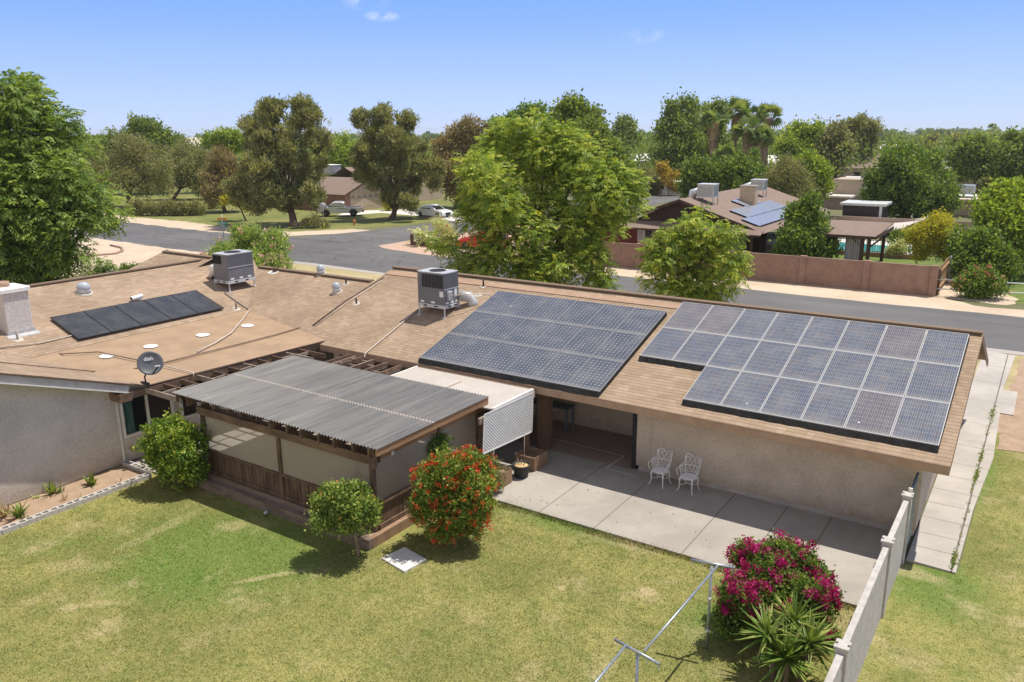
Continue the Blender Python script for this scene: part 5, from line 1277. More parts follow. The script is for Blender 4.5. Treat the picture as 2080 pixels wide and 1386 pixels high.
def plant(name, label, cat, base, lobes, kind='leaf', mat='leaf_green', n=900, k=8, L=.3, Wd=.18, sig=.3, trunk=.18, bark='bark', group=None, D=None, up=.3, out=.5, shell=.55, flowers=None, seed=None, limbs=6, drop=.55, droopz=0., nodes=6, squash=1.0, dspread=.55, tight=1.0, sub=9):
    """lobes: (px, py, radius px[, depth shift in radii]) seen in the photo at the plant's own distance"""
    rng = np.random.default_rng(seed if seed is not None else abs(hash(label)) % 10000 if False else sum(map(ord, label)) % 9973)
    base = np.array([base[0], base[1], base[2] if len(base) > 2 else 0.0], float)
    D = D or depth(base+np.array([0, 0, 1.5])); hd = FF.copy(); hd[2] = 0; hd = hd/np.linalg.norm(hd)
    xs = [l[0] for l in lobes]; Rc = (max(xs)-min(xs))/2*D/FPX
    W_ = []
    for i, l in enumerate(lobes):
        r = l[2]*D/FPX*tight*(1.08 if sub else 1); dz = l[3] if len(l) > 3 else rng.uniform(-dspread, dspread)
        c = atD(l[0], l[1], D)+hd*dz*max(Rc, r); c[2] = max(c[2], r*.6+base[2]); W_.append((*c, r))
    root = empty(name, base, label, cat, group)
    if sub:      # each limb's mass is broken into smaller sprays with gaps between them
        SB = []
        for x, y, z, r in W_:
            for _ in range(sub):
                d = rng.normal(size=3); d[2] += .25; d /= np.linalg.norm(d); r2 = r*rng.uniform(.30, .50); q = np.array([x, y, z])+d*(r-r2*.75); q[2] = max(q[2], base[2]+r2*.5); SB.append((*q, r2))
            for _ in range(max(2, sub//3)):       # stray sprays beyond the outline
                d = rng.normal(size=3); d[2] += .15; d /= np.linalg.norm(d); r2 = r*rng.uniform(.14, .24); q = np.array([x, y, z])+d*r*rng.uniform(.98, 1.16); q[2] = max(q[2], base[2]+r2); SB.append((*q, r2))
        P, dr = clumps(SB, int(n*(.86 if kind == 'frond' else .74)), rng, .30)
        P3, d3 = clumps([(x, y, z, r*.80) for x, y, z, r in W_], n-len(P), rng, .45); P, dr = np.concatenate([P, P3]), np.concatenate([dr, d3]); FL = SB
    else:
        P, dr = clumps(W_, n, rng, shell); FL = W_
    kp = P[:, 2] > base[2]+.03; P, dr = P[kp], dr[kp]
    if kind == 'frond': V, t = frond_quads(P, dr, np.array([[L]]), rng, nodes, drop, (Wd*3.0, Wd))
    else: V, t = leaf_clump_quads(P, dr, k, sig, L, Wd, rng, up, out)
    V[:, :, 2] = np.maximum(V[:, :, 2], base[2]+.01)
    qmesh('crown' if trunk > .05 else 'foliage', V, None, t, mat, root)
    if flowers:
        fm, fn, fk, fL, fs = flowers[:5]; zmin = flowers[5] if len(flowers) > 5 else -9
        P2, d2 = clumps(FL, fn*2, rng, .93); keep = (d2[:, 2] > zmin) & (P2[:, 2] > base[2]+.1); P2, d2 = P2[keep][:fn]+d2[keep][:fn]*fL*.6, d2[keep][:fn]
        V2, t2 = leaf_clump_quads(P2, d2, fk, fs, fL, fL*.8, rng, .1, .3); qmesh('flowers', V2, None, t2, fm, root)
    if trunk > 0:
        m = MB(); W2 = sorted(W_, key=lambda w: -w[3]); cz = np.mean([w[2] for w in W_]); ctr = np.mean([w[:3] for w in W_], 0)
        fork = base+(ctr-base)*np.array([.45, .45, .42]); fork[2] = base[2]+max(.25, (min(w[2]-w[3]*.3 for w in W_)-base[2])*.9)
        mid = (base+fork)/2+np.array([rng.normal(0, .1), rng.normal(0, .1), 0])*trunk*3
        m.tube([base-np.array([0, 0, .1]), base+np.array([0, 0, .12]), mid, fork], [trunk*1.5, trunk*1.1, trunk*.9, trunk*.8], 9)
        for w in (W2[:limbs] if limbs else []):
            e = np.array(w[:3]); q = (fork+e)/2+np.array([0, 0, .15*np.linalg.norm(e-fork)])*.5
            m.tube([fork, fork+(q-fork)*.5, q, e+(e-q)*.2], [trunk*.55, trunk*.45, trunk*.3, trunk*.08], 6)
        m.build('trunk' if trunk > .05 else 'stem', bark, root)
    return root
def gb(px, py): return G(px, py)

# back yard shrubs
plant('shrub', 'round glossy green shrub at the left end of the pergola', 'shrub', G(375, 985), [(357, 905, 58, 0), (330, 910, 42), (390, 915, 36), (350, 875, 34), (375, 945, 42), (335, 945, 36), (395, 950, 28), (310, 900, 22)], sub=14, mat='leaf_shrub', n=2100, k=9, L=.085, Wd=.06, sig=.055, trunk=.04, shell=.6)
plant('shrub', 'small multi stemmed shrub with a few orange flowers at the deck corner', 'shrub', G(728, 1128), [(700, 1020, 44, 0), (665, 1030, 34), (740, 1030, 34), (690, 1000, 26), (730, 1005, 24), (660, 1050, 26), (700, 1056, 30), (748, 1052, 22), (765, 1020, 13)], sub=10, mat='leaf_citrus', n=1300, k=8, L=.075, Wd=.05, sig=.06, trunk=.035, bark='bark_pale', flowers=('petal_orange', 14, 7, .05, .03), limbs=8, shell=.5)
plant('flowering_bush', 'large rounded bush covered in orange red flowers beside the pergola', 'bush', G(925, 1092), [(920, 1000, 66, 0), (912, 938, 40), (955, 948, 40), (885, 968, 42), (965, 990, 40), (868, 1010, 36), (960, 1040, 38), (900, 1048, 40), (935, 1062, 26), (988, 965, 20), (985, 1010, 20), (850, 1030, 16)], sub=14, mat='leaf_red', n=3200, k=9, L=.085, Wd=.04, sig=.06, trunk=.04, flowers=('petal_red', 430, 13, .05, .032), shell=.6)
plant('shrub', 'small dull green bush between the red flowering bush and the planter', 'shrub', G(1005, 992), [(1000, 958, 22, 0), (985, 950, 18), (1008, 975, 16)], mat='leaf_olive', n=260, k=8, L=.07, Wd=.04, sig=.05, trunk=.02)
plant('shrub', 'dark leafy bush behind the red flowering bush against the pergola', 'shrub', G(860, 1050), [(885, 910, 24), (865, 945, 28), (850, 985, 26), (900, 895, 14)], mat='leaf_dark', n=700, k=8, L=.08, Wd=.045, sig=.06, trunk=.03, D=depth(G(870, 1035)))
plant('bougainvillea', 'magenta bougainvillea bush in full bloom by the precast fence', 'bush', G(1570, 1272), [(1560, 1180, 50, 0), (1510, 1190, 42), (1620, 1190, 44), (1655, 1220, 38), (1530, 1150, 32), (1590, 1148, 36), (1635, 1170, 38), (1668, 1195, 32), (1468, 1168, 18), (1482, 1210, 34), (1570, 1225, 56), (1640, 1245, 36), (1682, 1240, 18), (1500, 1245, 38), (1466, 1232, 20), (1688, 1205, 12), (1500, 1268, 32), (1555, 1275, 36), (1615, 1278, 32), (1470, 1255, 20), (1665, 1268, 22)], sub=14, mat='leaf_ficus', n=5600, k=8, L=.065, Wd=.048, sig=.06, trunk=.04, flowers=('petal_magenta', 340, 75, .048, .05, .0), shell=.6, squash=.9)
# variegated yucca, three heads
root = empty('yucca', G(1600, 1392), 'yucca with yellow edged sword leaves in front of the magenta bush', 'yucca')
rng = np.random.default_rng(21); D0 = depth(G(1600, 1392))
for (px, py, dd) in ((1560, 1292, .1), (1645, 1308, -.15), (1612, 1262, .35), (1598, 1340, -.25)):
    c = atD(px, py, D0+dd); n = 92; el = np.arcsin(rng.uniform(-.45, 1.0, n)); az = rng.uniform(0, 6.283, n)
    dr = np.column_stack([np.cos(el)*np.cos(az), np.cos(el)*np.sin(az), np.sin(el)]); L = rng.uniform(.48, .78, n)
    sd = unit(np.cross(dr, [0, 0, 1.]))*.030; sag = np.zeros((n, 3)); sag[:, 2] = -.06*np.cos(el)
    A = c+dr*.03; B = c+dr*(L*.45)[:, None]; T = c+dr*L[:, None]+sag
    V = np.concatenate([np.stack([A-sd*.6, A+sd*.6, B+sd, B-sd], 1), np.stack([B-sd, B+sd, T+sd*.05, T-sd*.05], 1)])
    t = rng.random(n); dead = el < -.3; t[dead] = 1
    qmesh('leaf_rosette', V, None, np.concatenate([t, t]), 'leaf_yucca', root)
    if True:
        m = MB(); bx = np.array([c[0]*.6+G(1600, 1392)[0]*.4, c[1]*.6+G(1600, 1392)[1]*.4, 0]); m.tube([bx, (bx+c)/2+np.array([.02, .03, .05]), c], [.06, .05, .05], 8); m.build('trunk', 'palm_bark', root)
# little plants of the flower bed
def sprout(px, py, n, h, mat, label, lean=.5, w=.028, name='bed_plant'):
    p = G(px, py, .03); rng = np.random.default_rng(px*7+py); az = rng.uniform(0, 6.283, n); el = rng.uniform(.5, 1.45, n)
    dr = np.column_stack([np.cos(el)*np.cos(az), np.cos(el)*np.sin(az), np.sin(el)]); L = h*rng.uniform(.5, 1.1, n); B0 = p+rng.normal(0, .04, (n, 3))*[1, 1, 0]
    sd = unit(np.cross(dr, [0, 0, 1.]))*w/2; M_ = B0+dr*(L*.55)[:, None]; T = B0+dr*L[:, None]; T[:, 2] -= lean*L*rng.random(n)*.6
    V = np.concatenate([np.stack([B0-sd, B0+sd, M_+sd, M_-sd], 1), np.stack([M_-sd, M_+sd, T+sd*.2, T-sd*.2], 1)]); V[:, :, 2] = np.maximum(V[:, :, 2], .035); t = rng.random(n)
    o = qmesh(name, V, None, np.concatenate([t, t]), mat, loc=tuple(p)); tag(o, label, 'plant', 'small plants in the flower bed')
sprout(8, 1050, 36, .55, 'leaf_dead', 'dry straw coloured clump at the left edge of the bed', 1.2, .045)
sprout(40, 1052, 30, .62, 'leaf_yucca', 'tall yellow green spiky clump near the left edge of the bed', .4, .045)
sprout(46, 1062, 22, .30, 'leaf_dead', 'withered clump in front of the spiky clump', 1.2, .04)
sprout(106, 1003, 26, .48, 'leaf_green', 'upright green blades beside the house wall', .2, .04)
sprout(121, 1000, 16, .36, 'leaf_yucca', 'pale green blades right beside the upright green blades', .3)
sprout(133, 1015, 12, .28, 'leaf_dead', 'thin dry stalks below the green blades', .6, .018)
sprout(157, 1018, 10, .30, 'leaf_dead', 'bent dry twigs at the middle of the bed', .6, .014)
sprout(187, 985, 34, .42, 'leaf_green', 'leafy green plant in the middle of the bed by the wall', .4, .07)
sprout(242, 980, 9, .26, 'leaf_dead', 'single dry rose stalk near the bed corner', .3, .014)
sprout(75, 1012, 16, .16, 'leaf_desert', 'low grey green seedling in the shade of the wall', .4, .03)
sprout(97, 1042, 8, .25, 'leaf_dead', 'thin arching dry blade near the block edging', .9, .014)
sprout(1080, 935, 12, .22, 'leaf_desert', 'small grey green plant in the rear wooden planter', .3, .04)

# street trees behind the house
plant('street_tree', 'large spreading tree with bright feathery leaves behind the main roof', 'tree', (-23.3, 36.8), [(1030, 314, 66), (1110, 304, 70, 0), (1180, 330, 72), (1000, 375, 68), (1090, 390, 88, .2), (1190, 400, 82, -.3), (1255, 385, 50), (974, 425, 42), (1050, 470, 78, -.35), (1150, 470, 80, -.3), (1225, 450, 55), (1010, 530, 55, -.4), (935, 515, 36, -.2), (882, 500, 20, 0), (1100, 540, 52, -.5), (1180, 530, 50, -.4), (1215, 560, 24, -.5), (960, 555, 30, -.4), (1065, 264, 30), (1275, 410, 34), (985, 345, 40), (905, 525, 18), (1125, 570, 22, -.5)],
      kind='frond', mat='leaf_bright', n=12000, L=.50, Wd=.066, trunk=.30, drop=.38, nodes=6, limbs=14, tight=.95, sub=10)
plant('street_tree', 'young feathery tree in front of the brown street wall', 'tree', (-14.9, 36.6), [(1405, 480, 42, 0), (1360, 500, 36), (1445, 480, 36), (1385, 445, 22), (1330, 520, 30), (1400, 540, 60, 0), (1465, 530, 38), (1345, 560, 36), (1420, 585, 44), (1492, 548, 22), (1318, 490, 18), (1430, 445, 20), (1365, 590, 26), (1455, 590, 26), (1475, 470, 16)],
      kind='frond', mat='leaf_bright', n=2300, L=.50, Wd=.066, trunk=.14, drop=.4, nodes=6, limbs=14, sub=7)
plant('shade_tree', 'huge feathery green tree at the left edge beyond the chimney', 'tree', (-46, 22.6), [(15, 235, 80), (80, 300, 88, 0), (-60, 300, 120), (30, 380, 105, -.3), (125, 395, 80, -.1), (185, 425, 46), (-30, 470, 110), (70, 470, 85, -.3), (145, 470, 55), (45, 530, 55, -.3), (115, 530, 45, -.2), (-60, 550, 90), (5, 190, 42), (62, 225, 34), (105, 265, 28), (205, 440, 26), (165, 380, 40), (135, 245, 9, 0)],
      kind='frond', mat='leaf_chinaberry', n=9000, L=.65, Wd=.09, trunk=.38, drop=.45, nodes=6, limbs=14, sub=12)
plant('shrub', 'low leafy shrub beside the curving dirt drive', 'shrub', G(195, 560), [(195, 545, 22), (215, 550, 14), (170, 552, 16)], kind='frond', mat='leaf_chinaberry', n=260, L=.5, Wd=.06, trunk=.03, D=depth(G(200, 570)))
plant('shrub', 'small shrub showing over the left roof ridge', 'shrub', G(262, 556), [(255, 552, 12), (275, 548, 10)], kind='leaf', mat='leaf_green', n=160, k=8, L=.16, Wd=.09, sig=.12, trunk=.02)
plant('oleander', 'broad oleander bush with pale pink flowers behind the squat air conditioner', 'bush', G(515, 560), [(515, 478, 22, 0), (482, 490, 26), (552, 495, 26), (462, 512, 26), (505, 515, 38), (548, 528, 36), (572, 538, 20), (442, 525, 15), (586, 546, 12), (520, 550, 38), (470, 545, 34)], mat='leaf_oleander', n=2600, k=8, L=.30, Wd=.075, sig=.2, trunk=.05, flowers=('petal_pink', 150, 8, .16, .10, .2), up=.6)
# across the street
plant('pine_tree', 'tall dark green pine with clumped crown left of the pickup', 'tree', G(597, 460), [(530, 232, 26), (562, 226, 26), (618, 224, 26), (644, 242, 20), (512, 262, 24), (550, 272, 36), (600, 262, 36), (640, 288, 26), (520, 302, 26), (590, 312, 42), (650, 330, 15), (540, 345, 36), (500, 382, 26), (482, 402, 13), (560, 385, 40), (618, 360, 32), (640, 390, 22), (590, 400, 28), (530, 408, 22), (652, 410, 12)],
      sub=11, mat='leaf_pine', n=3600, k=12, L=.50, Wd=.12, sig=.20, trunk=.42, up=.7, out=1.1, shell=.68, limbs=14, tight=1.0)
plant('pine_tree', 'leaning olive green pine between the pickup and the white car', 'tree', G(795, 447), [(740, 246, 20), (780, 240, 24), (826, 252, 22), (760, 280, 32), (810, 290, 36), (850, 302, 18), (740, 320, 25), (790, 335, 38), (850, 345, 28), (884, 345, 20), (830, 370, 28), (760, 362, 28), (722, 360, 12), (878, 375, 14), (800, 395, 28), (835, 410, 16), (832, 425, 8)],
      sub=11, mat='leaf_pine', n=3500, k=12, L=.50, Wd=.12, sig=.20, trunk=.36, up=.5, out=1.1, shell=.68, limbs=14, seed=44, tight=1.0)
plant('pine_tree', 'brownish conifer left of the tall dark pine', 'tree', G(457, 432), [(450, 335, 30), (440, 370, 33), (470, 362, 32), (445, 395, 28), (476, 392, 25), (454, 312, 16), (420, 385, 17), (426, 352, 15)], mat='leaf_pine_brown', n=1000, k=10, L=.55, Wd=.13, sig=.28, trunk=.24, up=.5, out=1.1)
plant('pine_tree', 'wide brown pine directly left of the big feathery tree', 'tree', G(925, 424), [(962, 255, 22), (935, 285, 32), (900, 300, 22), (962, 300, 28), (930, 340, 32), (900, 360, 22), (965, 350, 28), (920, 385, 24), (955, 388, 22), (890, 335, 16)], mat='leaf_pine_brown', n=1400, k=10, L=.65, Wd=.15, sig=.33, trunk=.3, up=.5, out=1.1)
plant('mesquite_tree', 'broad olive mesquite with forked dark trunk at the left of the hedge', 'tree', G(262, 424), [(245, 330, 42), (300, 328, 42), (270, 303, 32), (222, 365, 36), (312, 365, 36), (342, 345, 22), (198, 335, 36), (275, 370, 30)], mat='leaf_olive', n=1700, k=9, L=.42, Wd=.14, sig=.36, trunk=.32, limbs=8, shell=.4)
plant('mesquite_tree', 'olive mesquite with spreading low limbs behind the hedge', 'tree', G(352, 407), [(352, 345, 36), (398, 352, 32), (375, 312, 28), (412, 330, 22), (330, 365, 22), (402, 374, 24), (372, 370, 20)], mat='leaf_olive', n=1300, k=9, L=.42, Wd=.14, sig=.36, trunk=.26, limbs=8, shell=.4, seed=9)
plant('shade_tree', 'round bright green tree rising behind the mesquites', 'tree', G(300, 395), [(300, 288, 42), (336, 292, 32), (265, 300, 32), (282, 264, 20), (300, 252, 8)], mat='leaf_green', n=1100, k=9, L=.5, Wd=.28, sig=.4, trunk=.25)
plant('shade_tree', 'green tree beside the huge feathery tree in the left distance', 'tree', G(205, 400), [(200, 305, 38), (170, 302, 28), (232, 295, 28), (180, 340, 34), (215, 350, 30)], mat='leaf_green', n=1100, k=9, L=.5, Wd=.28, sig=.4, trunk=.25)
plant('shade_tree', 'bright green tree behind the brownish conifer', 'tree', G(455, 392), [(458, 292, 27), (430, 298, 25), (480, 288, 20), (412, 325, 20)], mat='leaf_bright', n=800, k=9, L=.5, Wd=.28, sig=.4, trunk=.22)
plant('young_tree', 'little yellow leaved tree in the park by the tall dark pine', 'tree', G(499, 449), [(470, 404, 13), (488, 408, 16), (456, 408, 8), (500, 418, 10)], mat='leaf_yellow', n=300, k=8, L=.26, Wd=.16, sig=.16, trunk=.09)
plant('hedge', 'clipped olive green hedge along the dirt shoulder', 'hedge', G(340, 438), [(282, 423, 15), (302, 424, 15), (322, 424, 15), (342, 424, 15), (362, 424, 15), (382, 424, 15), (402, 423, 14), (270, 425, 12)], mat='leaf_olive', n=1100, k=9, L=.24, Wd=.12, sig=.2, trunk=.04, dspread=.02)
plant('shrub', 'round pale bush in the grass behind the hedge end', 'shrub', G(440, 424), [(440, 412, 12), (425, 416, 9)], mat='leaf_desert', n=200, k=8, L=.22, Wd=.12, sig=.18, trunk=.03)
plant('shrub', 'low wild shrub below the stop sign', 'shrub', G(640, 463), [(640, 452, 12), (622, 455, 9), (660, 456, 9)], mat='leaf_olive', n=260, k=8, L=.26, Wd=.06, sig=.16, trunk=.03, up=.9)
plant('shrub', 'bush with orange flowers beside the brown roofed garage', 'shrub', G(680, 424), [(672, 410, 12), (655, 414, 12), (690, 408, 10), (700, 412, 8)], mat='leaf_green', n=420, k=8, L=.24, Wd=.13, sig=.18, trunk=.04, flowers=('petal_orange', 60, 7, .16, .12, .1))
plant('shrub', 'clipped yellow green shrub by the garage entrance', 'shrub', G(788, 428), [(788, 415, 10), (788, 408, 9), (790, 421, 9)], mat='leaf_yellow', n=240, k=8, L=.18, Wd=.11, sig=.14, trunk=.03)
plant('shade_tree', 'bright green tree behind the brown roofed garage', 'tree', G(715, 392), [(700, 312, 34), (735, 328, 28), (688, 342, 24), (720, 345, 20), (770, 340, 26), (680, 300, 16)], mat='leaf_bright', n=1100, k=9, L=.55, Wd=.3, sig=.42, trunk=.25)
plant('desert_palm', 'grey green feather palm inside the timber edged corner bed', 'palm', G(862, 497), [(862, 484, 5, 0), (862, 478, 5, 0)], kind='frond', mat='leaf_desert', n=46, L=1.5, Wd=.13, trunk=.09, bark='palm_bark', drop=.35, nodes=9, limbs=0, sub=0)
plant('shrub', 'thin pinkish shrub behind the red car', 'shrub', G(908, 500), [(905, 468, 15), (893, 455, 13), (915, 485, 14), (900, 485, 14)], mat='leaf_desert', flowers=('petal_coral', 40, 6, .12, .1), n=260, k=8, L=.26, Wd=.07, sig=.2, trunk=.04, shell=.3)
plant('shade_tree', 'darker green tree standing behind the big feathery tree', 'tree', atD(1205, 330, 78)[:2], [(1160, 228, 28), (1130, 248, 28), (1200, 245, 28), (1212, 280, 28), (1238, 322, 32), (1266, 352, 24), (1275, 330, 14), (1180, 270, 30)], mat='leaf_green', n=1500, k=9, L=.42, Wd=.22, sig=.34, trunk=.3)
plant('shade_tree', 'distant dark tree top just above the big feathery tree', 'tree', (-75, 108), [(1070, 238, 18), (1092, 226, 14), (1045, 245, 14), (1010, 258, 16)], mat='leaf_dark', n=520, k=9, L=.6, Wd=.3, sig=.42, trunk=.25)
plant('shade_tree', 'rounded green tree alone between the big feathery tree and the palms', 'tree', G(1262, 350), [(1265, 264, 24), (1250, 285, 19), (1281, 290, 21), (1265, 305, 18)], mat='leaf_green', n=800, k=9, L=.7, Wd=.4, sig=.55, trunk=.3)
plant('shade_tree', 'tall drooping green tree on the left of the palms', 'tree', G(1395, 385), [(1370, 238, 30), (1402, 228, 26), (1352, 268, 22), (1385, 278, 38), (1362, 312, 34), (1420, 312, 38), (1400, 342, 28), (1375, 345, 24)], mat='leaf_green', n=1900, k=9, L=.62, Wd=.32, sig=.5, trunk=.35, up=-.3)
plant('shade_tree', 'tall green tree directly behind the palms', 'tree', G(1455, 380), [(1440, 240, 26), (1465, 228, 21), (1450, 275, 28), (1455, 325, 30), (1480, 340, 24), (1500, 320, 22)], mat='leaf_green', n=1300, k=9, L=.62, Wd=.32, sig=.5, trunk=.35, up=-.3)
plant('citrus_tree', 'dense bright green tree behind the neighbouring roof ridge', 'tree', (-33, 84), [(1410, 352, 26), (1440, 366, 24), (1396, 382, 18), (1440, 345, 20), (1420, 390, 18)], mat='leaf_ficus', n=1100, k=9, L=.34, Wd=.2, sig=.3, trunk=.2)
plant('citrus_tree', 'dense bright green tree behind the neighbouring brick chimney', 'tree', (-27.5, 85), [(1472, 352, 24), (1507, 346, 26), (1541, 352, 23), (1482, 382, 23), (1522, 376, 24)], mat='leaf_ficus', n=1200, k=9, L=.34, Wd=.2, sig=.3, trunk=.2)
plant('acacia_tree', 'fine leaved olive tree right of the neighbouring chimney', 'tree', (-23.2, 83), [(1590, 362, 33), (1566, 382, 22), (1621, 372, 26), (1601, 396, 26), (1641, 396, 19), (1600, 340, 20)], mat='leaf_olive', n=1700, k=9, L=.2, Wd=.09, sig=.32, trunk=.18, shell=.3)
plant('citrus_tree', 'yellowish green tree at the right of the fine leaved olive tree', 'tree', (-22.5, 89), [(1640, 337, 26), (1661, 356, 23), (1670, 382, 18), (1652, 396, 20), (1622, 337, 16)], mat='leaf_bright', n=1000, k=9, L=.34, Wd=.2, sig=.3, trunk=.2)
plant('shade_tree', 'wide yellow green tree right of the palms', 'tree', G(1650, 378), [(1626, 277, 28), (1661, 282, 28), (1602, 302, 23), (1642, 312, 28), (1610, 330, 22)], mat='leaf_bright', n=1200, k=9, L=.6, Wd=.32, sig=.5, trunk=.3)
plant('shade_tree', 'olive toned tree touching the wide yellow green tree', 'tree', G(1700, 382), [(1696, 277, 23), (1691, 312, 26), (1714, 302, 18), (1692, 338, 16), (1675, 330, 18)], mat='leaf_olive', n=900, k=9, L=.6, Wd=.32, sig=.5, trunk=.3)
plant('pine_tree', 'distant grey green pine left of the round ficus', 'tree', G(1745, 372), [(1746, 257, 20), (1770, 264, 14), (1736, 292, 23), (1766, 296, 18), (1741, 332, 20), (1745, 355, 16), (1722, 262, 12)], mat='leaf_pine', n=1000, k=10, L=.9, Wd=.2, sig=.45, trunk=.35, up=.5, out=1.1)
plant('ficus_tree', 'big round dark glossy ficus left of the flat roofed house', 'tree', G(1845, 452), [(1800, 342, 38), (1850, 334, 42, 0), (1896, 352, 38), (1790, 390, 38), (1840, 388, 48, -.3), (1902, 396, 42), (1926, 372, 20), (1776, 418, 24), (1832, 425, 30), (1890, 428, 30), (1925, 420, 20), (1766, 362, 18)], mat='leaf_ficus', n=3000, k=9, L=.36, Wd=.21, sig=.3, trunk=.35)
plant('citrus_tree', 'leafy green tree in the neighbouring yard just behind the street wall', 'tree', (-14.6, 58.5), [(1640, 422, 20), (1625, 450, 32), (1656, 462, 34), (1600, 482, 27), (1690, 492, 16), (1640, 500, 36), (1676, 510, 20), (1596, 508, 20)], mat='leaf_ficus', n=1900, k=9, L=.26, Wd=.15, sig=.22, trunk=.14)
plant('shrub', 'yellow leaved small tree beside the wooden side fence', 'tree', (-5.6, 63), [(1886, 480, 30), (1906, 462, 26), (1872, 500, 24), (1921, 498, 26), (1862, 478, 16), (1926, 472, 16)], mat='leaf_yellow', n=1300, k=9, L=.2, Wd=.1, sig=.2, trunk=.08, limbs=8, shell=.35)
plant('shade_tree', 'large yellow green tree at the right edge of the view', 'tree', (.9, 64.5), [(2040, 425, 42), (2070, 470, 46), (2020, 462, 32), (2062, 520, 36), (2078, 402, 28), (2002, 432, 18), (2046, 398, 16), (2100, 450, 40)], mat='leaf_bright', n=2200, k=9, L=.3, Wd=.17, sig=.3, trunk=.2, shell=.45)
plant('shade_tree', 'dark green dense tree above the coral flowering bush', 'tree', (-2.6, 59.8), [(1960, 502, 30), (2000, 500, 32), (1986, 535, 32), (2026, 530, 27), (1952, 540, 20), (2042, 550, 20), (1990, 556, 24)], mat='leaf_ficus', n=1900, k=9, L=.24, Wd=.14, sig=.22, trunk=.14)
plant('flowering_bush', 'bush with coral flowers beside the street at the right', 'bush', (-2.75, 53.6), [(1990, 577, 30), (1966, 582, 22), (2016, 582, 24), (1990, 600, 24), (1976, 558, 13), (2006, 555, 13)], mat='leaf_dark', n=1100, k=9, L=.16, Wd=.09, sig=.14, trunk=.05, flowers=('petal_coral', 75, 8, .11, .09, .0))
plant('shade_tree', 'green tree with dark leaning trunk in the right distance', 'tree', G(1984, 398), [(1976, 302, 26), (1956, 322, 23), (2001, 322, 23), (1976, 342, 18), (1965, 345, 20)], mat='leaf_green', n=1000, k=9, L=.55, Wd=.3, sig=.42, trunk=.34)
plant('shade_tree', 'paired green crowns at the right edge beyond the flat roofs', 'tree', G(2050, 400), [(2040, 327, 28), (2066, 342, 26), (2021, 342, 16), (2050, 366, 18), (2072, 302, 23), (2060, 285, 15)], mat='leaf_green', n=1300, k=9, L=.55, Wd=.3, sig=.42, trunk=.3)
plant('shade_tree', 'dull olive tree above the round ficus in the right distance', 'tree', G(1910, 352), [(1900, 300, 22), (1926, 300, 22), (1880, 314, 18), (1858, 314, 14), (1942, 322, 18), (1910, 320, 20)], mat='leaf_olive', n=900, k=9, L=.8, Wd=.4, sig=.6, trunk=.3)
plant('shrub', 'rounded shrub under the green tree with dark leaning trunk', 'shrub', G(2015, 392), [(2015, 372, 15), (2000, 375, 11), (2032, 372, 12)], mat='leaf_olive', n=300, k=8, L=.4, Wd=.2, sig=.3, trunk=.05)
plant('shrub', 'dark olive thicket at the end of the side street', 'shrub', G(1318, 396), [(1310, 367, 22), (1336, 377, 19), (1302, 384, 17), (1290, 370, 16)], mat='leaf_olive', n=700, k=9, L=.4, Wd=.2, sig=.3, trunk=.06)
plant('vine', 'yellow orange flowering vine beside the white box at the side street', 'vine', G(1358, 398), [(1360, 362, 15), (1350, 347, 12), (1370, 380, 9), (1345, 338, 8)], mat='leaf_orange', n=420, k=9, L=.3, Wd=.18, sig=.22, trunk=.05)
plant('shrub', 'round grey green shrub by the pool fence', 'shrub', (-9.2, 68), [(1822, 505, 14), (1812, 512, 10), (1832, 512, 10)], mat='leaf_desert', n=260, k=8, L=.16, Wd=.09, sig=.14, trunk=.03)
plant('shrub', 'bright tropical plant at the far pool corner', 'shrub', (-9.2, 72.5), [(1828, 480, 12), (1842, 484, 10), (1818, 484, 9)], mat='leaf_green', n=200, k=6, L=.45, Wd=.08, sig=.14, trunk=.03, up=.8, out=1.0)

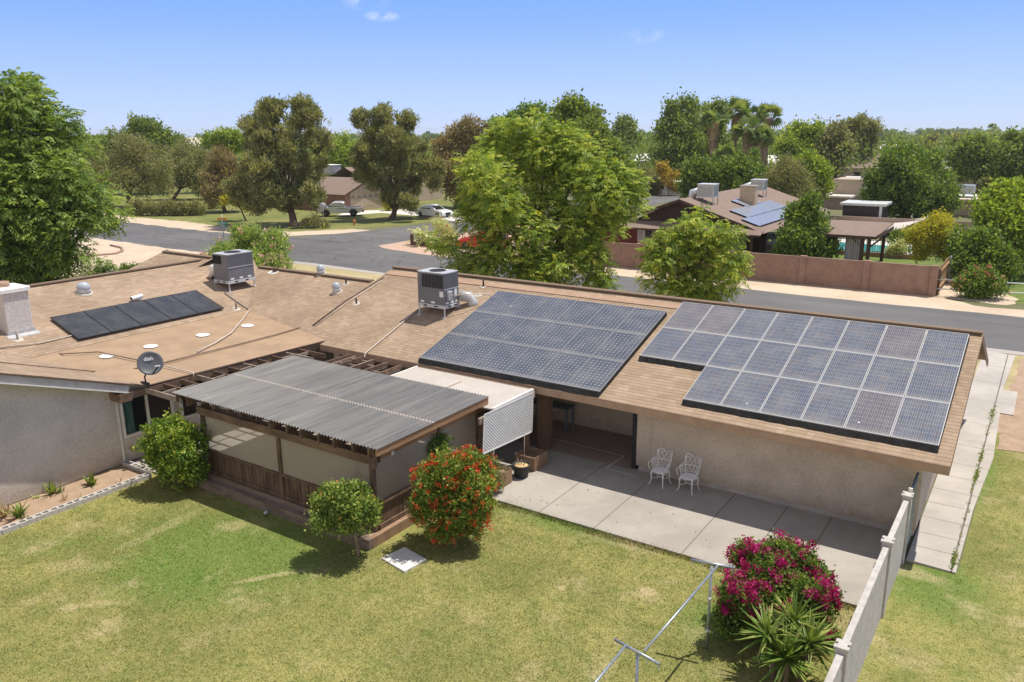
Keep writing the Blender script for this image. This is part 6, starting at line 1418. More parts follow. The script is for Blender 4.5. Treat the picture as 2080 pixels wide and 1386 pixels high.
# fan palms
def palm(px, py, base, Rpx, label, skirt=50, seed=1):
    rng = np.random.default_rng(seed); b = np.array([base[0], base[1], 0.]); D = depth(b); z = ztop(b[0], b[1], py); R = Rpx*D/FPX; c = np.array([b[0], b[1], z])
    root = empty('fan_palm', b, label, 'palm', 'fan palms in the middle distance')
    m = MB(); m.tube([b, b+(c-b)*.5+np.array([.15, 0, 0]), c-np.array([0, 0, .3])], [.34, .26, .22], 9); m.build('trunk', 'palm_bark', root)
    def fans(n, lo, hi, pet, size, mat, name, sag):
        qs, ts = [], []
        for i in range(n):
            el = math.asin(rng.uniform(lo, hi)); az = rng.uniform(0, 6.283); d = np.array([math.cos(el)*math.cos(az), math.cos(el)*math.sin(az), math.sin(el)])
            e = c+d*R*pet; e[2] -= sag*R*rng.uniform(.2, .5); sd = np.cross(d, [0, 0, 1.]); sd /= np.linalg.norm(sd); up_ = np.cross(sd, d); ro = rng.normal(0, .7); sd = sd*math.cos(ro)+up_*math.sin(ro); t = rng.random()
            w = .05; qs.append(np.array([c-sd*w, c+sd*w, e+sd*w, e-sd*w])); ts.append(t)
            for a in np.linspace(-1.35, 1.35, 11):
                dd = d*math.cos(a)+sd*math.sin(a); L = R*size*(1-.25*abs(a)); tip = e+dd*L; tip[2] -= sag*L*(.45+.3*abs(a)); mid = e+dd*L*.55; mid[2] -= sag*L*.1
                nw = np.cross(dd, np.cross(d, sd)); nw = nw/np.linalg.norm(nw)*R*.06
                qs.append(np.array([e, mid+nw, tip, mid-nw])); ts.append(min(1, max(0, t+rng.normal(0, .12))))
        qmesh(name, np.array(qs), None, np.array(ts), mat, root)
    fans(26, -.45, .98, .46, .72, 'leaf_palm', 'crown', .28)
    if skirt: 
        S_ = skirt*D/FPX; qs, ts = [], []
        for i in range(420):
            az = rng.uniform(0, 6.283); h = rng.random(); r0 = .22+.70*R*.36*(1-h*.85)*rng.uniform(.5, 1); p = c+np.array([math.cos(az)*r0, math.sin(az)*r0, -.2-h*S_*.8]); L = rng.uniform(.3, .6)*S_*.5
            sdv = np.array([-math.sin(az), math.cos(az), 0])*rng.uniform(.06, .16); q = p+np.array([math.cos(az)*.2, math.sin(az)*.2, -L]); qs.append(np.array([p-sdv*.4, p+sdv*.4, q+sdv, q-sdv])); ts.append(rng.random())
        qmesh('dead_frond_skirt', np.array(qs), None, np.array(ts), 'leaf_dead', root)
pb = G(1495, 388)
def pbx(px, k=0): a = atD(px, 388, depth(pb)+k); return (a[0], a[1])
palm(1440, 246, pbx(1443), 34, 'fan palm with long brown skirt, leftmost of the palm group', 62, 1)
palm(1490, 226, pbx(1487, 4), 34, 'tallest fan palm of the group with thick brown skirt', 52, 2)
palm(1516, 262, pbx(1512, -4), 32, 'fan palm with pale skirt in the middle of the palm group', 55, 3)
palm(1556, 236, pbx(1550, 2), 32, 'fan palm with full green crown, rightmost of the palm group', 20, 4)
palm(1545, 276, pbx(1540, -5), 30, 'shorter fan palm in front of the rightmost palm', 60, 5)
palm(1468, 322, pbx(1472, -8), 36, 'low drooping fan palm in front of the palm group', 34, 6)
palm(1517, 236, pbx(1520, 8), 26, 'fan palm half hidden behind the tallest palm', 20, 7)
plant('cypress', 'slim dark cypress among the palms', 'tree', pbx(1535, -9), [(1533, 312, 8, 0), (1533, 328, 10, 0), (1533, 344, 10, 0), (1533, 360, 9, 0)], mat='leaf_dark', n=320, k=8, L=.35, Wd=.15, sig=.22, trunk=.1, up=.9)
far = np.array([atD(2010, 300, 330)[0], atD(2010, 300, 330)[1]])
palm(2010, 257, far, 9, 'lone tall palm silhouette on the right horizon', 0, 8)
# fallen petals and leaves
rng = np.random.default_rng(31); PT = []
for (px, py, n, sx) in ((1560, 1262, 90, .75), (925, 1092, 110, .6), (1500, 1150, 40, .9), (1010, 1010, 40, .7), (715, 1130, 40, .5), (1300, 1000, 40, 1.6)):
    g = G(px, py); q = np.column_stack([g[0]+rng.normal(0, sx, n), g[1]+rng.normal(0, sx*.7, n), np.full(n, .072)]); PT.append(q)
PT = np.concatenate(PT); PT[:, 2] = np.where((PT[:, 1] > 16.2) & (PT[:, 0] > -11.2), .072, .045); PT = PT[(PT[:, 0] < -2.0)]
A = rng.normal(size=PT.shape); A[:, 2] *= .15
o = qmesh('fallen_petals', leaves(PT, A, .05, .035, rng), None, rng.random(len(PT)), 'leaf_dead'); tag(o, 'dry petals and leaves fallen on the lawn and patio', 'leaf litter', kind='stuff')
# far treeline: reads as one mass
rng = np.random.default_rng(77); Vs, Ts = [], []
for i in range(900):
    px = rng.uniform(-150, 2230); D = rng.choice([150, 175, 220, 280, 360, 480, 650, 900, 1200])*rng.uniform(.85, 1.15); b = atD(px, 300, D); b[2] = 0
    h = rng.uniform(4.5, 9.0) if D < 500 else rng.uniform(6, 10); W2 = h*rng.uniform(.35, .65)
    lob = [(b[0]+rng.normal(0, W2*.5), b[1]+rng.normal(0, W2*.5), h*rng.uniform(.35, .75), W2*rng.uniform(.5, .8)) for _ in range(4)]
    lob = [(x, y, min(z, h-r*.7), r) for x, y, z, r in lob]
    P, dr = clumps(lob, 46, rng, .6); V, t = leaf_clump_quads(P, dr, 6, .5, D*.0042, D*.0024, rng); V[:, :, 2] = np.maximum(V[:, :, 2], .02); Vs.append(V); Ts.append(np.clip(t*.6+rng.uniform(0, .45), 0, 1))
o = qmesh('distant_trees', np.concatenate(Vs), None, np.concatenate(Ts), 'leaf_green'); tag(o, 'hazy line of distant suburban trees along the horizon', 'treeline', kind='stuff')
# ---------------------------------------------------------------- across the street
def wallseg(m, a, b, z0, z1, th=.15):
    a, b = np.array(a, float), np.array(b, float); t = (b-a)/np.linalg.norm(b-a); n = np.array([-t[1], t[0]])*th/2
    m.hexa([(*(a-n), z0), (*(b-n), z0), (*(b+n), z0), (*(a+n), z0), (*(a-n), z1), (*(b-n), z1), (*(b+n), z1), (*(a+n), z1)])
sw = empty('street_wall', (-16, 52.45, 0), 'long reddish brown block wall along the far side of the street', 'wall')
xs = [-5.35, -9.05, -12.85, -16.65, -20.45, -24.25, -28.0]
for i in range(6):
    m = MB(); wallseg(m, (xs[i]-.2, 52.5), (xs[i+1]+.2, 52.5), 0, 1.78); m.build('panel', 'street_wall', sw)
for x in xs:
    m = MB(); m.bbox(x-.2, x+.2, 52.34, 52.66, 0, 1.84, .015); m.build('pilaster', 'street_wall', sw)
fn = empty('wooden_fence', (-5.1, 55, 0), 'weathered wooden plank fence end on to the street wall', 'fence')
m = MB()
for i in range(20): y = 52.75+i*.255; m.box(-5.18-.004*(i % 3), -5.14-.004*(i % 3), y, y+.245, .08, 1.66+.02*((i*7) % 3))
m.build('planks', 'wood_fence', fn); m = MB(); m.box(-5.14, -5.06, 52.75, 57.8, .35, .45); m.box(-5.14, -5.06, 52.75, 57.8, 1.35, 1.45); m.build('rail', 'wood_orange', fn)
m = MB(); m.tube([(-5.05, 57.9, 0), (-5.05, 57.9, 1.75)], .05, 8); m.build('post', 'galv_light', fn)
m = MB(); m.box(-5.2, -5.02, 52.70, 52.745, .05, 1.6); m.build('end_post', 'wood_dark', fn)
pf = empty('pipe_rail_fence', (-2, 54, 0), 'white two rail pipe fence right of the wooden plank fence', 'fence')
A_, B_ = G(1893, 600), G(2085, 592)
B_ = np.array([4.5, 54.9, 0]); A_ = np.array([-5.3, 52.62, 0])
for z in (.45, 1.0): m = MB(); m.tube([A_+[0, 0, z], B_+[0, 0, z]], .035, 8); m.build('rail', 'galv_light', pf)
for t in (0, .33, .66, 1): p = A_+(B_-A_)*t; m = MB(); m.tube([p, p+[0, 0, 1.15]], .045, 8); m.build('post', 'galv_light', pf)
m = MB(); bn = G(1927, 572); m.lathe(bn, [(.26, 0), (.28, .05), (.30, .75), (.31, .8), (.2, .84)], 14); m.build('trash_barrel', 'galv', loc=tuple(bn), label='grey metal barrel behind the wooden plank fence', cat='barrel')
# neighbouring house with dark gable
nb = empty('house', (-24, 66, 0), 'neighbouring brown roofed house with dark gable and pale block walls', 'house')
Yg = 60.0; pk = atY(1383, 404, Yg); le = atY(1283, 438, Yg); re = atY(1515, 456, Yg)
rx, rz = pk[0], pk[2]; lx, lz = le[0], le[2]; ex, ez = re[0], re[2]
Ye = 80.0
m = MB()
ex2 = ex+1.6; ez2 = ez-(rz-ez)/(ex-rx)*1.6; ez2 = max(ez2, 2.1)
m.poly([(rx, Yg-.35, rz), (ex, Yg-.35, ez), (ex, Ye, ez), (rx, Ye, rz)]); m.poly([(ex, Yg-.35, ez), (ex2, Yg-.9, ez2), (ex2, Ye, ez2), (ex, Ye, ez)])
m.poly([(lx, Yg-.35, lz), (rx, Yg-.35, rz), (rx, Ye, rz), (lx, Ye, lz)])
m.poly([(lx-.2, Yg-1.5, 2.16), (ex2, Yg-1.5, 2.16), (ex2-.1, Yg+.02, 2.62), (lx-.2, Yg+.02, 2.62)])
m.build('roof', 'brown_roof', nb)
m = MB(); m.poly([(lx+.1, Yg, 2.55), (ex-.1, Yg, 2.55), (rx, Yg, rz-.08)])
m.build('gable', 'gable_dark', nb)
m = MB()
m.beam((lx-.1, Yg-.36, lz-.13), (rx, Yg-.36, rz-.12), .05, .22); m.beam((rx, Yg-.36, rz-.12), (ex, Yg-.36, ez-.13), .05, .22); m.box(lx-.2, ex2, Yg-1.53, Yg-1.50, 2.02, 2.17)
m.build('fascia', 'brown_trim', nb)
m = MB()
def bw(m, p0, p1, z0, z1):
    L = math.hypot(p1[0]-p0[0], p1[1]-p0[1]); m.poly([(*p0, z0), (*p1, z0), (*p1, z1), (*p0, z1)], [(0, z0), (L, z0), (L, z1), (0, z1)])
bw(m, (lx+.5, Yg+.2), (ex-.6, Yg+.2), 0, 2.5); bw(m, (ex-.6, Yg+.2), (ex-.6, Yg+3), 0, 2.5)
m.build('wall', 'pale_block', nb)
m = MB(); m.box(ex-.58, ex+.9, Yg+2.4, Yg+2.5, 0, 2.2); m.build('porch_recess', 'gable_dark', nb)
m = MB(); m.box(ex+.55, ex+.75, Yg-.6, Yg-.4, 0, 2.1); m.build('post', 'brown_trim', nb)
m = MB(); m.box(lx-2.6, lx+.5, Yg+.1, Yg+.3, 0, 2.0); m.build('wall', 'red_wall', nb)
for px in (1300, 1318, 1353):
    q = atY(px, 482, Yg+.18); f = MB(); f.box(q[0]-.38, q[0]+.38, Yg+.12, Yg+.19, .9, 2.0); w_ = f.build('window', 'trim_white', nb)
    f = MB(); f.box(q[0]-.32, q[0]+.32, Yg+.105, Yg+.118, .96, 1.94); f.build('pane', 'curtain_grey' if px != 1318 else 'glass_dark', w_)
def roofz(x): return rz+(ez-rz)*(x-rx)/(ex-rx)
PN = (rz-(ez-rz)/(ex-rx)*rx, (ez-rz)/(ex-rx), 0)
c_ = onplane(1525, 428, PN); cw = 1.0
cf = onplane(1532, 421, PN)
m = MB()
cb0, cb1 = atX(1505, 421, cf[0])[1] if False else cf[1]-.4, cf[1]+1.5
x0, x1 = cf[0]-1.3, cf[0]; zt_ = ztop(x1, cf[1], 380)
bw(m, (x0, cf[1]), (x1, cf[1]), 2.6, zt_); bw(m, (x1, cf[1]), (x1, cf[1]+.8), 2.6, zt_); bw(m, (x1, cf[1]+.8), (x0, cf[1]+.8), 2.6, zt_); bw(m, (x0, cf[1]+.8), (x0, cf[1]), 2.6, zt_)
chn = m.build('chimney', 'pale_block', nb); m = MB(); m.box(x0-.05, x1+.05, cf[1]-.05, cf[1]+.85, zt_, zt_+.1); m.build('cap', 'foundation', chn)
def cooler(px, py, pl, w, h, label, leg=.35):
    p = onplane(px, py, pl); root = empty('evaporative_cooler', p, label, 'cooler', 'coolers on the neighbouring roof')
    zb = p[2]+leg+.25; m = MB(); m.bbox(p[0]-w, p[0], p[1], p[1]+w*.85, zb, zb+h, .04); m.build('cabinet', 'ac_rail', root)
    m = MB()
    for i in range(12): x = p[0]-w+.06+(w-.12)*i/12; m.box(x, x+.05, p[1]-.012, p[1]-.001, zb+.1, zb+h-.12)
    for i in range(12): y = p[1]+.06+(w*.85-.12)*i/12; m.box(p[0]+.001, p[0]+.012, y, y+.04, zb+.1, zb+h-.12)
    m.build('louvre', 'galv', root)
    m = MB(); m.bbox(p[0]-w-.03, p[0]+.03, p[1]-.03, p[1]+w*.85+.03, zb+h, zb+h+.06, .02); m.build('lid', 'galv_light', root)
    for a, b in ((0, 0), (-w, 0), (0, w*.85), (-w, w*.85)):
        m = MB(); x, y = p[0]+a*.94-.03, p[1]+b*.94+.03; m.box(x-.03, x+.03, y-.03, y+.03, pl[0]+pl[1]*x, zb); m.build('leg', 'galv', root)
    m = MB(); m.tube([(p[0]-w+.02, p[1]+.4, zb+.45), (p[0]-w-.5, p[1]+.4, zb+.35), (p[0]-w-.62, p[1]+.4, zb-.5)], .32, 12); m.build('duct', 'galv_light', root)
cooler(1448, 418, PN, 1.35, 1.0, 'ribbed metal cooler near the dark gable peak')
cooler(1550, 402, PN, 1.2, .95, 'ribbed metal cooler behind the neighbouring brick chimney')
for k, (lab, q) in enumerate((('small upper solar array on the neighbouring brown roof', ((1486, 408), (1518, 420), (1549, 413), (1520, 400))),
                              ('middle solar array on the neighbouring brown roof', ((1484, 427), (1516, 442), (1601, 421), (1571, 409))),
                              ('large lower solar array on the neighbouring brown roof', ((1508, 445), (1540, 460), (1632, 431), (1617, 418))))):
    C = [onplane(*p, PN, .12) for p in q]; x0 = max(C[1][0], C[2][0]); xa = min(C[0][0], C[3][0]); y0 = (C[0][1]+C[1][1])/2; y1 = (C[2][1]+C[3][1])/2
    root = empty('solar_array', (x0, y0, PN[0]+PN[1]*x0), lab, 'solar array', 'solar arrays on the neighbouring roof')
    m = MB(); nn = max(2, round((y1-y0)/1.0))
    cc = MB()
    for i in range(nn):
        a, b = y0+(y1-y0)*i/nn+.01, y0+(y1-y0)*(i+1)/nn-.01
        P = [(x0, a, PN[0]+PN[1]*x0+.14), (x0, b, PN[0]+PN[1]*x0+.14), (xa, b, PN[0]+PN[1]*xa+.14), (xa, a, PN[0]+PN[1]*xa+.14)]
        cc.poly(P, [(0, 0), (1, 0), (1, 1), (0, 1)])
    cc.build('glass', 'pale_panel', root)
    m.poly([(xa, y0, PN[0]+PN[1]*xa+.135), (x0, y0, PN[0]+PN[1]*x0+.135), (x0, y0, PN[0]+PN[1]*x0+.01), (xa, y0, PN[0]+PN[1]*xa+.01)])
    m.poly([(x0, y0, PN[0]+PN[1]*x0+.135), (x0, y1, PN[0]+PN[1]*x0+.135), (x0, y1, PN[0]+PN[1]*x0+.01), (x0, y0, PN[0]+PN[1]*x0+.01)]); m.build('skirt', 'skirt', root)
# ramada, pool, sail
rm = empty('ramada', G(1760, 530), 'brown roofed timber ramada over the pool side', 'ramada')
fr, br, fl, bl = G(1768, 485, 2.55), G(1811, 466, 2.55), G(1660, 470, 2.55), G(1690, 450, 2.55)
yf, yb = (fr[1]+fl[1])/2, (br[1]+bl[1])/2; xr_ = (fr[0]+br[0])/2; xl = fl[0]-.3
m = MB(); m.hexa([(xl, yf, 2.45), (xr_, yf, 2.45), (xr_, yb, 2.75), (xl, yb, 2.75), (xl, yf, 2.55), (xr_, yf, 2.55), (xr_, yb, 2.86), (xl, yb, 2.86)]); m.build('roof', 'brown_roof', rm)
m = MB(); m.box(xl, xr_, yf-.04, yf-.005, 2.36, 2.55); m.box(xr_+.005, xr_+.04, yf, yb, 2.36, 2.62); m.build('fascia', 'brown_trim', rm)
for (x, y) in ((xr_-.5, yf+.5), (xr_-.9, yf+.5), (xr_-.5, yb-.5), (xl+.5, yf+.5)):
    m = MB(); m.bbox(x-.11, x+.11, y-.11, y+.11, 0, 2.46, .01); m.build('post', 'brown_trim', rm)
for (x, y, s) in ((xr_-.5, yf+.5, 1), (xr_-.9, yf+.5, -1)):
    m = MB(); m.beam((x, y, 1.7), (x+s*.8, y, 2.42), .09, .12); m.build('brace', 'brown_trim', rm)
m = MB(); k = 24; x0 = xr_-2.0
P = [(x0+1.0*i/k, yf+.45+.06*math.sin(i*1.7)) for i in range(k+1)]
for i in range(k): m.poly([(*P[i], .1), (*P[i+1], .1), (*P[i+1], 2.35), (*P[i], 2.35)], smooth=True)
m.build('curtain', 'curtain_grey', rm)
m = MB(); kk = 26; pc = (-14.2, 71.5)
ring = [(pc[0]+5.2*math.cos(2*math.pi*i/kk)*(1+.12*math.sin(4*math.pi*i/kk)), pc[1]+2.6*math.sin(2*math.pi*i/kk)) for i in range(kk)]
sheet('pool_water', ring, .05, 'pool_water'); sheet('pool_deck', [(pc[0]+(x-pc[0])*1.35, pc[1]+(y-pc[1])*1.9+.8) for x, y in ring], .025, 'driveway')
pfn = empty('pool_fence', (-14, 67.3, 0), 'thin dark metal fence in front of the swimming pool', 'fence')
m = MB()
for i in range(72): x = -20+i*.17; m.box(x-.011, x+.011, 67.29, 67.31, .35, 1.25)
m.build('pickets', 'dark_plastic', pfn); m = MB(); m.box(-20, -7.9, 67.28, 67.32, 1.2, 1.24); m.box(-20, -7.9, 67.28, 67.32, .36, .40); m.build('rail', 'dark_plastic', pfn)
m = MB(); m.box(-20, -7.5, 66.9, 67.15, 0, .35); m.build('garden_wall', 'street_wall', loc=(-14, 67, 0), label='low brown block kerb wall below the pool fence', cat='wall')
s1, s2, s3, s4 = atD(1884, 441, 77), atD(1858, 452, 73), atD(1705, 447, 80), atD(1790, 466, 72.5)
sl = empty('shade_sail', (s2[0], s2[1], 0), 'pale beige shade sail stretched beyond the ramada', 'shade sail')
m = MB(); N = 10; vs, fs = [], []
for i in range(N+1):
    for j in range(N+1):
        u, v = i/N, j/N; p = (np.array(s3)*(1-u)+np.array(s1)*u)*(1-v)+(np.array(s4)*(1-u)+np.array(s2)*u)*v; p = p-np.array([0, 0, 1.6*u*(1-u)*2*.4+.5*v*(1-v)]); vs.append(p)
for i in range(N):
    for j in range(N): a = i*(N+1)+j; fs.append((a, a+1, a+N+2, a+N+1))
m.faces(vs, fs, 0, True); m.build('cloth', 'sail', sl)
for s in (s1, s2): m = MB(); m.tube([(s[0], s[1], 0), s+np.array([0, 0, .1])], .07, 8); m.build('post', 'galv_light', sl)
# walls and flat roofed houses to the right
def block(name, px0, px1, ybase, ytop, dep_, mat, label, cat, roof=None, par=.0, group=None, roofmat='tan_flat', trim=None):
    a, b = G(px0, ybase), G(px1, ybase); Yb = (a[1]+b[1])/2; x0 = atY(px0, ybase, Yb)[0]; x1 = atY(px1, ybase, Yb)[0]; h = ztop((x0+x1)/2, Yb, ytop)
    root = empty(name, ((x0+x1)/2, Yb, 0), label, cat, group)
    m = MB(); m.box(x0, x1, Yb, Yb+dep_, 0, h); m.build('wall', mat, root)
    if roof:
        m = MB(); m.bbox(x0-.25, x1+.25, Yb-.3, Yb+dep_+.3, h+.003, h+.25, .03); m.build('roof', roofmat, root)
    return root, (x0, x1, Yb, h)
db_, q = block('building', 1708, 1789, 464, 418, 3.2, 'dark_screen', 'dark mesh sided shed with pale flat lid left of the round ficus', 'shed', roof=True, roofmat='ac_rail')
m = MB(); m.box(q[1]-.3, q[1]-.05, q[2]-.06, q[2]-.003, 0, q[3]); m.build('corner_post', 'galv_light', db_)
block('yard_wall', 1540, 2100, 470, 443, .2, 'taupe_wall', 'long taupe block wall behind the pool and ramada', 'wall')
hb, q = block('building', 1925, 2110, 440, 411, 8, 'beige_wall', 'flat roofed beige house right of the round ficus', 'house', roof=True)
m = MB(); m.box(q[0], q[0]+5.5, q[2]-2.5, q[2]-.32, 2.2, 2.35); m.build('awning', 'white_roof', hb)
m = MB(); m.bbox(q[0]+.3, q[0]+2.2, q[2]+1.5, q[2]+3.2, q[3]+.26, q[3]+1.7, .04); m.build('roof_unit', 'galv', hb)
m = MB(); m.box(q[0]+3.2, q[1], q[2]+5, q[2]+8.3, q[3]+.26, q[3]+.9); m.build('parapet', 'tan_flat', hb)
h2, q = block('building', 1668, 1722, 425, 402, 9, 'taupe_wall', 'stepped tan house behind the leafy yard tree', 'house', roof=True)
m = MB(); m.box(q[0]+.5, q[0]+4.2, q[2]+3, q[2]+8, q[3]+.26, q[3]+2.1); m.build('upper_wall', 'beige_wall', h2)
h3, q = block('building', 1686, 1765, 398, 382, 10, 'far_wall', 'low pale house with tilted roof panels left of the ficus', 'house', roof=True, roofmat='far_wall')
for i in range(2):
    x = q[0]+1.0+4.2*i; m = MB(); m.hexa([(x, q[2]+2, q[3]+.3), (x+3.6, q[2]+2, q[3]+.3), (x+3.6, q[2]+5, q[3]+1.4), (x, q[2]+5, q[3]+1.4), (x, q[2]+2, q[3]+.36), (x+3.6, q[2]+2, q[3]+.36), (x+3.6, q[2]+5, q[3]+1.46), (x, q[2]+5, q[3]+1.46)]); m.build('roof_panel', 'ac_rail', h3)
def gable_house(px, py, D, w, l, h, r, label, rz, roofm='brown_roof', wallm='far_wall'):
    p = atD(px, py, D); root = empty('house', (p[0], p[1], 0), label, 'house', None, rz)
    m = MB(); m.box(-w/2, w/2, -l/2, l/2, 0, h); o = m.build('wall', wallm); o.parent = root
    m = MB(); e = .5
    m.poly([(-w/2-e, -l/2-e, h-.1), (w/2+e, -l/2-e, h-.1), (w/2+e, 0, h+r), (-w/2-e, 0, h+r)]); m.poly([(-w/2-e, 0, h+r), (w/2+e, 0, h+r), (w/2+e, l/2+e, h-.1), (-w/2-e, l/2+e, h-.1)])
    m.poly([(-w/2, -l/2, h), (-w/2, l/2, h), (-w/2, 0, h+r-.1)]); m.poly([(w/2, -l/2, h), (w/2, l/2, h), (w/2, 0, h+r-.1)])
    o = m.build('roof', roofm); o.parent = root
    m = MB()
    for i in range(3): x = -w/2+w*(i+.5)/3; m = MB(); m.box(x-.6, x+.6, -l/2-.03, -l/2-.003, .9, 2.1); o = m.build('window', 'glass_dark'); o.parent = root
gable_house(1732, 372, 150, 16, 10, 2.9, 2.4, 'brown roofed house between the distant pine and the ficus', .3)
gable_house(2000, 375, 140, 18, 9, 2.8, 1.6, 'low tan roofed house behind the shrub at the far right', .1, 'tan_flat', 'taupe_wall')
gable_house(395, 330, 300, 18, 10, 5.5, 3, 'tall distant house with tan roof on the left horizon', .6, 'tan_flat')
gable_house(1305, 335, 190, 16, 9, 3, 1.4, 'white roofed house left of the palms in the distance', .1, 'white_roof')
gable_house(1568, 372, 170, 12, 8, 3, 1.4, 'white roofed house seen right of the palm trunks', .1, 'white_roof')
gable_house(1840, 320, 240, 14, 8, 3.5, 1.6, 'white roofed house above the round ficus', .2, 'white_roof')
# garage house
gh = empty('house', (-78, 82, 0), 'brown roofed house with pale arched window garage door behind the pickup', 'house')
gy0, gy1 = 73.0, 80.2; gx = -74.0; hp = 2.35
pkz = ztop(gx, (gy0+gy1)/2+.6, 371); pkz = min(max(pkz, 4.0), 5.2); ym = (gy0+gy1)/2+.6
m = MB()
m.poly([(gx+.4, gy0-.5, hp-.2), (gx+.4, ym, pkz), (gx-18, ym, pkz), (gx-18, gy0-.5, hp-.2)]); m.poly([(gx+.4, ym, pkz), (gx+.4, gy1+1.6, hp-.2), (gx-18, gy1+1.6, hp-.2), (gx-18, ym, pkz)])
m.poly([(gx-3, 82, 2.3), (gx-3, 95, 2.3), (gx-9, 95, 5.0), (gx-9, 82, 5.0)]); m.poly([(gx-15, 82, 2.3), (gx-9, 82, 5.0), (gx-9, 95, 5.0), (gx-15, 95, 2.3)])
m.build('roof', 'brown_roof', gh)
m = MB(); bw(m, (gx, gy1), (gx, gy1+.9), 0, 2.3); bw(m, (gx, gy0), (gx, gy0+.9), 0, 2.3); bw(m, (gx-18, gy0), (gx, gy0), 0, 2.2); m.build('wall', 'red_brick', gh)
m = MB(); m.poly([(gx-.02, gy0, 2.2), (gx-.02, gy1+1, 2.2), (gx-.02, ym, pkz-.1)]); m.poly([(gx-2, 82, 0), (gx-2, 95, 0), (gx-2, 95, 2.3), (gx-2, 82, 2.3)]); m.build('wall', 'tan_wall', gh)
m = MB(); m.beam((gx+.42, gy0-.5, hp-.32), (gx+.42, ym, pkz-.12), .05, .22); m.beam((gx+.42, ym, pkz-.12), (gx+.42, gy1+1.6, hp-.32), .05, .22); m.build('fascia', 'brown_trim', gh)
m = MB(); m.box(gx-.06, gx-.01, gy0+.9, gy1, .0, 2.25); gd = m.build('garage_door', 'tan_wall', gh)
for i in range(6):
    m = MB(); yc = gy0+1.4+i*1.05; pts = [(yc-.34, 1.55), (yc+.34, 1.55)]+[(yc+.34*math.cos(t), 1.62+.26*math.sin(t)) for t in np.linspace(0, math.pi, 8)]
    m.poly([(gx+.004, a, b) for a, b in pts]); m.build('window', 'glass_dark', gd)
m = MB()
for i in range(6):
    yc = gy0+1.4+i*1.05
    for d in (-.12, .12): m.box(gx+.006, gx+.016, yc+d-.02, yc+d+.02, 1.56, 1.84)
    m.box(gx+.006, gx+.014, yc-.33, yc+.33, 1.66, 1.70)
for z in (.55, 1.1): m.box(gx-.005, gx+.003, gy0+.92, gy1-.02, z-.01, z+.01)
m.build('trim', 'trim_white', gd)
p = atD(675, 350, depth((gx-9, 84, 4))); m = MB(); m.bbox(p[0]-1, p[0]+.9, p[1]-1, p[1]+.9, 4.0, 5.25, .05); ru = m.build('roof_unit', 'galv', gh)
m = MB(); m.bbox(p[0]-1.05, p[0]+.95, p[1]-1.05, p[1]+.95, 5.25, 5.33, .02); m.build('lid', 'white_roof', ru)
bxp = G(1360, 397); m = MB(); m.bbox(bxp[0]-2.2, bxp[0]+2.2, bxp[1], bxp[1]+2, 0, 2.1, .08); o = m.build('storage_box', 'white_paint', loc=tuple(bxp), label='white storage box at the far side street kerb', cat='container')
m = MB(); m.box(bxp[0]-1.7, bxp[0]-1.0, bxp[1]-.012, bxp[1]-.002, .9, 1.6); m.box(bxp[0]+.3, bxp[0]+1.5, bxp[1]-.012, bxp[1]-.002, .9, 1.4); m.build('panel', 'dark_plastic', o)
# brick pillars by the neighbour drive
for px, lb in ((1318, 'left'), (1336, 'right')):
    p = atY(px, 425, 74); m = MB(); m.bbox(p[0]-.3, p[0]+.3, 73.7, 74.3, 0, 2.1, .03); m.build('brick_pillar', 'red_brick', loc=(p[0], 74, 0), label=f'small brick pillar on the {lb} beyond the dark gable', cat='pillar', group='brick pillars beyond the gable')
# ---------------------------------------------------------------- vehicles (x forward)
def wheel(root, x, y, r, w):
    s = 1 if y > 0 else -1
    m = MB(); m.lathe((x, y-s*w/2, r), [(r*.62, 0), (r*.92, .01), (r, .05), (r, w-.05), (r*.92, w-.01), (r*.62, w)], 22, ax=(0, s, 0)); t = m.build('wheel', 'rubber', root)
    m = MB(); m.lathe((x, y+s*(w/2-.03), r), [(r*.62, 0), (r*.6, .025), (r*.18, .012), (r*.15, .03)], 18, ax=(0, s, 0))
    for k in range(6):
        a = k*math.pi/3; m.beam((x+.15*r*math.cos(a), y+s*(w/2+.004), r+.15*r*math.sin(a)), (x+.6*r*math.cos(a), y+s*(w/2+.004), r+.6*r*math.sin(a)), .05, .02)
    m.build('rim', 'rim', t)
def prism(m, prof, y0, y1, inset=0.0):
    """side profile (x, z) between y0 and y1"""
    n = len(prof); m.faces([(x, y0, z) for x, z in prof]+[(x, y1, z) for x, z in prof], [tuple(range(n)), tuple(range(2*n-1, n-1, -1))]+[(k, n+k, n+(k+1) % n, (k+1) % n) for k in range(n)])
def loft(m, secs):
    """secs: list of (profile points (x, z)) paired with y; same count; closed body"""
    n = len(secs[0][1])
    vs = [(x, y, z) for y, pr in secs for x, z in pr]; fs = []
    for i in range(len(secs)-1):
        for k in range(n): fs.append((i*n+k, i*n+(k+1) % n, (i+1)*n+(k+1) % n, (i+1)*n+k))
    fs += [tuple(range(n-1, -1, -1)), tuple((len(secs)-1)*n+k for k in range(n))]
    m.faces(vs, fs)
def shrink(pr, kx, kz, cx=0, cz=.6): return [(cx+(x-cx)*kx, cz+(z-cz)*kz) for x, z in pr]
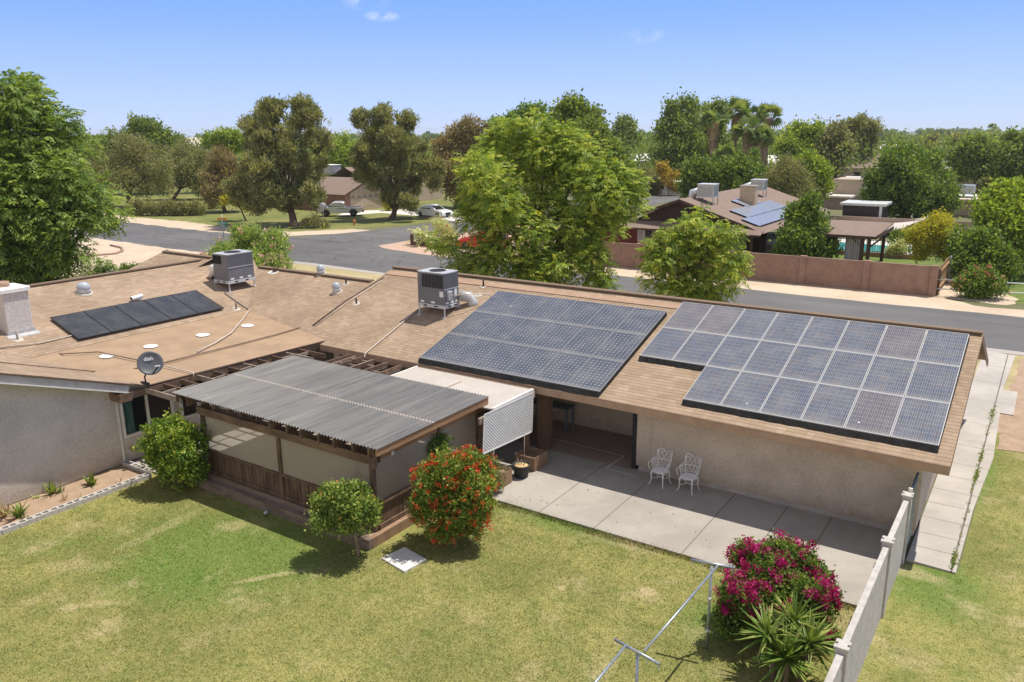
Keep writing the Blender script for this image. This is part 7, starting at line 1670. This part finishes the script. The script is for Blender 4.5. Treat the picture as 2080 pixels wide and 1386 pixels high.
def sedan(label, paint, loc, rz):
    root = empty('parked_car', loc, label, 'car', None, 0)
    root.location = (0, 0, 0)
    low = [(-2.25, .35), (-2.28, .62), (-2.2, .86), (-1.75, .95), (-1.2, .95), (.65, .93), (1.4, .86), (2.05, .74), (2.25, .58), (2.28, .32), (1.95, .2), (-2.0, .2)]
    m = MB(); loft(m, [(-.90, shrink(low, .97, .94)), (-.86, low), (.86, low), (.90, shrink(low, .97, .94))]); m.build('body', paint, root)
    cab = [(-1.95, .90), (-1.35, 1.22), (-.75, 1.38), (-.1, 1.40), (.35, 1.30), (1.05, .88)]
    m = MB(); loft(m, [(-.80, shrink(cab, .96, .86, -.3, .9)), (-.64, cab), (.64, cab), (.80, shrink(cab, .96, .86, -.3, .9))]); m.build('roof', paint, root)
    for s in (-1, 1):
        for pts in ([(-1.35, .96), (-.55, .96), (-.55, 1.27), (-.85, 1.27), (-1.25, 1.13)], [(-.47, .96), (.70, .96), (.28, 1.19), (-.05, 1.28), (-.47, 1.28)]):
            m = MB(); m.poly([(x, s*(.812-(z-.93)*.19+.012), z) for x, z in pts]); m.build('side_window', 'glass_dark', root)
        wheel(root, 1.38, s*.80, .33, .22); wheel(root, -1.38, s*.80, .33, .22)
        m = MB(); m.faces([(2.10, s*.55, .62), (2.24, s*.55, .56), (2.0, s*.87, .66), (1.85, s*.87, .74), (2.02, s*.58, .75)], [(0, 1, 2, 3, 4)]); m.build('headlight', 'lamp_lens', root)
        m = MB(); m.box(-2.29, -2.2, s*.68-.15, s*.68+.15, .70, .82); m.build('tail_light', 'lamp_red', root)
        m = MB(); m.bbox(.42, .62, s*.95-.09, s*.95+.09, .93, 1.05, .02); m.build('mirror', paint, root)
    m = MB(); m.poly([(1.06, -.66, .905), (1.06, .66, .905), (.39, .58, 1.295), (.39, -.58, 1.295)]); m.build('windscreen', 'glass_dark', root)
    m = MB(); m.poly([(-1.96, -.66, .925), (-1.36, -.58, 1.235), (-1.36, .58, 1.235), (-1.96, .66, .925)]); m.build('rear_window', 'glass_dark', root)
    m = MB(); m.box(2.24, 2.30, -.42, .42, .30, .62); m.build('grille', 'dark_plastic', root)
    root.location = loc; root.rotation_euler = (0, 0, rz); return root
ra, fa = G(853, 440), G(891, 443); mid = (ra+fa)/2; ang = math.atan2(fa[1]-ra[1], fa[0]-ra[0])
nrm = np.array([-math.sin(ang), math.cos(ang), 0]); 
sedan('white coupe parked on the driveway behind the leaning pine', 'car_white', tuple(mid+nrm*.8*(1 if nrm @ FF > 0 else -1)), ang)
sedan('red car half hidden under the big feathery tree', 'car_red', (-40.2, 55.6, 0), math.radians(205))
def pickup(label, loc, rz):
    root = empty('pickup_truck', (0, 0, 0), label, 'pickup truck')
    low = [(-2.65, .55), (-2.65, 1.08), (-.62, 1.08), (.9, 1.10), (1.35, 1.14), (2.35, 1.06), (2.55, .9), (2.6, .5), (2.2, .42), (-2.3, .42)]
    m = MB(); loft(m, [(-.92, shrink(low, .985, .95, 0, .7)), (-.86, low), (-.74, low)]); loft(m, [(.74, low), (.86, low), (.92, shrink(low, .985, .95, 0, .7))])
    nose = [(-.62, .42), (-.62, 1.08), (.9, 1.10), (1.35, 1.15), (2.35, 1.08), (2.57, .9), (2.6, .5), (2.2, .42)]; prism(m, nose, -.738, .738)
    m.box(-2.66, -2.58, -.738, .738, .55, 1.08); m.box(-2.58, -.62, -.738, .738, .55, .66); m.build('body', 'car_silver', root)
    cab = [(-.62, 1.06), (-.58, 1.62), (-.35, 1.73), (.55, 1.73), (.78, 1.66), (1.42, 1.12)]
    m = MB(); loft(m, [(-.82, shrink(cab, .98, .88, .3, 1.08)), (-.68, cab), (.68, cab), (.82, shrink(cab, .98, .88, .3, 1.08))]); m.build('cab', 'car_silver', root)
    for s in (-1, 1):
        for pts in ([(-.5, 1.18), (.18, 1.18), (.18, 1.56), (-.46, 1.56)], [(.27, 1.18), (1.12, 1.18), (.72, 1.56), (.27, 1.56)]):
            m = MB(); m.poly([(x, s*(.838-(z-1.08)*.20+.012), z) for x, z in pts]); m.build('side_window', 'glass_dark', root)
        wheel(root, 1.62, s*.84, .39, .26); wheel(root, -1.62, s*.84, .39, .26)
        for x in (1.62, -1.62):
            m = MB(); k = 12; m.faces([(x+.52*math.cos(t), s*.93, .40+.52*math.sin(t)) for t in np.linspace(0, math.pi, k)]+[(x+.41*math.cos(t), s*.965, .40+.41*math.sin(t)) for t in np.linspace(0, math.pi, k)], [(i, i+1, k+i+1, k+i) for i in range(k-1)]); m.build('wheel_arch', 'dark_plastic', root)
        m = MB(); m.box(2.44, 2.60, s*.66-.17, s*.66+.17, .80, .98); m.build('headlight', 'lamp_lens', root)
        m = MB(); m.box(-2.68, -2.6, s*.80-.08, s*.80+.08, .72, 1.02); m.build('tail_light', 'lamp_red', root)
        m = MB(); m.bbox(1.02, 1.2, s*1.0-.1, s*1.0+.1, 1.14, 1.32, .03); m.build('mirror', 'dark_plastic', root)
        m = MB(); m.box(-.55, .2, s*.93-.012, s*.93+.012, .98, 1.02); m.build('door_handle', 'dark_plastic', root)
    m = MB(); m.poly([(1.40, -.70, 1.155), (1.40, .70, 1.155), (.80, .62, 1.655), (.80, -.62, 1.655)]); m.build('windscreen', 'glass_dark', root)
    m = MB(); m.poly([(-.635, -.6, 1.22), (-.60, -.55, 1.58), (-.60, .55, 1.58), (-.635, .6, 1.22)]); m.build('rear_window', 'glass_dark', root)
    m = MB(); m.box(2.58, 2.70, -.86, .86, .42, .66); m.box(-2.8, -2.66, -.86, .86, .48, .66); m.build('bumper', 'dark_plastic', root)
    m = MB(); m.box(-2.58, -.64, -.75, .75, 1.03, 1.06); m.build('bed_cover', 'dark_plastic', root)
    root.location = loc; root.rotation_euler = (0, 0, rz); return root
fa, ra = G(663, 441), G(717, 440); mid = (ra+fa)/2; ang = math.atan2(fa[1]-ra[1], fa[0]-ra[0]); nrm = np.array([-math.sin(ang), math.cos(ang), 0])
pickup('silver crew cab pickup parked on the grass by the stop sign', tuple(mid+nrm*.84*(1 if nrm @ FF > 0 else -1)), ang)
# ---------------------------------------------------------------- street furniture
p = G(659, 466); ss = empty('stop_sign', p, 'stop sign seen from behind on a post with yellow foot', 'sign'); d = Vector((FF[0], FF[1], 0)).normalized()
m = MB(); m.tube([p, p+np.array([0, 0, .6])], .035, 8); m.build('post_foot', 'yellow_paint', ss); m = MB(); m.tube([p+np.array([0, 0, .6]), p+np.array([0, 0, 2.7])], .03, 8); m.build('post', 'galv', ss)
m = MB(); m.lathe(p+np.array([0, 0, 2.35])+np.array(d)*.04, [(.40, 0), (.40, .012)], 8, ax=tuple(d)); m.build('plate', 'sign_back', ss)
p = G(455, 485); D = depth(p); st = empty('street_sign', p, 'post with one orange and two green street name plates at the corner', 'sign')
m = MB(); zt_ = ztop(p[0], p[1], 436); m.tube([p, (p[0], p[1], zt_)], .035, 8); m.build('post', 'galv', st)
r_v = Vector((RR[0], RR[1], 0)).normalized()
for py, w, mt in ((445, 20, 'sign_orange'), (453.5, 20, 'sign_green'), (458.8, 14, 'sign_green')):
    z = ztop(p[0], p[1], py); hw = w/2*D/FPX; c = Vector((p[0], p[1], z)); a, b = c-r_v*hw, c+r_v*hw; m = MB(); m.beam(a, b, .02, .16 if mt == 'sign_green' else .24); pl_ = m.build('name_plate', mt, st)
    m = MB(); fwd = Vector((-FF[0], -FF[1], 0)).normalized()*.013
    for i in range(7):
        if i in (2,) : continue
        q = a+(b-a)*((i+1.2)/9.4); m.beam(q+fwd-Vector((0, 0, .045)), q+fwd+Vector((0, 0, .045)), (b-a).length*.055, .003, up=tuple(fwd))
    m.build('lettering', 'white_paint' if mt == 'sign_green' else 'dark_plastic', pl_)
p = G(720, 458); hy = empty('fire_hydrant', p, 'orange fire hydrant at the edge of the grass', 'hydrant')
m = MB(); m.lathe(p, [(.16, 0), (.16, .04), (.11, .06), (.11, .42), (.15, .44), (.15, .48), (.12, .56), (.05, .63), (.03, .68)], 14); m.build('barrel', 'hydrant_orange', hy)
m = MB(); m.tube([p+np.array([-.22, 0, .36]), p+np.array([.22, 0, .36])], .06, 10); m.tube([p+np.array([0, 0, .36]), p+np.array([0, -.2, .36])], .07, 10); m.build('outlet', 'hydrant_orange', hy)
tb = empty('timber_edging', G(838, 497), 'dark timber edging with two corner posts around the palm bed', 'edging')
a, b, c = G(837, 498), G(868, 501), G(915, 513)
m = MB(); m.beam(a+[0, 0, .16], b+[0, 0, .16], .2, .32); m.beam(b+[0, 0, .16], c+[0, 0, .16], .2, .32); m.build('timber', 'wood_dark', tb)
for q in (a, a+np.array([.55, .25, 0])): m = MB(); m.bbox(q[0]-.12, q[0]+.12, q[1]-.12, q[1]+.12, 0, .95, .02); m.build('post', 'wood_dark', tb)
m = MB(); pts = [G(*q)+[0, 0, .06] for q in ((150, 527), (200, 520), (235, 517), (249, 512), (247, 505), (225, 500))]; m.tube(pts, .11, 6); m.build('border_edging', 'street_wall', loc=tuple(pts[0]), label='curved low brick edging in the dirt drive', cat='edging')
# ---------------------------------------------------------------- thin haze over the far suburb
m, nt, b = new_mat('haze_air'); nt.nodes.remove(b)
pv = nt.nodes.new('ShaderNodeVolumePrincipled'); pv.inputs['Color'].default_value = (.86, .92, 1.0, 1); pv.inputs['Density'].default_value = .00017; pv.inputs['Anisotropy'].default_value = .2
lk(nt, pv.outputs[0], nt.nodes['Material Output'].inputs['Volume'])
h = MB(); h.box(-2700, 2300, -300, 3100, -1.0, 24.0); tag(h.build('haze', 'haze_air'), 'thin pale haze over the far suburb', 'haze', kind='stuff')
S.cycles.volume_bounces = 0
